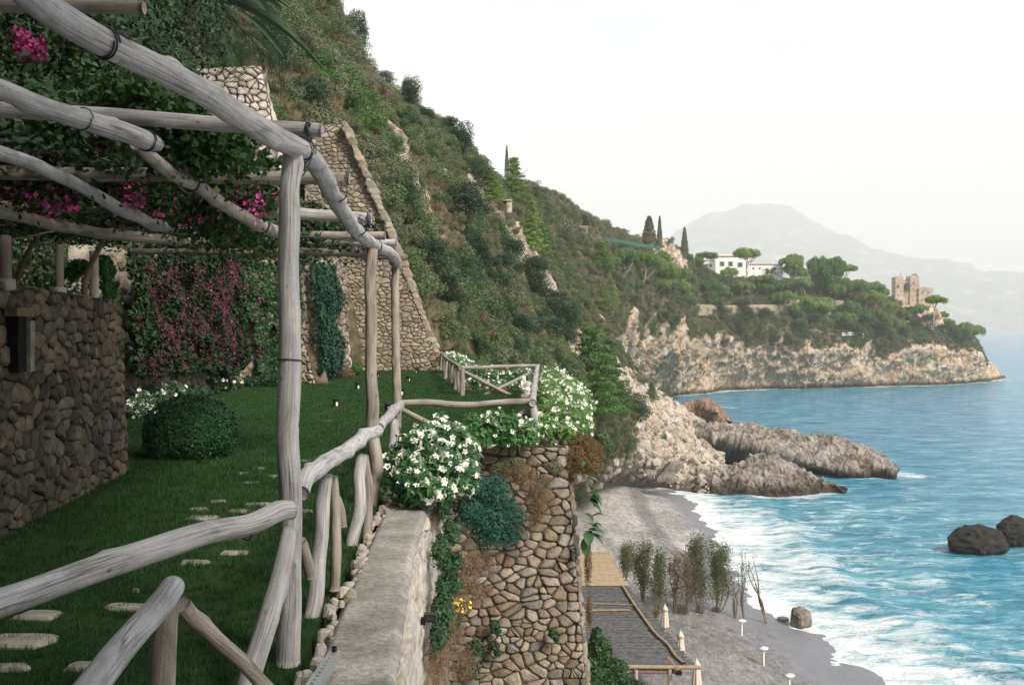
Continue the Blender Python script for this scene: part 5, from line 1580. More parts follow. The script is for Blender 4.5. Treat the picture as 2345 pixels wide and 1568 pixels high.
# broad fleshy leaves growing out of the wall corner
def fleshy(px, py, d, n, s, label, seed):
    c = P(px, py, d); root = empty('fleshy_plant', c, label, 'plant'); g = np.random.default_rng(seed)
    M = mat_leaf('fleshy_leaves', [(.015, .05, .015), (.03, .09, .025), (.08, .14, .05)], rough=.35, trans=.1, spec=.5)
    for k in range(n):
        L = s * (.7 + .6 * g.random()); w = L * .36; m = 7
        az = -.2 + g.normal() * 1.0; el = -.1 + g.normal() * .5
        dr = np.array([math.cos(az) * math.cos(el), -math.sin(abs(az)) * math.cos(el), math.sin(el)])
        sd = np.cross(dr, [0, 0, 1]); sd /= np.linalg.norm(sd)
        up = np.cross(sd, dr); off = np.array([g.normal() * .03, 0, g.normal() * s * .6])
        V = []
        for i in range(m):
            t = i / (m - 1); ww = w * math.sin(math.pi * (t * .92 + .06)) ** .7
            p = off + dr * L * t - np.array([0, 0, 1]) * .35 * L * t * t
            V += [p - sd * ww + up * ww * .25, p - up * .008, p + sd * ww + up * ww * .25]
        Fa = []
        for i in range(m - 1):
            a = i * 3; Fa += [(a, a + 1, a + 4, a + 3), (a + 1, a + 2, a + 5, a + 4)]
        obj('leaf', pymesh('leaf', V, Fa, M, True), root)
fleshy(1352, 1140, 13.9, 11, .15, 'cluster of broad dark fleshy leaves at the wall corner, upper one', 1)
fleshy(1352, 1205, 13.9, 9, .17, 'lower fleshy leaved plant at the wall corner with one long leaf over the beach', 2)
fleshy(1346, 1090, 13.9, 5, .10, 'small fleshy sprout just under the brown bush', 3)

# dry-stone kerb beyond the lookout rail
stone_wall('dry_stone_kerb', 'little dry stone kerb under the flowers beyond the crossed log panel', [P(1062,912,29.2), P(1205,914,29.2), P(1205,890,29.3), P(1062,888,29.3)], .2, .085, M_stoneC, M_mortar, .05, .008, .3, 41, cat='kerb', maxp=100)
def earth_bank(name, q, lab):
    """soil bed that carries the plants"""
    C = np.array([[tuple(P(*a)) for a in r] for r in q])
    A = resample(C, 24); B = np.swapaxes(resample(np.swapaxes(A, 0, 1), 24), 0, 1).reshape(-1, 3)
    B[:, 2] += fbm(B * 2, 4) * .08
    m = len(B); fa = grid_faces(24, 24); idx = np.arange(m).reshape(24, 24)
    ring = np.concatenate([idx[:-1, 0], idx[-1, :-1], idx[::-1, -1][:-1], idx[0, ::-1][:-1]]); rn = np.roll(ring, -1)
    me = np_mesh(name, np.concatenate([B, B - [0, 0, .14]]), np.concatenate([fa, fa[:, ::-1] + m, np.stack([ring, rn, rn + m, ring + m], 1)]), [M_mortarT])
    obj(name, me, kind='structure', label=lab)
earth_bank('planting_bed', [[(985,1190,10.0),(880,1120,11.6)],[(1100,1060,13.6),(960,1000,14.4)]], 'soil bed under the near trumpet flowers')
earth_bank('planting_bed', [[(1020,1030,14.2),(1000,1015,14.9)],[(1293,1030,14.2),(1300,1015,14.9)]], 'soil strip on the lookout wall')
earth_bank('planting_bed', [[(1220,1010,15),(1226,922,28.5)],[(1318,1020,15),(1300,930,28.5)]], 'soil bed under the white flower mound')
earth_bank('planting_bed', [[(1052,893,29.3),(1060,880,33)],[(1225,896,29.3),(1220,882,33)]], 'soil bed beyond the crossed log panel')

# ------------------------------------------------------------------ bougainvillea
def boug_canopy():
    g = np.random.default_rng(60)
    root = empty('bougainvillea', Vector((-7, 11, LZ)), 'dense magenta bougainvillea covering the pergola roof, extended unseen to shade the left', 'climbing plant')
    n = 170000
    x = -9.5 + 8.2 * g.random(n); y = -3.0 + 20.5 * g.random(n)
    edge = -2.35 - .35 * np.sin(y * 1.3) - .45 * perlin(np.stack([x * .0, y * .9, y * 0], 1)) * 2
    q = np.stack([x * .55, y * .55, x * 0], 1)
    dens = .62 + perlin(q) * 1.1 + perlin(q * 3) * .6
    frontedge = np.where(y < 2.4, -9, 6.2) + 0 * x + 1.5 * np.clip((x + 4.5) / 2, -2.2, .6) + perlin(q * 2 + 5)
    keep = (x < edge) & (g.random(n) < dens + np.clip((-3.6 - x) / 2.5, 0, 1)) & ((y > frontedge) | ((x < -2.6) & (y < 5.6)))  # unseen near rows of vine added to darken the left foreground
    x, y = x[keep], y[keep]; n = len(x)
    z = EYE + 1.12 + .35 * g.random(n) ** 1.4 + .25 * np.abs(perlin(np.stack([x, y, x * 0], 1) * .9)) * 2 - .15 * (g.random(n) < .15)
    z += np.clip(-4.0 - x, 0, 4) * .10
    C = np.stack([x, y, z], 1)
    V, Fa = leaves_np(C, unit(n, g) + [0, 0, .9], .034 * (.6 + .8 * g.random(n)), .6, g)
    obj('leaves', np_mesh('leaves', V, Fa, [M_boug]), root)
    # hanging sprays of leaves and magenta bracts
    spots = [(555,440,9.4,.21,2.6),(520,455,9.5,.1,.5),(575,462,9.6,.12,2.0),(300,428,8.6,.15,1.2),(262,436,8.6,.12,.45),(330,432,8.8,.1,.5),(120,428,8.2,.18,1.0),(70,432,8.2,.12,.4),(30,424,8.0,.12,.4),(190,440,8.4,.08,.3),(365,465,9,.09,.6),(465,475,9.6,.11,.6),(450,470,9.5,.08,.5),
             (285,250,7.0,.05,.4),(235,325,7,.05,.4),(455,380,7.6,.06,.35),(430,500,10,.08,.3),(610,468,10,.07,.4),(540,545,12,.14,.3),(600,560,12.6,.1,.3),(725,520,12.5,.08,.25),(700,515,12.3,.08,.2),(512,548,12,.1,.3),(300,500,9.6,.1,.2),(160,395,8,.08,.25),(400,352,7.4,.05,.3),(500,400,7.8,.05,.25)]
    CC, NN = [], []
    for (px, py, d, r, w) in spots:
        p = np.array(P(px, py, d)); k = int(1500 * r * (w + .25))
        CC.append(p + g.normal(size=(k, 3)) * r * .55)
    C = np.concatenate(CC); n = len(C)
    V, Fa = leaves_np(C, unit(n, g), .026 * (.7 + .6 * g.random(n)), .75, g)
    obj('bracts', np_mesh('bracts', V, Fa, [M_mag]), root)
    ex = [(px, py, d, r * 1.2) for (px, py, d, r, w) in spots] + [(480,335,7,.25),(510,350,7.2,.18),(420,330,6.9,.25),(380,300,6.8,.2),(530,372,7.4,.12),(440,290,6.8,.12),(470,395,8.2,.2),(380,385,8,.2),(745,520,12.6,.14),(700,530,12.3,.18),(770,528,12.8,.08),(330,240,6.6,.15),(270,225,6.6,.2),(560,520,11,.3),(600,545,12,.3),(480,520,10.4,.3),(520,488,10,.2)]
    CC = [np.array(P(px, py, d)) + g.normal(size=(int(2600 * r), 3)) * r * .6 * np.array([1.2, 1, .7]) for (px, py, d, r) in ex]
    C = np.concatenate(CC); n = len(C)
    V, Fa = leaves_np(C, unit(n, g) + [0, 0, .4], .030 * (.7 + .7 * g.random(n)), .6, g)
    m = mat_leaf('lit_boug_leaves', [(.010, .034, .010), (.020, .056, .014), (.038, .085, .022)], trans=.2)  # paler copy of the pergola leaves, light put into their colour
    obj('sprays', np_mesh('sprays', V, Fa, [m]), root)
    # branches
    parts = []
    for k in range(46):
        a = np.array([-2.4 - 6 * g.random(), 5.5 + 9 * g.random(), EYE + 1.15 + .1 * g.random()])
        b = a + np.array([g.normal() * 1.1, g.normal() * 1.3, g.normal() * .12]); b[0] = min(b[0], -2.7)
        parts.append(tube(resample([a, (a + b) / 2 + g.normal(size=3) * .15, b], 8), np.linspace(.014, .006, 8), 5))
    for (x, y) in ((-6.8, 13.5), (-5.4, 12.5)):
        parts.append(tube(resample([[x, y, LZ - .1], [x + .2, y, LZ + 1.3], [x - .1, y + .3, LZ + 2.4], [x + .4, y, EYE + 1.3]], 14), np.linspace(.06, .03, 14), 8))
    V, f = join(parts); obj('branches', np_mesh('branches', V, f, [M_bark], True), root, kind='stuff')
    reparent_keep(root)
boug_canopy()

def wall_cover(name, label, quad, n, size, mat, holes=(), parts=(), seed=0, thick=.35, cat='climbing plant'):
    """leaves over a wall: quad of picture corners (px,py,d) bl, br, tr, tl"""
    g = np.random.default_rng(seed)
    A, B, Cc, D = [np.array(P(*p)) for p in quad]
    root = empty(name, A, label, cat)
    def pts(n, off):
        s, t = g.random((n, 1)), g.random((n, 1))
        q = A * (1 - s) * (1 - t) + B * s * (1 - t) + Cc * s * t + D * (1 - s) * t
        nn = np.cross(B - A, D - A); nn /= np.linalg.norm(nn)
        th = thick * (.35 + .9 * np.clip(fbm(q * .9 + seed, 3) * 2 + .4, 0, 1.3))[:, None]
        q = q + nn * (.06 + th * (1 - .5 * g.random((n, 1)) ** 2) * off)
        px, py = pxof(q)
        edge = np.minimum(np.minimum(s, 1 - s), np.minimum(t, 1 - t))[:, 0]
        k = edge > (.05 if off == 1 else .13) * (1 + 2.2 * perlin(q * 1.1) + perlin(q * 4))
        for (hx, hy, rx, ry) in holes:
            k &= ((px - hx) / rx) ** 2 + ((py - hy) / ry) ** 2 > 1 + .8 * perlin(q * 2.5)
        return q[k], nn
    q, nn = pts(n, 1)
    V, Fa = leaves_np(q, unit(len(q), g) * .8 + nn * .6 + [0, 0, .3], size * (.6 + .8 * g.random(len(q))), .6, g)
    obj('leaves', np_mesh('leaves', V, Fa, [mat]), root)
    for (k, sz, m, cl) in parts:
        q, nn = pts(k, 1.12)
        dn = .5 * perlin(q * .7 + 3) + .5 * perlin(q * 2.6) + .45 * perlin(q * 7)
        q = q[dn > cl]
        V, Fa = leaves_np(q, unit(len(q), g) * .7 + nn * .8, sz * (.7 + .6 * g.random(len(q))), .8, g)
        obj('bracts', np_mesh('bracts', V, Fa, [m]), root)
    reparent_keep(root)
M_magd = mat_leaf('deep_magenta_bracts', [(.12, .012, .05), (.20, .02, .09), (.32, .045, .17)], trans=.2)
wall_cover('bougainvillea', 'huge magenta bougainvillea hedge hanging over the garden wall', [(248,905,19.6),(525,870,29.5),(535,575,30.2),(248,560,19.8)], 60000, .055, M_boug,
           holes=[(300,885,30,30),(340,892,36,34),(400,884,34,36),(460,872,40,26),(505,866,26,20)], parts=[(26000, .022, M_magd, -.22), (2200, .026, M_mag, .16)], seed=3, thick=.55)
wall_cover('ivy', 'dark ivy hanging over the wall beside the bare stone strip', [(505,880,30),(690,868,32.2),(690,575,32.6),(505,585,30.2)], 15000, .06, M_ivy,
           holes=[(555,800,34,95),(535,690,14,14),(540,640,8,10),(600,700,10,7),(700,870,26,60),(625,760,10,14)], parts=[(1100, .05, M_magd, .1)], seed=9, thick=.4)
wall_cover('ivy', 'column of blue green ivy left of the pale buttress', [(705,878,32.0),(762,870,36.8),(752,600,37.4),(692,590,32.4)], 15000, .055, mat_leaf('teal_ivy', [(.008, .04, .028), (.015, .06, .04), (.03, .09, .05)], trans=.15), holes=[(706,850,14,60)], seed=14, thick=.5)
bush('vine', 'patch of bright green vine under the pergola roof beside the pillar', [wblob(244,625,14.5,.11,.2,.22), wblob(250,668,14.5,.09,.2,.14), wblob(182,612,14.6,.16,.2,.12), wblob(166,628,14.6,.10,.2,.12), wblob(238,600,14.5,.12,.2,.10)], 3600, .03, mat_leaf('vine_leaves', [(.03, .12, .03), (.05, .18, .045), (.09, .24, .06)], trans=.4), .6, 'climbing plant', seed=15, gap=.9)
bush('dark_hedge', 'dark hedge mass added to fill the shaded space behind the pergola pillars', [(-11.5, 17, EYE - .6, 1.6, 2, 1.8), (-9.4, 17.5, EYE - .4, 1.4, 1.6, 1.6), (-13, 15, EYE + .2, 1.8, 2, 2.6), (-8.2, 18.6, EYE - .3, 1.0, 1, 1.4), (-10, 18, EYE + 1, 2, 1.4, 1.6), (-12.2, 12, EYE - .5, 1.5, 2.4, 2)], 26000, .07, M_hedge, seed=40, cat='hedge')  # dark foliage added where only shade lies behind the pillars
bush('dark_hedge', 'dark overgrown creeper mass behind the highest pergola beams', [wblob(60,120,11.5,1.7,1.2,1.1), wblob(230,170,12.5,1.2,1.2,.9), wblob(-80,40,11,1.6,1.2,1.6), wblob(140,30,13,1.6,1.2,1.0), wblob(330,190,14,.9,1,.7), wblob(300,60,15,1.5,1.2,1.2), wblob(120,210,11.5,1.5,1,.5)], 80000, .036, M_boug, seed=41, cat='hedge', gap=.8)
bush('bougainvillea', 'single magenta clump high above the second beam', [wblob(72,120,9.5,.13,.2,.10), wblob(52,88,9.5,.10,.15,.12), wblob(90,105,9.5,.07,.1,.10)], 800, .022, M_magd, .8, 'climbing plant', seed=42, gap=.9, shell=.95)
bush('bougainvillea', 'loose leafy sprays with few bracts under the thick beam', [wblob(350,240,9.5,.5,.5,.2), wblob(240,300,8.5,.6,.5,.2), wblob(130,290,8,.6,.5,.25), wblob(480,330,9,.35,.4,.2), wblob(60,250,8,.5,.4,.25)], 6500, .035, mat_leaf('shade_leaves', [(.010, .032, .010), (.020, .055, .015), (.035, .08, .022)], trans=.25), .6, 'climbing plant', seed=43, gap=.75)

# pillars in the shade on the wall top
for i, (x, y0, y1, d, w, lb) in enumerate([(215,575,705,13.2,20,'pale slim pillar beside the bright vine'), (136,560,672,11.3,18,'middle dark pillar standing on the wall'), (12,540,655,9.3,26,'dark pillar on the wall at the picture edge')]):
    root = empty('pergola_pillar', P(x, y1, d), lb, 'pillar')
    r = w / 2 / F * d
    V, f = tube([P(x, y0, d) - P(x, y1, d), P(x, y1 - 10, d) - P(x, y1, d)], [r, r * 1.05], 14); obj('shaft', np_mesh('shaft', V, f, [M_wood_b if i else M_plaster], True), root)
    V, f = tube([(0, 0, .09), (0, 0, .06), (0, 0, -.03), (0, 0, -.05)], [0.01, r * 1.9, r * 1.9, 0.01], 4); obj('base', np_mesh('base', V, f, [M_plaster]), root)

# ------------------------------------------------------------------ palm behind the pergola
def palm(base, h, fr, L, label, mat=M_palm, seed=0, r=.22, name='palm_tree', nl=46, droop=1.0):
    g = np.random.default_rng(seed)
    root = empty(name, base, label, 'palm tree')
    V, f = tube(resample([[0, 0, -.3], [.05, .1, h * .5], [0, 0, h]], 24), r * (1 + .12 * np.sin(np.arange(24) * 2.4)), 12)
    obj('trunk', np_mesh('trunk', V, f, [M_bark], True), root)
    for k in range(fr):
        az = k * 2.39996 + g.random() * .3; el = .95 - 1.35 * (k / fr) + g.normal() * .08
        m = 18; t = np.linspace(0, 1, m); ll = L * (.8 + .3 * g.random())
        hor = np.array([math.cos(az), math.sin(az), 0])
        p = np.array([0, 0, h]) + hor * (ll * (t * math.cos(el) * 1.0))[:, None] + np.array([0, 0, 1]) * (ll * (t * math.sin(el) - droop * .62 * t * t))[:, None]
        Vr, fr_ = tube(p, np.linspace(.025, .005, m) * L / 2.5, 5)
        tt = np.repeat(np.linspace(.12, 1, nl), 2); sg = np.tile([1, -1], nl)
        q = np.stack([np.interp(tt, t, p[:, c]) for c in range(3)], 1)
        T = np.stack([np.interp(tt, t, np.gradient(p[:, c])) for c in range(3)], 1); T /= np.linalg.norm(T, axis=1)[:, None]
        sd = np.cross(T, [0, 0, 1.0]); sd /= np.maximum(np.linalg.norm(sd, axis=1)[:, None], 1e-5)
        up = np.cross(sd, T)
        dr = sd * sg[:, None] * .85 + T * .55 + up * .25 - np.array([0, 0, .25]); dr /= np.linalg.norm(dr, axis=1)[:, None]
        le = (L * .24 * np.sin(np.pi * (tt * .85 + .1)) + .04 * L)[:, None]; wd = T * (.0055 * L)
        Vl = np.stack([q - wd, q + wd, q + dr * le * .6 + wd * .8, q + dr * le - [0, 0, .05], ], 1).reshape(-1, 3)
        n0 = len(Vr)
        V = np.concatenate([Vr, Vl]); Fa = np.concatenate([fr_, np.arange(len(Vl)).reshape(-1, 4) + n0])
        obj('frond', np_mesh('frond', V, Fa, [mat]), root)
    return root
palm(P(440, 520, 32.5), 7.6, 34, 3.9, 'feathery palm with arching fronds behind the creeper mass', seed=2, nl=54)

# ------------------------------------------------------------------ lanterns on the lawn
M_black = mat_basic('black_metal', [(.012, .013, .014)], 20, .45, .2, .002)
def mat_glass():
    m, nt, b, o = new_mat('frosted_glass'); b.inputs['Base Color'].default_value = (.78, .76, .72, 1); b.inputs['Roughness'].default_value = .35; b.inputs['Specular IOR Level'].default_value = .5
    return m
M_frost = mat_glass()
def bx(x0, x1, y0, y1, z0, z1):
    vs = [(x, y, z) for x in (x0, x1) for y in (y0, y1) for z in (z0, z1)]
    return vs, [(0, 1, 3, 2), (4, 6, 7, 5), (0, 4, 5, 1), (2, 3, 7, 6), (0, 2, 6, 4), (1, 5, 7, 3)]
def boxes(name, bs, mat, parent, **k):
    vs, fs = [], []
    for b in bs:
        v, f = bx(*b); o = len(vs); vs += v; fs += [tuple(i + o for i in q) for q in f]
    return obj(name, pymesh(name, vs, fs, mat), parent, **k)
lants = [(770,934,'lantern beside the stepping stones in the lawn middle'), (819,893,'lantern between the thick post and the second post, far one'), (935,876,'lantern seen just right of the third post'), (954,856,'lantern close to the foot of the triangular wall'),
         (921,908,'lantern half hidden behind the third post'), (889,946,'lantern left of the third post by the rail'), (829,1013,'lantern behind the rail left of the second post'), (864,866,'lantern peeping out right of the second post')]
l0 = None
for i, (x, y, lb) in enumerate(lants):
    p = G(x, y, LZ)
    if l0 is None:
        l0 = empty('garden_lantern', p, 'small black frosted glass ' + lb, 'lantern', 'small lanterns standing on the lawn')
        w = .058; h = .20
        boxes('glass', [(-w * .6, w * .6, -w * .6, w * .6, .05, h - .045)], M_frost, l0)
        fr = [(-w, -w * .5, -w, -w * .5, 0, h), (w * .5, w, -w, -w * .5, 0, h), (-w, -w * .5, w * .5, w, 0, h), (w * .5, w, w * .5, w, 0, h), (-w * .8, w * .8, -w * .8, w * .8, h - .05, h), (-w * .8, w * .8, -w * .8, w * .8, 0, .05)]
        boxes('frame', fr, M_black, l0)
        boxes('lid', [(-w * 1.15, w * 1.15, -w * 1.15, w * 1.15, h, h + .018)], M_black, l0)
        boxes('base', [(-w * 1.1, w * 1.1, -w * 1.1, w * 1.1, -.03, .025)], M_black, l0)
        l0.rotation_euler.z = .5; kids = list(l0.children)
    else:
        c = l0.copy(); COL.objects.link(c); c.location = p; c.rotation_euler.z = .3 + i * .35; c['label'] = 'small black frosted glass ' + lb
        for ch in kids:
            d = ch.copy(); COL.objects.link(d); d.parent = c

# ------------------------------------------------------------------ stepping stones
M_slab = mat_basic('pale_slab', [(.3, (.17, .165, .14)), (.6, (.34, .325, .29)), (.8, (.24, .23, .20))], 5, .9, .8, .01)
step_labels = ['wide slab half hidden behind the slanted near handrail', 'small slab fragment beside the near handrail foot', 'slab just left of the top of the near handrail post', 'irregular slab under the thick near rail at its low end', 'slab cut by the picture edge at the bottom', "slab with a fallen petal under the near rail's bend", 'slab just below the near rail close to the thick post', 'long slab above the near rail in the lawn', "slab touching the thick post's left side, upper one", 'narrow slab left of the one touching the thick post', 'slab seen just over the bend of the near rail', 'tiny slab in the upper row of the walk', 'highest tiny slab of the dense row left of the thick post', 'tiny slab left in the upper row of the walk', 'small slab between the upper row and the thick post', 'small slab just right of the thick post', 'farthest slab, alone in the middle of the far lawn', 'second farthest slab in the far lawn', 'short slab in the row left of the thick post', 'tiny stone chip standing up beside the near handrail', 'small slab right of the thick post by the balusters', 'short slab left of the long slab above the near rail', 'short slab right of the thick post in line with the rail']
steps = [(40,1470,80,26),(200,1530,46,16),(300,1393,60,11),(88,1412,52,24),(10,1532,70,12),(445,1291,34,6),(538,1268,32,5),(466,1188,44,7),(600,1157,38,5),(500,1150,20,3),(418,1228,46,5),(575,1107,20,3),(592,1074,15,2.5),(558,1086,14,2),(622,1092,16,2.2),
         (697,1057,15,3),(752,964,13,2.6),(738,1012,9,2),(548,1173,26,3),(310,1356,8,5),(690,1125,12,3),(455,1168,20,3),(700,1172,14,3)]
for i, (x, y, rx, ry) in enumerate(steps):
    c = G(x, y, LZ); gg = random.Random(i)
    a = rx / F * c.y; ry = ry * .6 if ry > 4 else ry; b = max(ry / F * c.y * c.y / 1.9, a * .30); b = min(b, a * .62)
    n = 12; pts = []
    for k in range(n):
        t = k / n * 6.283; r = 1 + gg.uniform(-.22, .18)
        pts.append((a * math.copysign(abs(math.cos(t)) ** .6, math.cos(t)) * r, b * math.copysign(abs(math.sin(t)) ** .6, math.sin(t)) * r))
    V = [(u, v, -.05) for u, v in pts] + [(u, v, .010) for u, v in pts] + [(u * .85, v * .85, .026) for u, v in pts] + [(0, 0, .028)]
    Fs = []
    for q in (0, 1):
        for k in range(n): Fs.append((q * n + k, q * n + (k + 1) % n, (q + 1) * n + (k + 1) % n, (q + 1) * n + k))
    for k in range(n): Fs.append((2 * n + k, 2 * n + (k + 1) % n, 3 * n))
    o = obj('stepping_stone', pymesh('stepping_stone', V, Fs, M_slab), label='pale stepping stone, ' + step_labels[i], cat='stepping stone', group='stepping stones in the lawn'); o.location = c

# ------------------------------------------------------------------ statue
def statue():
    c = P(1203, 912, 26.2)
    root = empty('garden_statue', c, 'small white stone bust of a bowed thinking figure by the lookout corner', 'statue')
    ms = mat_basic('white_marble', [(.3, (.52, .49, .44)), (.6, (.74, .72, .68))], 8, .7, .5, .01)
    def ell(cx, cy, cz, rx, ry, rz, n=10):
        t = np.linspace(.05, np.pi - .05, n)
        V, f = tube(np.stack([np.full(n, cx), np.full(n, cy), cz + rz * np.cos(t[::-1])], 1), rx * np.sin(t[::-1]), 14)
        V = np.array(V); V[:, 1] = cy + (V[:, 1] - cy) * ry / rx; return V, f
    h = .56
    parts = [ell(.02, 0, .22, .13, .10, .16), ell(.03, 0, .36, .145, .09, .10), ell(-.06, -.02, .50, .060, .066, .080), ell(-.02, 0, .43, .05, .05, .07), ell(-.105, -.03, .485, .020, .02, .03),
             ell(-.05, -.02, .53, .066, .07, .06)]
    def limb(p, r): return tube(resample(np.array(p), 9), np.interp(np.linspace(0, 1, 9), np.linspace(0, 1, len(r)), r), 12)
    parts += [limb([[.15, 0, .40], [.16, -.05, .28], [.10, -.13, .20]], [.055, .05, .04]), limb([[.10, -.13, .20], [0, -.15, .24], [-.09, -.12, .27]], [.04, .036, .03]),
              limb([[-.10, 0, .39], [-.13, -.06, .29], [-.08, -.12, .23]], [.05, .045, .04]), limb([[-.08, -.12, .23], [-.10, -.12, .33], [-.105, -.07, .42]], [.036, .032, .026]), ell(-.105, -.06, .435, .03, .03, .035)]
    V, f = join(parts)
    o = obj('figure', np_mesh('figure', V, f, [ms], True), root)
    md = o.modifiers.new('remesh', 'REMESH'); md.mode = 'VOXEL'; md.voxel_size = .012; md.use_smooth_shade = True
    mp = mat_basic('tan_plinth', [(.3, (.28, .22, .16)), (.7, (.42, .35, .27))], 8, .9, .5, .01)
    boxes('plinth', [(-.12, .14, -.11, .11, 0, .115), (-.15, .17, -.13, .13, -.05, .02)], mp, root)
statue()

# ------------------------------------------------------------------ little things on the parapet
def bracket():
    a, b = P(705, 1600, 4.85), P(768, 1508, 5.35)
    root = empty('perforated_bracket', a, 'perforated grey metal strip lying on the parapet top', 'metal bracket')
    ax = (b - a); L = ax.length; ax.normalize(); up = Vector((0, 0, 1)); sd = ax.cross(up).normalized(); up = sd.cross(ax)
    mm = mat_basic('galvanised_metal', [(.38, .40, .42)], 12, .4, .1, .002)
    mm.node_tree.nodes['Principled BSDF'].inputs['Metallic'].default_value = .6
    w = .03; n = 11
    # strip with real round holes: cells with an octagon cut out
    V, Fs = [], []
    for k in range(n):
        c0 = L * (k + .5) / n; hw = L / n / 2
        o = len(V)
        sq = [(-hw, -w), (0, -w), (hw, -w), (hw, 0), (hw, w), (0, w), (-hw, w), (-hw, 0)]
        for (x, y) in sq: V.append(ax * (c0 + x) + sd * y + up * .05)
        for q in range(8):
            t = math.radians(225 + q * 45); V.append(ax * (c0 + math.cos(t) * .010) + sd * math.sin(t) * .010 + up * .05)
        for q in range(8): Fs.append((o + q, o + (q + 1) % 8, o + 8 + (q + 1) % 8, o + 8 + q))
    obj('strip', pymesh('strip', V, Fs, mm), root)
    V = []; 
    for s in (-w, w):
        for x in (0, L):
            for z in (.05, .0): V.append(ax * x + sd * s + up * z)
    obj('flange', pymesh('flange', V, [(0, 1, 3, 2), (4, 6, 7, 5)], mm), root)
    V, f = tube([ax * L * .96 + up * .05, ax * L * .96 + up * .075], [.014, .014], 8); obj('bolt', np_mesh('bolt', V, f, [M_black], True), root)
bracket()
M_dkl = mat_basic('dark_lens', [(.02, .025, .03)], 5, .1, 0)
sl = empty('wall_spotlight', P(985, 1412, 7.9), 'small black spotlight box fixed on the limewashed parapet face', 'lamp')
boxes('housing', [(-.05, .05, -.04, .04, -.03, .03)], M_black, sl)
boxes('bracket', [(-.075, -.04, -.015, .015, -.06, .0)], M_black, sl)
boxes('lens', [(-.03, .03, -.046, -.041, -.016, .016)], M_dkl, sl)
# ================================================================== TREES ON THE SLOPES
def ground(px, py, which=None):
    h = hit(px, py, which)
    return h if h is not None else P(px, py, 150)

near_trees = [
 (918,522,104,108,'round dark evergreen tree just right of the triangular wall'), (1065,534,112,118,'broad dark evergreen tree in the middle of the slope'), (985,645,112,120,'bushy evergreen tree below the round one beside the triangular wall'),
  (940,252,58,66,'leafy tree on the skyline below the lone dark tree'),
 (880,205,56,44,'low bushy tree between the lone skyline tree and the next'), (1045,348,76,78,'ragged evergreen on the skyline above the bare cut'), (975,290,60,50,'small leafy tree on the skyline in front of the ragged evergreen'),
 (715,292,100,120,'big dark bush tree above the apex of the triangular wall'), (610,170,120,150,'tall dark tree above the upper terrace wall'), (800,330,60,55,'dense bush tree beside the apex of the triangular wall'),
 (1335,522,34,36,'small airy tree above the stone hut on the skyline'), (1224,449,28,26,'little round tree alone on the skyline right of the pines'), (1450,985,80,85,'dark rounded evergreen above the pale promontory rocks'),
 (1415,965,60,70,'dark evergreen between the big pine and the promontory'), (1300,905,70,70,'dark evergreen left of the big pine foot'), (1095,420,60,60,'bushy evergreen below the skyline left of the pines'),
 (1635,958,26,20,'tiny dark bush tree on the brown rock outcrop')]
for (px, py, w, h, lb) in near_trees:
    b = ground(px, py)
    s = b.y / F
    broad_tree(b - Vector((0, 0, .3)), h * s, w * s, lb, group='single trees on the slope')
for (px, py, d, w, h, lb) in [(816,152,90,54,118,'dark tree standing alone on the steep skyline'), (728,72,82,84,120,'dark tree cut by the top edge of the photo on the skyline'), (938,262,108,52,78,'tall leafy tree on the skyline between the lone tree and the bare cut')]:
    broad_tree(P(px, py, d), h * d / F, w * d / F, lb, group='single trees on the slope', trunk_h=.3)
gt = random.Random(42)
region = [(1010,620),(1120,560),(1230,640),(1300,720),(1340,820),(1280,900),(1120,880),(1040,800)]
def in_poly(x, y, poly):
    c = False; j = len(poly) - 1
    for i in range(len(poly)):
        xi, yi = poly[i]; xj, yj = poly[j]
        if (yi > y) != (yj > y) and x < (xj - xi) * (y - yi) / (yj - yi) + xi: c = not c
        j = i
    return c
k = 0
while k < 62:
    px, py = gt.uniform(1000, 1350), gt.uniform(560, 900)
    if not in_poly(px, py, region): continue
    b = ground(px, py, (T_near,)); s = b.y / F; w = gt.uniform(40, 80)
    broad_tree(b - Vector((0, 0, .4)), w * gt.uniform(.8, 1.15) * s, w * s, 'dark evergreen tree in the thicket covering the lower slope', group='evergreen trees of the lower slope thicket'); k += 1
upper = [(780,60),(860,170),(960,290),(1060,370),(1180,470),(1250,560),(1180,600),(1080,540),(960,440),(880,350),(800,260),(640,60)]
k = 0
while k < 26:
    px, py = gt.uniform(600, 1260), gt.uniform(40, 600)
    if not in_poly(px, py, upper): continue
    b = ground(px, py, (T_near,)); s = b.y / F; w = gt.uniform(30, 62)
    broad_tree(b - Vector((0, 0, .5)), w * gt.uniform(.7, 1.0) * s, w * s, 'bushy evergreen growing on the steep upper slope', group='bushy evergreens of the upper slope', mat=gt.choice([None, M_scrub, M_scrub2])); k += 1
k = 0
while k < 22:
    px, py = gt.uniform(1240, 1385), gt.uniform(560, 780)
    b = ground(px, py); s = b.y / F; w = gt.uniform(24, 46)
    if b.y > 330: continue
    broad_tree(b - Vector((0, 0, .4)), w * gt.uniform(.7, 1.0) * s, w * s, 'rounded bush tree between the slope and the headland', group='rounded bush trees of the middle slope', mat=gt.choice([None, M_scrub, M_scrub2])); k += 1

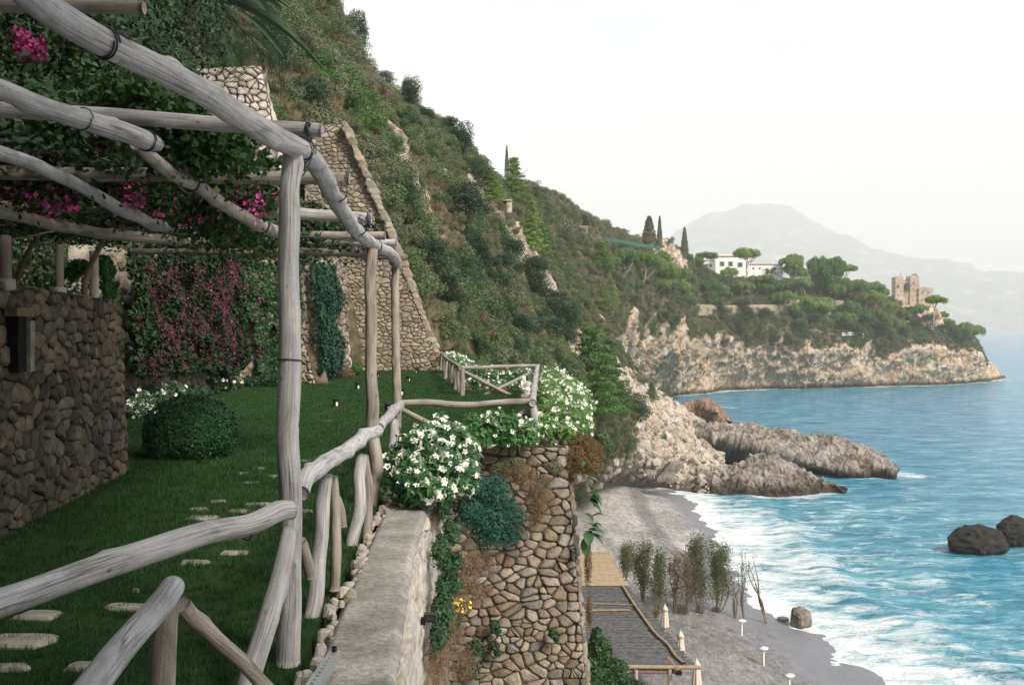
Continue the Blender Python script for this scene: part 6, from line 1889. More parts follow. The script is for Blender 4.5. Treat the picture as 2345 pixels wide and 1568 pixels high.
def con(px, top, base, w, lb, v=0, mat=None, gy=None):
    b = ground(px, gy or base); s = b.y / F
    conifer(b - Vector((0, 0, .5)), (base - top) * s, w * s, lb, v=v, mat=mat)
con(1352, 735, 960, 140, 'big bright green layered pine beyond the white flower mound', 0)
con(1392, 764, 945, 95, 'second stem of layered pine crowding the big bright one', 1)
con(1122, 372, 462, 66, 'left one of the two layered pines on the skyline', 2, M_pine)
con(1176, 352, 468, 66, 'right one of the two layered pines on the skyline', 3, M_pine)
con(1217, 448, 575, 48, 'slender bright pine on the slope below the small round tree', 4, M_pine)
con(1240, 500, 590, 44, 'short pine leaning on the slender bright pine', 6, M_pine)
con(1372, 636, 712, 62, 'light green pine above the rocky ridge', 5, M_pine)
con(1392, 628, 700, 44, 'small light green pine touching the one above the rocky ridge', 7, M_pine)
con(1507, 782, 846, 44, 'lone green pine clinging to the pale cliff', 8)
con(1375, 548, 615, 58, 'round topped pine below the green fence', 9, M_pine2)
con(1492, 868, 912, 26, 'little pine on the edge of the dark evergreens', 10)
for (px, py, r, lb) in [(1529,908,10,'small green bush on the pale rock above the inlet'), (1517,1008,13,'bright bush in the middle of the promontory rocks'), (1545,918,7,'tiny bush beside the small green bush above the inlet'), (1628,690,16,'low bush under the villa pines'), (1600,845,10,'bush halfway up the pale cliff')]:
    b = ground(px, py); s = b.y / F
    shrub_obj(b, r * s, r * 1.7 * s, lb, None, M_pine2)
b = ground(1280, 545); s = b.y / F
shrub_obj(b, 52 * s, 70 * s, 'very large grey green rounded bush beneath the skyline path', None, M_scrub2)

def cyp(px, top, base, w, lb, v, gy=None):
    b = ground(px, gy or base, (T_head,)); s = b.y / F
    cypress(b - Vector((0, 0, .4)), (base - top) * s, w * s, lb, v)
cyp(1486, 478, 552, 36, 'wide old cypress of the pair behind the green fence', 0, 566)
cyp(1510, 479, 554, 14, 'slim cypress of the pair behind the green fence', 1, 567)
cyp(1567, 518, 588, 19, 'single slim cypress above the villa pines', 2, 588)
b = P(1160, 410, 156)
cypress(b, 76 * 156 / F, 11 * 156 / F, 'thin cypress tip rising between the two skyline pines', 3)

def ump(bx_, by_, tx, ty, w, th, lb, pads=1, v=0, mat=None):
    b = ground(bx_, by_, (T_head,)); s = b.y / F
    top = Vector(((tx - CX) * s, b.y, EYE + (HY - ty) * s))
    umbrella_pine(b - Vector((0, 0, .3)), top, w * s, th * s, lb, pads=pads, v=v, mat=mat)
pines = [(1603,650,1603,589,78,26,2,'umbrella pine before the left wing of the villa'), (1713,668,1711,581,64,22,1,'tall thin umbrella pine in front of the villa'), (1665,662,1669,626,48,20,1,'short umbrella pine before the villa front'),
 (1598,678,1626,657,52,22,1,'leaning low pine left of the dark hedge'), (1838,678,1812,582,60,30,2,'tallest umbrella pine right of the palm'), (1846,680,1822,610,66,36,3,'dense pine under the tallest umbrella pine'), (1862,678,1888,603,88,52,4,'broad dense pine right of the tallest umbrella pine'),
 (1924,668,1938,616,48,15,1,'small flat pine standing clear of the dense pines'), (1729,678,1744,641,60,22,2,'low umbrella pine below the villa wing'), (1784,676,1797,640,62,25,2,'low umbrella pine under the palm'),
 (1976,722,1987,664,92,38,4,'wide pine between dense pines and the tower'), (2137,722,2143,688,56,18,1,'flat pine right of the ruined tower'), (2085,738,2090,700,50,26,2,'bright pine at the foot of the ruined tower'),
 (2236,800,2222,757,66,34,3,'pine at the outer tip of the headland'), (2050,760,2054,726,58,32,3,'dense low pine left of the tower foot'), (1577,708,1569,688,50,20,1,'flat bright pine on the cliff brow'),
 (1856,706,1854,690,104,30,4,'low spreading pine above the terrace wall'), (1915,742,1911,716,96,44,4,'wide low pine on the headland terrace'), (1429,660,1430,594,76,40,3,'leftmost umbrella pine of the grove under the green fence'),
 (1463,668,1480,592,80,40,3,'middle umbrella pine of the grove under the green fence'), (1520,664,1533,600,84,44,3,'right umbrella pine of the grove under the green fence'), (1566,668,1571,624,44,34,2,'dense dark pine closing the grove'),
 (1500,674,1532,640,62,28,2,'low leaning pine in front of the grove'), (1402,650,1396,606,54,34,2,'pine at the slope side of the grove'), (1450,680,1446,650,50,28,2,'low dark pine beneath the leftmost grove pine'), (1645,676,1647,660,40,20,1,'tiny pine under the short umbrella pine'), (1905,690,1905,660,60,30,3,'rounded pine behind the low spreading pine'),
 (1960,700,1950,648,60,26,2,'pine crown behind the wide pine'), (2020,740,2024,700,54,28,2,'bushy pine near the tower'), (1480,720,1476,690,40,26,2,'dark pine on the cliff brow left'),
 (1748,682,1757,652,60,26,3,'pine under the palm beside the dark hedge'), (1700,684,1694,652,58,24,3,'low pine hiding the foot of the villa front'), (1815,686,1828,648,70,32,3,'pine before the trunks of the dense pines'),
 (1880,690,1876,640,76,40,3,'deep green pine filling the gap under the broad dense pine'), (1940,690,1925,644,70,36,3,'pine below the small flat pine'), (2000,706,2010,672,56,30,2,'pine between the wide pine and the tower'),
 (1610,690,1600,662,56,24,2,'pine at the corner below the villa left wing'), (1560,690,1552,650,60,34,3,'pine right of the low leaning grove pine'), (1790,716,1800,688,70,34,3,'spreading pine hiding the end of the terrace wall'),
 (1960,744,1952,706,74,38,3,'low pine in front of the wide pine'), (2120,742,2118,712,52,28,2,'pine on the slope under the tower wing'), (2170,752,2168,724,50,26,2,'pine on the ridge beyond the tower'), (1660,700,1654,676,50,22,2,'pine before the long retaining wall')]
for i, (a, b_, c, d, w, th, pd, lb) in enumerate(pines):
    ump(a, b_, c, d, w, th, lb, pd, i, M_pine if i % 3 else M_pine2)
k = 0
bt = [(1500,740),(1520,735),(1490,760),(1545,745),(1655,730),(1680,735),(1700,748),(1640,715),(1720,740),(1750,735),(1740,760),(1770,775),(1790,750),(1800,790),(1765,800),(1690,765),(1820,730),(1990,745),(2010,770),(2100,750),(2130,755),(2160,765),(2180,775),(1960,770),(2070,770),(1610,760),(1860,745),(1530,760),(1470,735),(1450,700),(1700,720),(1830,765),(2035,780),(2195,782)]
for (px, py) in bt:
    b = ground(px, py + 6, (T_head,)); s = b.y / F; w = gt.uniform(30, 48)
    broad_tree(b - Vector((0, 0, .6)), w * gt.uniform(.75, 1.05) * s, w * s, 'dark evergreen tree on the brow of the headland cliff', group='evergreen trees along the headland brow', mat=gt.choice([None, None, M_scrub])); k += 1
pb = ground(1767, 668, (T_head,)); s = pb.y / F
palm(pb, 44 * s, 22, 34 * s, 'small feathery palm beside the villa terrace', seed=8, r=.25, nl=30, droop=.8)

# ================================================================== BUILDINGS
M_whitewall = mat_basic('white_render', [(.3, (.72, .70, .67)), (.7, (.80, .79, .77))], .6, .85, .2, .01)
M_tanwall = mat_basic('tan_render', [(.3, (.42, .35, .27)), (.7, (.55, .47, .38))], .8, .9, .3, .02)
M_shutter = mat_basic('teal_shutter', [(.05, .16, .17)], 5, .6, .1)
M_dkglass = mat_basic('dark_glass', [(.03, .045, .05)], 5, .15, 0, spec=.5)
M_castle = mat_basic('tower_masonry', [(.3, (.26, .20, .15)), (.5, (.40, .33, .26)), (.7, (.50, .43, .36))], .7, .95, 1, .25)
M_tile = mat_basic('terracotta', [(.3, (.30, .12, .07)), (.7, (.42, .19, .11))], 1.2, .9, .5, .03)
def pbox(name, x0, x1, ytop, ybot, d, depth, mat, parent, kind=None):
    """box whose front face covers a picture rectangle at distance d"""
    a, b = P(x0, ybot, d), P(x1, ytop, d)
    vs, fs = bx(a.x, b.x, d, d + depth, a.z, b.z)
    o = obj(name, pymesh(name, [Vector(v) - parent.location for v in vs], fs, mat), parent)
    return o

def holed_box(name, x0, x1, ytop, ybot, d, depth, wins, mat, parent):
    """box with real window openings in the front: wins = (x0,x1,ytop,ybot)"""
    xs = sorted({x0, x1, *[w[0] for w in wins], *[w[1] for w in wins]}); ys = sorted({ytop, ybot, *[w[2] for w in wins], *[w[3] for w in wins]})
    V, Fs = [], []
    def pt(x, y, dd): V.append(Vector((P(x, y, d).x, dd, P(x, y, d).z)) - parent.location); return len(V) - 1
    for i in range(len(xs) - 1):
        for j in range(len(ys) - 1):
            mx_, my = (xs[i] + xs[i + 1]) / 2, (ys[j] + ys[j + 1]) / 2
            if any(w[0] < mx_ < w[1] and w[2] < my < w[3] for w in wins): continue
            Fs.append((pt(xs[i], ys[j + 1], d), pt(xs[i + 1], ys[j + 1], d), pt(xs[i + 1], ys[j], d), pt(xs[i], ys[j], d)))
    for w in wins:
        c = [(w[0], w[3]), (w[1], w[3]), (w[1], w[2]), (w[0], w[2])]
        for k in range(4):
            a, b = c[k], c[(k + 1) % 4]; Fs.append((pt(*a, d), pt(*a, d + .3), pt(*b, d + .3), pt(*b, d)))
    c = [(x0, ybot), (x1, ybot), (x1, ytop), (x0, ytop)]
    for k in range(4):
        a, b = c[k], c[(k + 1) % 4]; Fs.append((pt(*a, d), pt(*b, d), pt(*b, d + depth), pt(*a, d + depth)))
    Fs.append(tuple(pt(*q, d + depth) for q in c))
    obj(name, pymesh(name, V, Fs, mat), parent)

def window(x0, x1, y0, y1, d, parent, shut=True):
    fr = pbox('window', x0 + .05, x1 - .05, y0 + .05, y1 - .05, d + .24, .05, M_whitewall, parent)
    pn = pbox('pane', x0 + .55, x1 - .55, y0 + .55, y1 - .55, d + .20, .03, M_dkglass, parent); pn.parent = fr
    if shut:
        w = (x1 - x0)
        for s in (x0 - w * .42, x1 - w * .02):
            sh = pbox('shutter', s, s + w * .44, y0, y1, d - .08, .07, M_shutter, parent)

def villa():
    d = 386
    root = empty('white_villa', P(1675, 645, d), 'white flat roofed two storey villa with teal shutters above the pines', 'house')
    w1 = [(1650,1655.5,599,610),(1669.5,1675,599,610),(1691,1697,601,612),(1652,1656,622,630),(1672,1677,622,634)]
    holed_box('main_block', 1638, 1714, 588, 650, d, 11, w1, M_whitewall, root)
    for w in w1: window(*w, d, root)
    pbox('parapet_cornice', 1636.5, 1715.5, 585.6, 588, d - .25, 11.5, M_tile, root)
    pbox('roof_terrace_wall', 1642, 1682, 583, 585.6, d + 4, 5, M_whitewall, root)
    w2 = [(1609,1612,604,612),(1616,1619,604,612),(1612,1616,626,636),(1624,1628,604,612)]
    holed_box('left_wing', 1600, 1638, 598, 655, d + 3, 9, w2, M_whitewall, root)
    for w in w2: window(*w, d + 3, root)
    pbox('wing_cornice', 1599, 1638, 596.3, 598, d + 2.8, 9.4, M_tile, root)
    w3 = [(1722,1726,612,618),(1737,1741,612,618),(1752,1760,616,628),(1770,1776,612,620)]
    holed_box('right_wing', 1714, 1792, 606.5, 650, d + 2, 8, w3, M_whitewall, root)
    for w in w3: window(*w, d + 2, root, False)
    pbox('wing_cornice', 1714, 1793, 604.6, 606.5, d + 1.8, 8.4, M_tile, root)
    pbox('chimney', 1690, 1694, 578, 585.6, d + 5, 1.0, M_whitewall, root)
    pbox('chimney', 1768, 1771, 599, 604.6, d + 5, .8, M_whitewall, root)
    pbox('tan_annexe', 1572, 1600, 620, 655, d + 3, 8, M_tanwall, root)
villa()
bush('clipped_hedge', 'long dark clipped hedge in front of the villa', [wblob(1662 + i * 13, 652 + (i % 2), 380, 1.7, 1.5, 2.3) for i in range(9)], 9000, .25, M_hedge, seed=50, cat='hedge', shell=.3)
bush('clipped_hedge', 'dark hedge behind the dense headland pines', [wblob(1800 + i * 14, 664 + i * .8, 398, 1.9, 1.5, 2.4) for i in range(10)], 9000, .25, M_hedge, seed=51, cat='hedge', shell=.3)

def castle():
    d = 428
    root = empty('ruined_tower', P(2090, 700, d), 'ruined square stone watch tower with a lower battlemented wing', 'tower')
    def block(name, x0, x1, yt, yb, dd, dep, flare=0, notch=0, seed=0):
        n = 16
        g = np.random.default_rng(seed)
        A, B = P(x0, yb, dd), P(x1, yt, dd)
        xs = np.linspace(A.x, B.x, n); zs = np.linspace(A.z, B.z, n); ys = np.linspace(dd, dd + dep, n)
        V, Fs = [], []
        ring = [(x, dd) for x in xs[:-1]] + [(B.x, y) for y in ys[:-1]] + [(x, dd + dep) for x in xs[:0:-1]] + [(A.x, y) for y in ys[:0:-1]]
        m = len(ring); cx, cy = (A.x + B.x) / 2, dd + dep / 2
        for j, z in enumerate(zs):
            k = 1 + flare * max(0, .35 - j / n) * 1.6 + (.05 if abs(j / n - .38) < .04 and flare else 0)
            for i, (x, y) in enumerate(ring):
                zz = z
                if j == n - 1 and notch: zz += (-notch if (i // 3) % 2 else 0) + g.normal() * .12
                V.append(Vector((cx + (x - cx) * k + g.normal() * .05, cy + (y - cy) * k, zz)) - root.location)
        for j in range(n - 1):
            for i in range(m): Fs.append((j * m + i, j * m + (i + 1) % m, (j + 1) * m + (i + 1) % m, (j + 1) * m + i))
        Fs.append(tuple(range((n - 1) * m, n * m)))
        return obj(name, pymesh(name, V, Fs, M_castle), root)
    block('tower', 2050, 2068, 634, 700, d, 4.5, .7, .35, 1)
    block('curtain_wall', 2067, 2084, 641, 700, d + 1, 3, 0, .5, 2)
    block('tower', 2083, 2104, 631.5, 702, d + .5, 4.5, .3, .5, 3)
    block('battlemented_wing', 2103, 2136, 657.5, 702, d - .4, 6, .15, .55, 4)
    block('broken_gable', 2090, 2098, 627, 633, d + 1, 1, 0, .5, 5)
    # arched opening: solid dark block, its colour standing for the shade inside
    vs = []
    for dd in (-.12, 1.2):
        for k in range(9):
            t = math.pi * k / 8; vs.append(P(2078, 0, d) * 0 + Vector((P(2078 + 5 * math.cos(t), 0, d).x, d + dd, P(0, 652 - 6 * math.sin(t), d).z)) - root.location)
        vs += [Vector((P(2073, 0, d).x, d + dd, P(0, 663, d).z)) - root.location, Vector((P(2083, 0, d).x, d + dd, P(0, 663, d).z)) - root.location]
    n = 11
    obj('arched_opening', pymesh('arched_opening', vs, [tuple(range(n))] + [(i, (i + 1) % n, n + (i + 1) % n, n + i) for i in range(n)], M_dkglass), root)
    for (x, y) in ((2057, 655), (2092, 648), (2112, 670), (2125, 670)): pbox('window', x - 1, x + 1.2, y - 2.5, y + 2, d - .6, .5, M_dkglass, root)
    block('flagpole', 2062, 2062.6, 624, 634, d + 2, .15, 0, 0, 6)
castle()
# rock plug under the tower
def mound(name, label, cols, nu, nv, amp, mat, sc=.2, seed=0, rk=1.0, kind='structure', cat=None):
    o, t, V, Nn, rr = terrain(name, cols, nu, nv, amp, lambda V, Nn, u, v: np.full(len(V), rk), mat, None, sc, seed=seed)
    o['label'] = label
    if cat: del o['kind']; o['category'] = cat
    return o, t
def zrow(px, z, d): return (px, HY + (EYE - z) * F / d, d)
mound('tower_crag', 'rocky crag falling away under the ruined tower', [
  [(2040,712,436),(2044,702,432),(2046,712,424),(2042,735,416),(2040,760,404)],
  [(2070,706,438),(2074,699,432),(2078,710,422),(2076,735,412),(2074,765,401)],
  [(2110,706,440),(2114,699,434),(2116,710,424),(2118,740,412),(2116,770,402)],
  [(2134,712,440),(2138,702,434),(2142,716,425),(2146,745,414),(2150,775,404)],
  [(2146,735,440),(2152,730,434),(2158,742,425),(2164,758,416),(2172,782,406)]], 70, 70, 1.6, M_head, .12, 3, .8)

def hut(name, label, x0, x1, yt, yb, d, door, mat, pillar=False):
    root = empty(name, P((x0 + x1) / 2, yb, d), label, 'hut')
    if pillar:
        pbox('wall', x0, x0 + (x1 - x0) * .15, yt + 3, yb, d, 2.0, mat, root)
        pbox('pillar', x1 - (x1 - x0) * .38, x1, yt, yb, d - .4, 2.6, mat, root)
        pbox('lintel', x0 - 1, x1 + .5, yt - 2, yt + .4, d - .6, 3.0, mat, root)
        pbox('back_wall', x0 + 3, x1 - 8, yt + 2, yb, d + 1.6, .3, M_mortar, root)
    else:
        holed_box('walls', x0, x1, yt, yb, d, 3.5, [door], mat, root)
        pbox('door', door[0] + .3, door[1] - .3, door[2] + .3, door[3] - .1, d + .2, .08, M_dkglass, root)
        pbox('roof', x0 - 1.2, x1 + 1.2, yt - 2.2, yt, d - .3, 4.1, M_castle, root)
        pbox('canopy', x1, x1 + 13, yt + 1, yt + 2.4, d, 2.4, M_bark, root)
        pbox('canopy_post', x1 + 11.5, x1 + 12.5, yt + 2, yb, d, .2, M_bark, root)
hh = ground(1156, 486, (T_near,)); hut('stone_ruin', 'small square stone ruin with a thick pillar on the slope', 1140, 1172, 459, 488, hh.y - .5, None, M_tanwall, True)
hh = ground(1340, 545); hut('stone_hut', 'tiny stone hut with a dark doorway under the skyline', 1324, 1346, 520, 546, hh.y - 1, (1331,1336,532,546), M_tanwall)

# green mesh fence on the terrace above the pines
def green_fence():
    m = mat_basic('green_mesh', [(.02, .10, .085)], 10, .8, .2)
    a0 = ground(1380, 552, (T_head,)); a1 = ground(1512, 573, (T_head,))
    root = empty('mesh_fence', a0, 'long teal green mesh fence along the terrace edge', 'fence')
    n = 12; s = a0.y / F
    for i in range(n):
        p, q = a0.lerp(a1, i / n), a0.lerp(a1, (i + 1) / n)
        e = (q - p) * .008
        v = [p + e, q - e, q - e + Vector((0, 0, 9 * s)), p + e + Vector((0, 0, 9 * s))]
        v = [x - a0 + Vector((0, 0, .1)) for x in v]; v += [x + Vector((0, .05, 0)) for x in v]
        obj('panel', pymesh('panel', v, [(0, 1, 2, 3), (7, 6, 5, 4), (0, 4, 5, 1), (1, 5, 6, 2), (2, 6, 7, 3), (3, 7, 4, 0)], m), root)
    for i in range(n + 1):
        p = a0.lerp(a1, i / n) - a0
        V, f = tube([p - Vector((0, 0, .3)), p + Vector((0, 0, 10 * s))], [.05, .05], 6); obj('post', np_mesh('post', V, f, [M_bark], True), root)
green_fence()
def terrace_wall(q, label, h, seed, mat=None):
    mat = mat or mat_basic('terrace_masonry', [(.3, (.20, .165, .12)), (.7, (.36, .30, .23))], .8, .95, .8, .1)
    pts = [ground(x, y, (T_head,)) for x, y in q]
    root = empty('terrace_wall', pts[0], label, 'wall')
    C = resample([tuple(p) for p in pts], 60); C[:, 1] -= .8
    n = 10; V = []
    for z in np.linspace(-1.5, h, n): V.append(C + [0, 0, 0] + np.array([0, 0, z]))
    V = np.stack(V, 1).reshape(-1, 3); V = V + (fbm(V * .8 + seed, 3) * .5)[:, None] * np.array([0, 1, 0])
    top = C + [0, 1.2, h]
    i = np.arange(59)
    fa = np.concatenate([grid_faces(60, n), np.stack([i * n + n - 1, (i + 1) * n + n - 1, 600 + i + 1, 600 + i], 1)])
    obj('wall_face', np_mesh('wall_face', np.concatenate([V, top]) - np.array(pts[0]), fa, [mat]), root)
terrace_wall([(1590,712),(1650,714),(1720,712),(1800,712)], 'long pale retaining wall under the villa pines', 2.3, 1)
terrace_wall([(1795,700),(1860,696),(1930,700)], 'short retaining wall below the dense pines', 2.0, 2)
def balustrade():
    a, b = ground(1926, 768, (T_head,)), ground(1974, 766, (T_head,))
    root = empty('balustrade', a, 'white balustrade on the brow of the headland cliff', 'balustrade')
    n = 14
    for i in range(n):
        p = a.lerp(b, i / (n - 1)) - a + Vector((0, -1, 0)); V, f = tube([p, p + Vector((0, 0, .5)), p + Vector((0, 0, 1))], [.14, .2, .14], 6); obj('baluster', np_mesh('baluster', V, f, [M_whitewall], True), root)
    for z in (0, 1):
        V, f = tube([Vector((0, -1, z)), b - a + Vector((0, -1, z))], [.16, .16], 6); obj('rail', np_mesh('rail', V, f, [M_whitewall], True), root)
balustrade()

# ================================================================== SEA ROCKS
def ridge(name, label, stn, nu, nv, amp, mat, dback=5, seed=0, sc=.35, cat='rock'):
    """stn: (px, crest row, crest distance, waterline row)"""
    cols = []
    for (px, yc, dc, yb) in stn:
        db = EYE * F / (yb - HY)
        zc = EYE - (yc - HY) * dc / F
        cols.append([zrow(px, -1.2, dc + dback), zrow(px, zc * .5, dc + dback * .6), (px, yc, dc), (px, yc * .62 + yb * .38, dc * .62 + db * .38), (px, yc * .25 + yb * .75, dc * .2 + db * .8), zrow(px, -1.5, db - .3)])
    return mound(name, label, cols, nu, nv, amp, mat, sc, seed, 1.0, cat=cat)
ridge('sea_rock', 'craggy pale rock ridge running from the beach end into the sea', [(1585,1122,147,1128),(1620,1098,147,1130),(1655,1080,147,1134),(1690,1062,147,1137),(1735,1046,147,1138),(1765,1048,147,1139),(1800,1062,146,1138),(1850,1082,145,1136),(1890,1098,144,1132),(1918,1112,143,1128),(1938,1124,142.5,1127)], 240, 130, 1.25, M_rock, 5, 1, .45)
# long slab with a dark overhang
cols = []
for (px, yc, yl, yi, dc) in [(1585,972,1000,1070,176),(1615,980,1008,1080,172),(1650,985,1006,1082,169),(1700,990,1014,1084,168),(1750,996,1028,1086,167),(1800,998,1040,1088,166),(1850,1002,1056,1089,165),(1900,1008,1072,1090,164),(1950,1024,1082,1091,163),(2000,1048,1088,1092,161.5),(2032,1070,1089,1091,160.8),(2052,1084,1090,1092,160.4)]:
    tip = px > 1960
    cols.append([zrow(px, -1.3, dc + 9), (px, yc + 6, dc + 6), (px, yc, dc), (px, yc * .5 + yl * .5, dc - 3.2), (px, yl, dc - (6.0 if not tip else 3)), (px, yl + 2, dc - (3.5 if not tip else 2)), zrow(px, 1.6 if not tip else .6, dc + (5 if not tip else -1)), zrow(px, -1.4, dc + (6 if not tip else -1))])
mound('sea_rock', 'long slanting rock slab with a deep dark overhang reaching into the sea', cols, 260, 160, 1.1, M_rock, .4, 5, 1.0, cat='rock')
ridge('sea_rock', 'brown wedge of rock in front of the inlet', [(1545,955,200,968),(1575,938,198,972),(1600,934,197,976),(1612,926,196,980),(1628,936,195,984),(1645,955,193,986),(1668,974,190,988)], 90, 70, .7, mat_terrain('brown_rock', [(.3, (.2, .15, .1)), (.6, (.3, .2, .14))], [(.25, (.10, .06, .045)), (.42, (.22, .15, .11)), (.58, (.34, .24, .19)), (.8, (.42, .34, .28))]), 5, 2)
def boulder(name, label, px, yb, w, h, d, mat, seed, squash=1.0, sink=.25, rz=0, z=0.0, edgy=0, cat='boulder'):
    import bmesh
    bm = bmesh.new(); bmesh.ops.create_icosphere(bm, subdivisions=5, radius=1)
    me = bpy.data.meshes.new(name); bm.to_mesh(me); bm.free()
    n = len(me.vertices); V = np.zeros(n * 3, np.float32); me.vertices.foreach_get('co', V); V = V.reshape(-1, 3).astype(float)
    if edgy: V = np.sign(V) * np.abs(V) ** (1 - .45 * edgy)
    V = V * (1 + fbm(V * 1.3 + seed, 3) * .45 + fbm(V * 3 + seed, 5, True) * .34 - .1)[:, None]
    s = d / F
    V *= np.array([w * s / 2, w * s / 2 * squash, h * s / (2 - sink * 2)])
    me.vertices.foreach_set('co', V.astype(np.float32).ravel()); me.polygons.foreach_set('use_smooth', np.ones(len(me.polygons), bool)); me.materials.append(mat); me.update()
    o = obj(name, me, label=label, cat=cat)
    p = P(px, yb, d); hh_ = h * s / (2 - sink * 2)
    o.location = (p.x, d, z + hh_ * (1 - 2 * sink)); o.rotation_euler = (0, 0, rz)
    return o
M_dark = mat_basic('wet_dark_rock', [(.3, (.010, .010, .009)), (.6, (.028, .026, .023)), (.8, (.06, .055, .048))], 1.6, .7, 1, .25, spec=.2)
boulder('sea_boulder', 'dark hump shaped rock standing in the shallow sea', 2238, 1272, 142, 62, 106, M_dark, 3, .7, .2, .2, 0)
boulder('sea_boulder', 'small dark knob against the end of the hump shaped rock', 2182, 1256, 26, 22, 109, M_dark, 5, .8, .25, 0, 0)
boulder('sea_boulder', 'dark rock in the sea cut by the picture edge', 2325, 1256, 92, 60, 110, M_dark, 9, .8, .2, .5, 0)
bb_ = beach_at(1833, 1436)
M_bould = mat_basic('grey_boulder', [(.3, (.07, .06, .05)), (.5, (.17, .15, .13)), (.7, (.28, .26, .23))], 1.4, .9, 1, .08)
boulder('beach_boulder', 'square grey boulder at the edge of the surf', 1833, 1436, 42, 44, bb_.y, M_bould, 12, .9, .12, .5, bb_.z, edgy=.9)
boulder('beach_boulder', 'low flat stone near the bare beach trees', 1792, 1420, 26, 9, beach_at(1792, 1420).y, M_bould, 15, .8, .2, .1, beach_at(1792, 1420).z, edgy=.4)

# rubble at the head of the beach and over the promontory
def rubble():
    import bmesh
    prot = []
    for k in range(3):
        bm = bmesh.new(); bmesh.ops.create_icosphere(bm, subdivisions=2, radius=1)
        me = bpy.data.meshes.new('rubble_stone'); bm.to_mesh(me); bm.free()
        n = len(me.vertices); V = np.zeros(n * 3, np.float32); me.vertices.foreach_get('co', V); V = V.reshape(-1, 3).astype(float)
        V = np.sign(V) * np.abs(V) ** .75; V = V * (1 + fbm(V * 1.5 + k * 7, 3) * .7)[:, None] * [1, .8, .6]
        me.vertices.foreach_set('co', V.astype(np.float32).ravel()); me.materials.append(mat_stone('rubble_%s' % 'abc'[k], [(0, (.20, .175, .15)), (.5, (.33, .30, .26)), (1, (.45, .41, .37))], sc=1.5, bd=.05)); me.update(); prot.append(me)
    px, py = pxof(V_near)
    w = np.exp(-((px - 1440) / 75) ** 2 - ((py - 1085) / 26) ** 2) * 2 + np.exp(-((px - 1590) / 60) ** 2 - ((py - 1095) / 40) ** 2) * .8 + .12 * (px > 1440) * (px < 1680) * (py > 950) * R_near
    C = on_terrain(V_near, 300, 230, 800, w * (V_near[:, 1] < 190) * (V_near[:, 1] > 110), g)
    k = len(C); s = .2 + .8 * g.random(k) ** 3
    gn_scatter('rubble', C, np.stack([g.normal(size=k) * .5, g.normal(size=k) * .5, g.random(k) * 6.28], 1), np.stack([s, s, s], 1), prot, 'pale limestone rubble at the head of the beach')
rubble()

# pale ramp path down to the beach with rock steps
def ramp_path():
    top = [(1352,966),(1400,990),(1450,1018),(1500,1046),(1540,1068)]
    bot = [(1352,1000),(1392,1030),(1430,1058),(1470,1078),(1510,1088)]
    A = resample(np.array(top, float), 60); B = resample(np.array(bot, float), 60)
    V = []
    for i in range(60):
        p0 = ground(*A[i], (T_near,)); p1 = ground(*B[i], (T_near,))
        for t in np.linspace(0, 1, 14):
            q = p0.lerp(p1, t); V.append((q.x, q.y - .35, q.z + .45))
    V = np.array(V).reshape(60, 14, 3)
    for _ in range(6): V[1:-1] = (V[:-2] + V[1:-1] * 2 + V[2:]) / 4
    V = V.reshape(-1, 3); V[:, 2] += fbm(V * .7, 4) * .35
    m = mat_basic('pale_gravel', [(.3, (.30, .26, .21)), (.6, (.44, .39, .32)), (.8, (.52, .47, .40))], 1.5, .95, .8, .06, use_pos=True)
    n = len(V); fa = grid_faces(60, 14); idx = np.arange(n).reshape(60, 14)
    ring = np.concatenate([idx[:-1, 0], idx[-1, :-1], idx[::-1, -1][:-1], idx[0, ::-1][:-1]]); rn = np.roll(ring, -1)
    me = np_mesh('path', np.concatenate([V, V + [0, 2.5, -1.5]]), np.concatenate([fa, fa[:, ::-1] + n, np.stack([ring, rn, rn + n, ring + n], 1)]), [m], False)
    obj('path', me, kind='structure', label='pale sloping path down to the head of the beach')
    a, b = P(1548, 1060, 138), P(1518, 1092, 137.5)
    root = empty('rock_steps', b, 'little flight of rough stone steps at the end of the pale path', 'steps')
    for i in range(8):
        p = b.lerp(a, i / 7) - b
        v, f = bx(p.x - .9, p.x + .9, p.y - .6, p.y + 1.5, p.z - .5, p.z + .12)
        obj('step', pymesh('step', v, f, M_bould), root)
ramp_path()

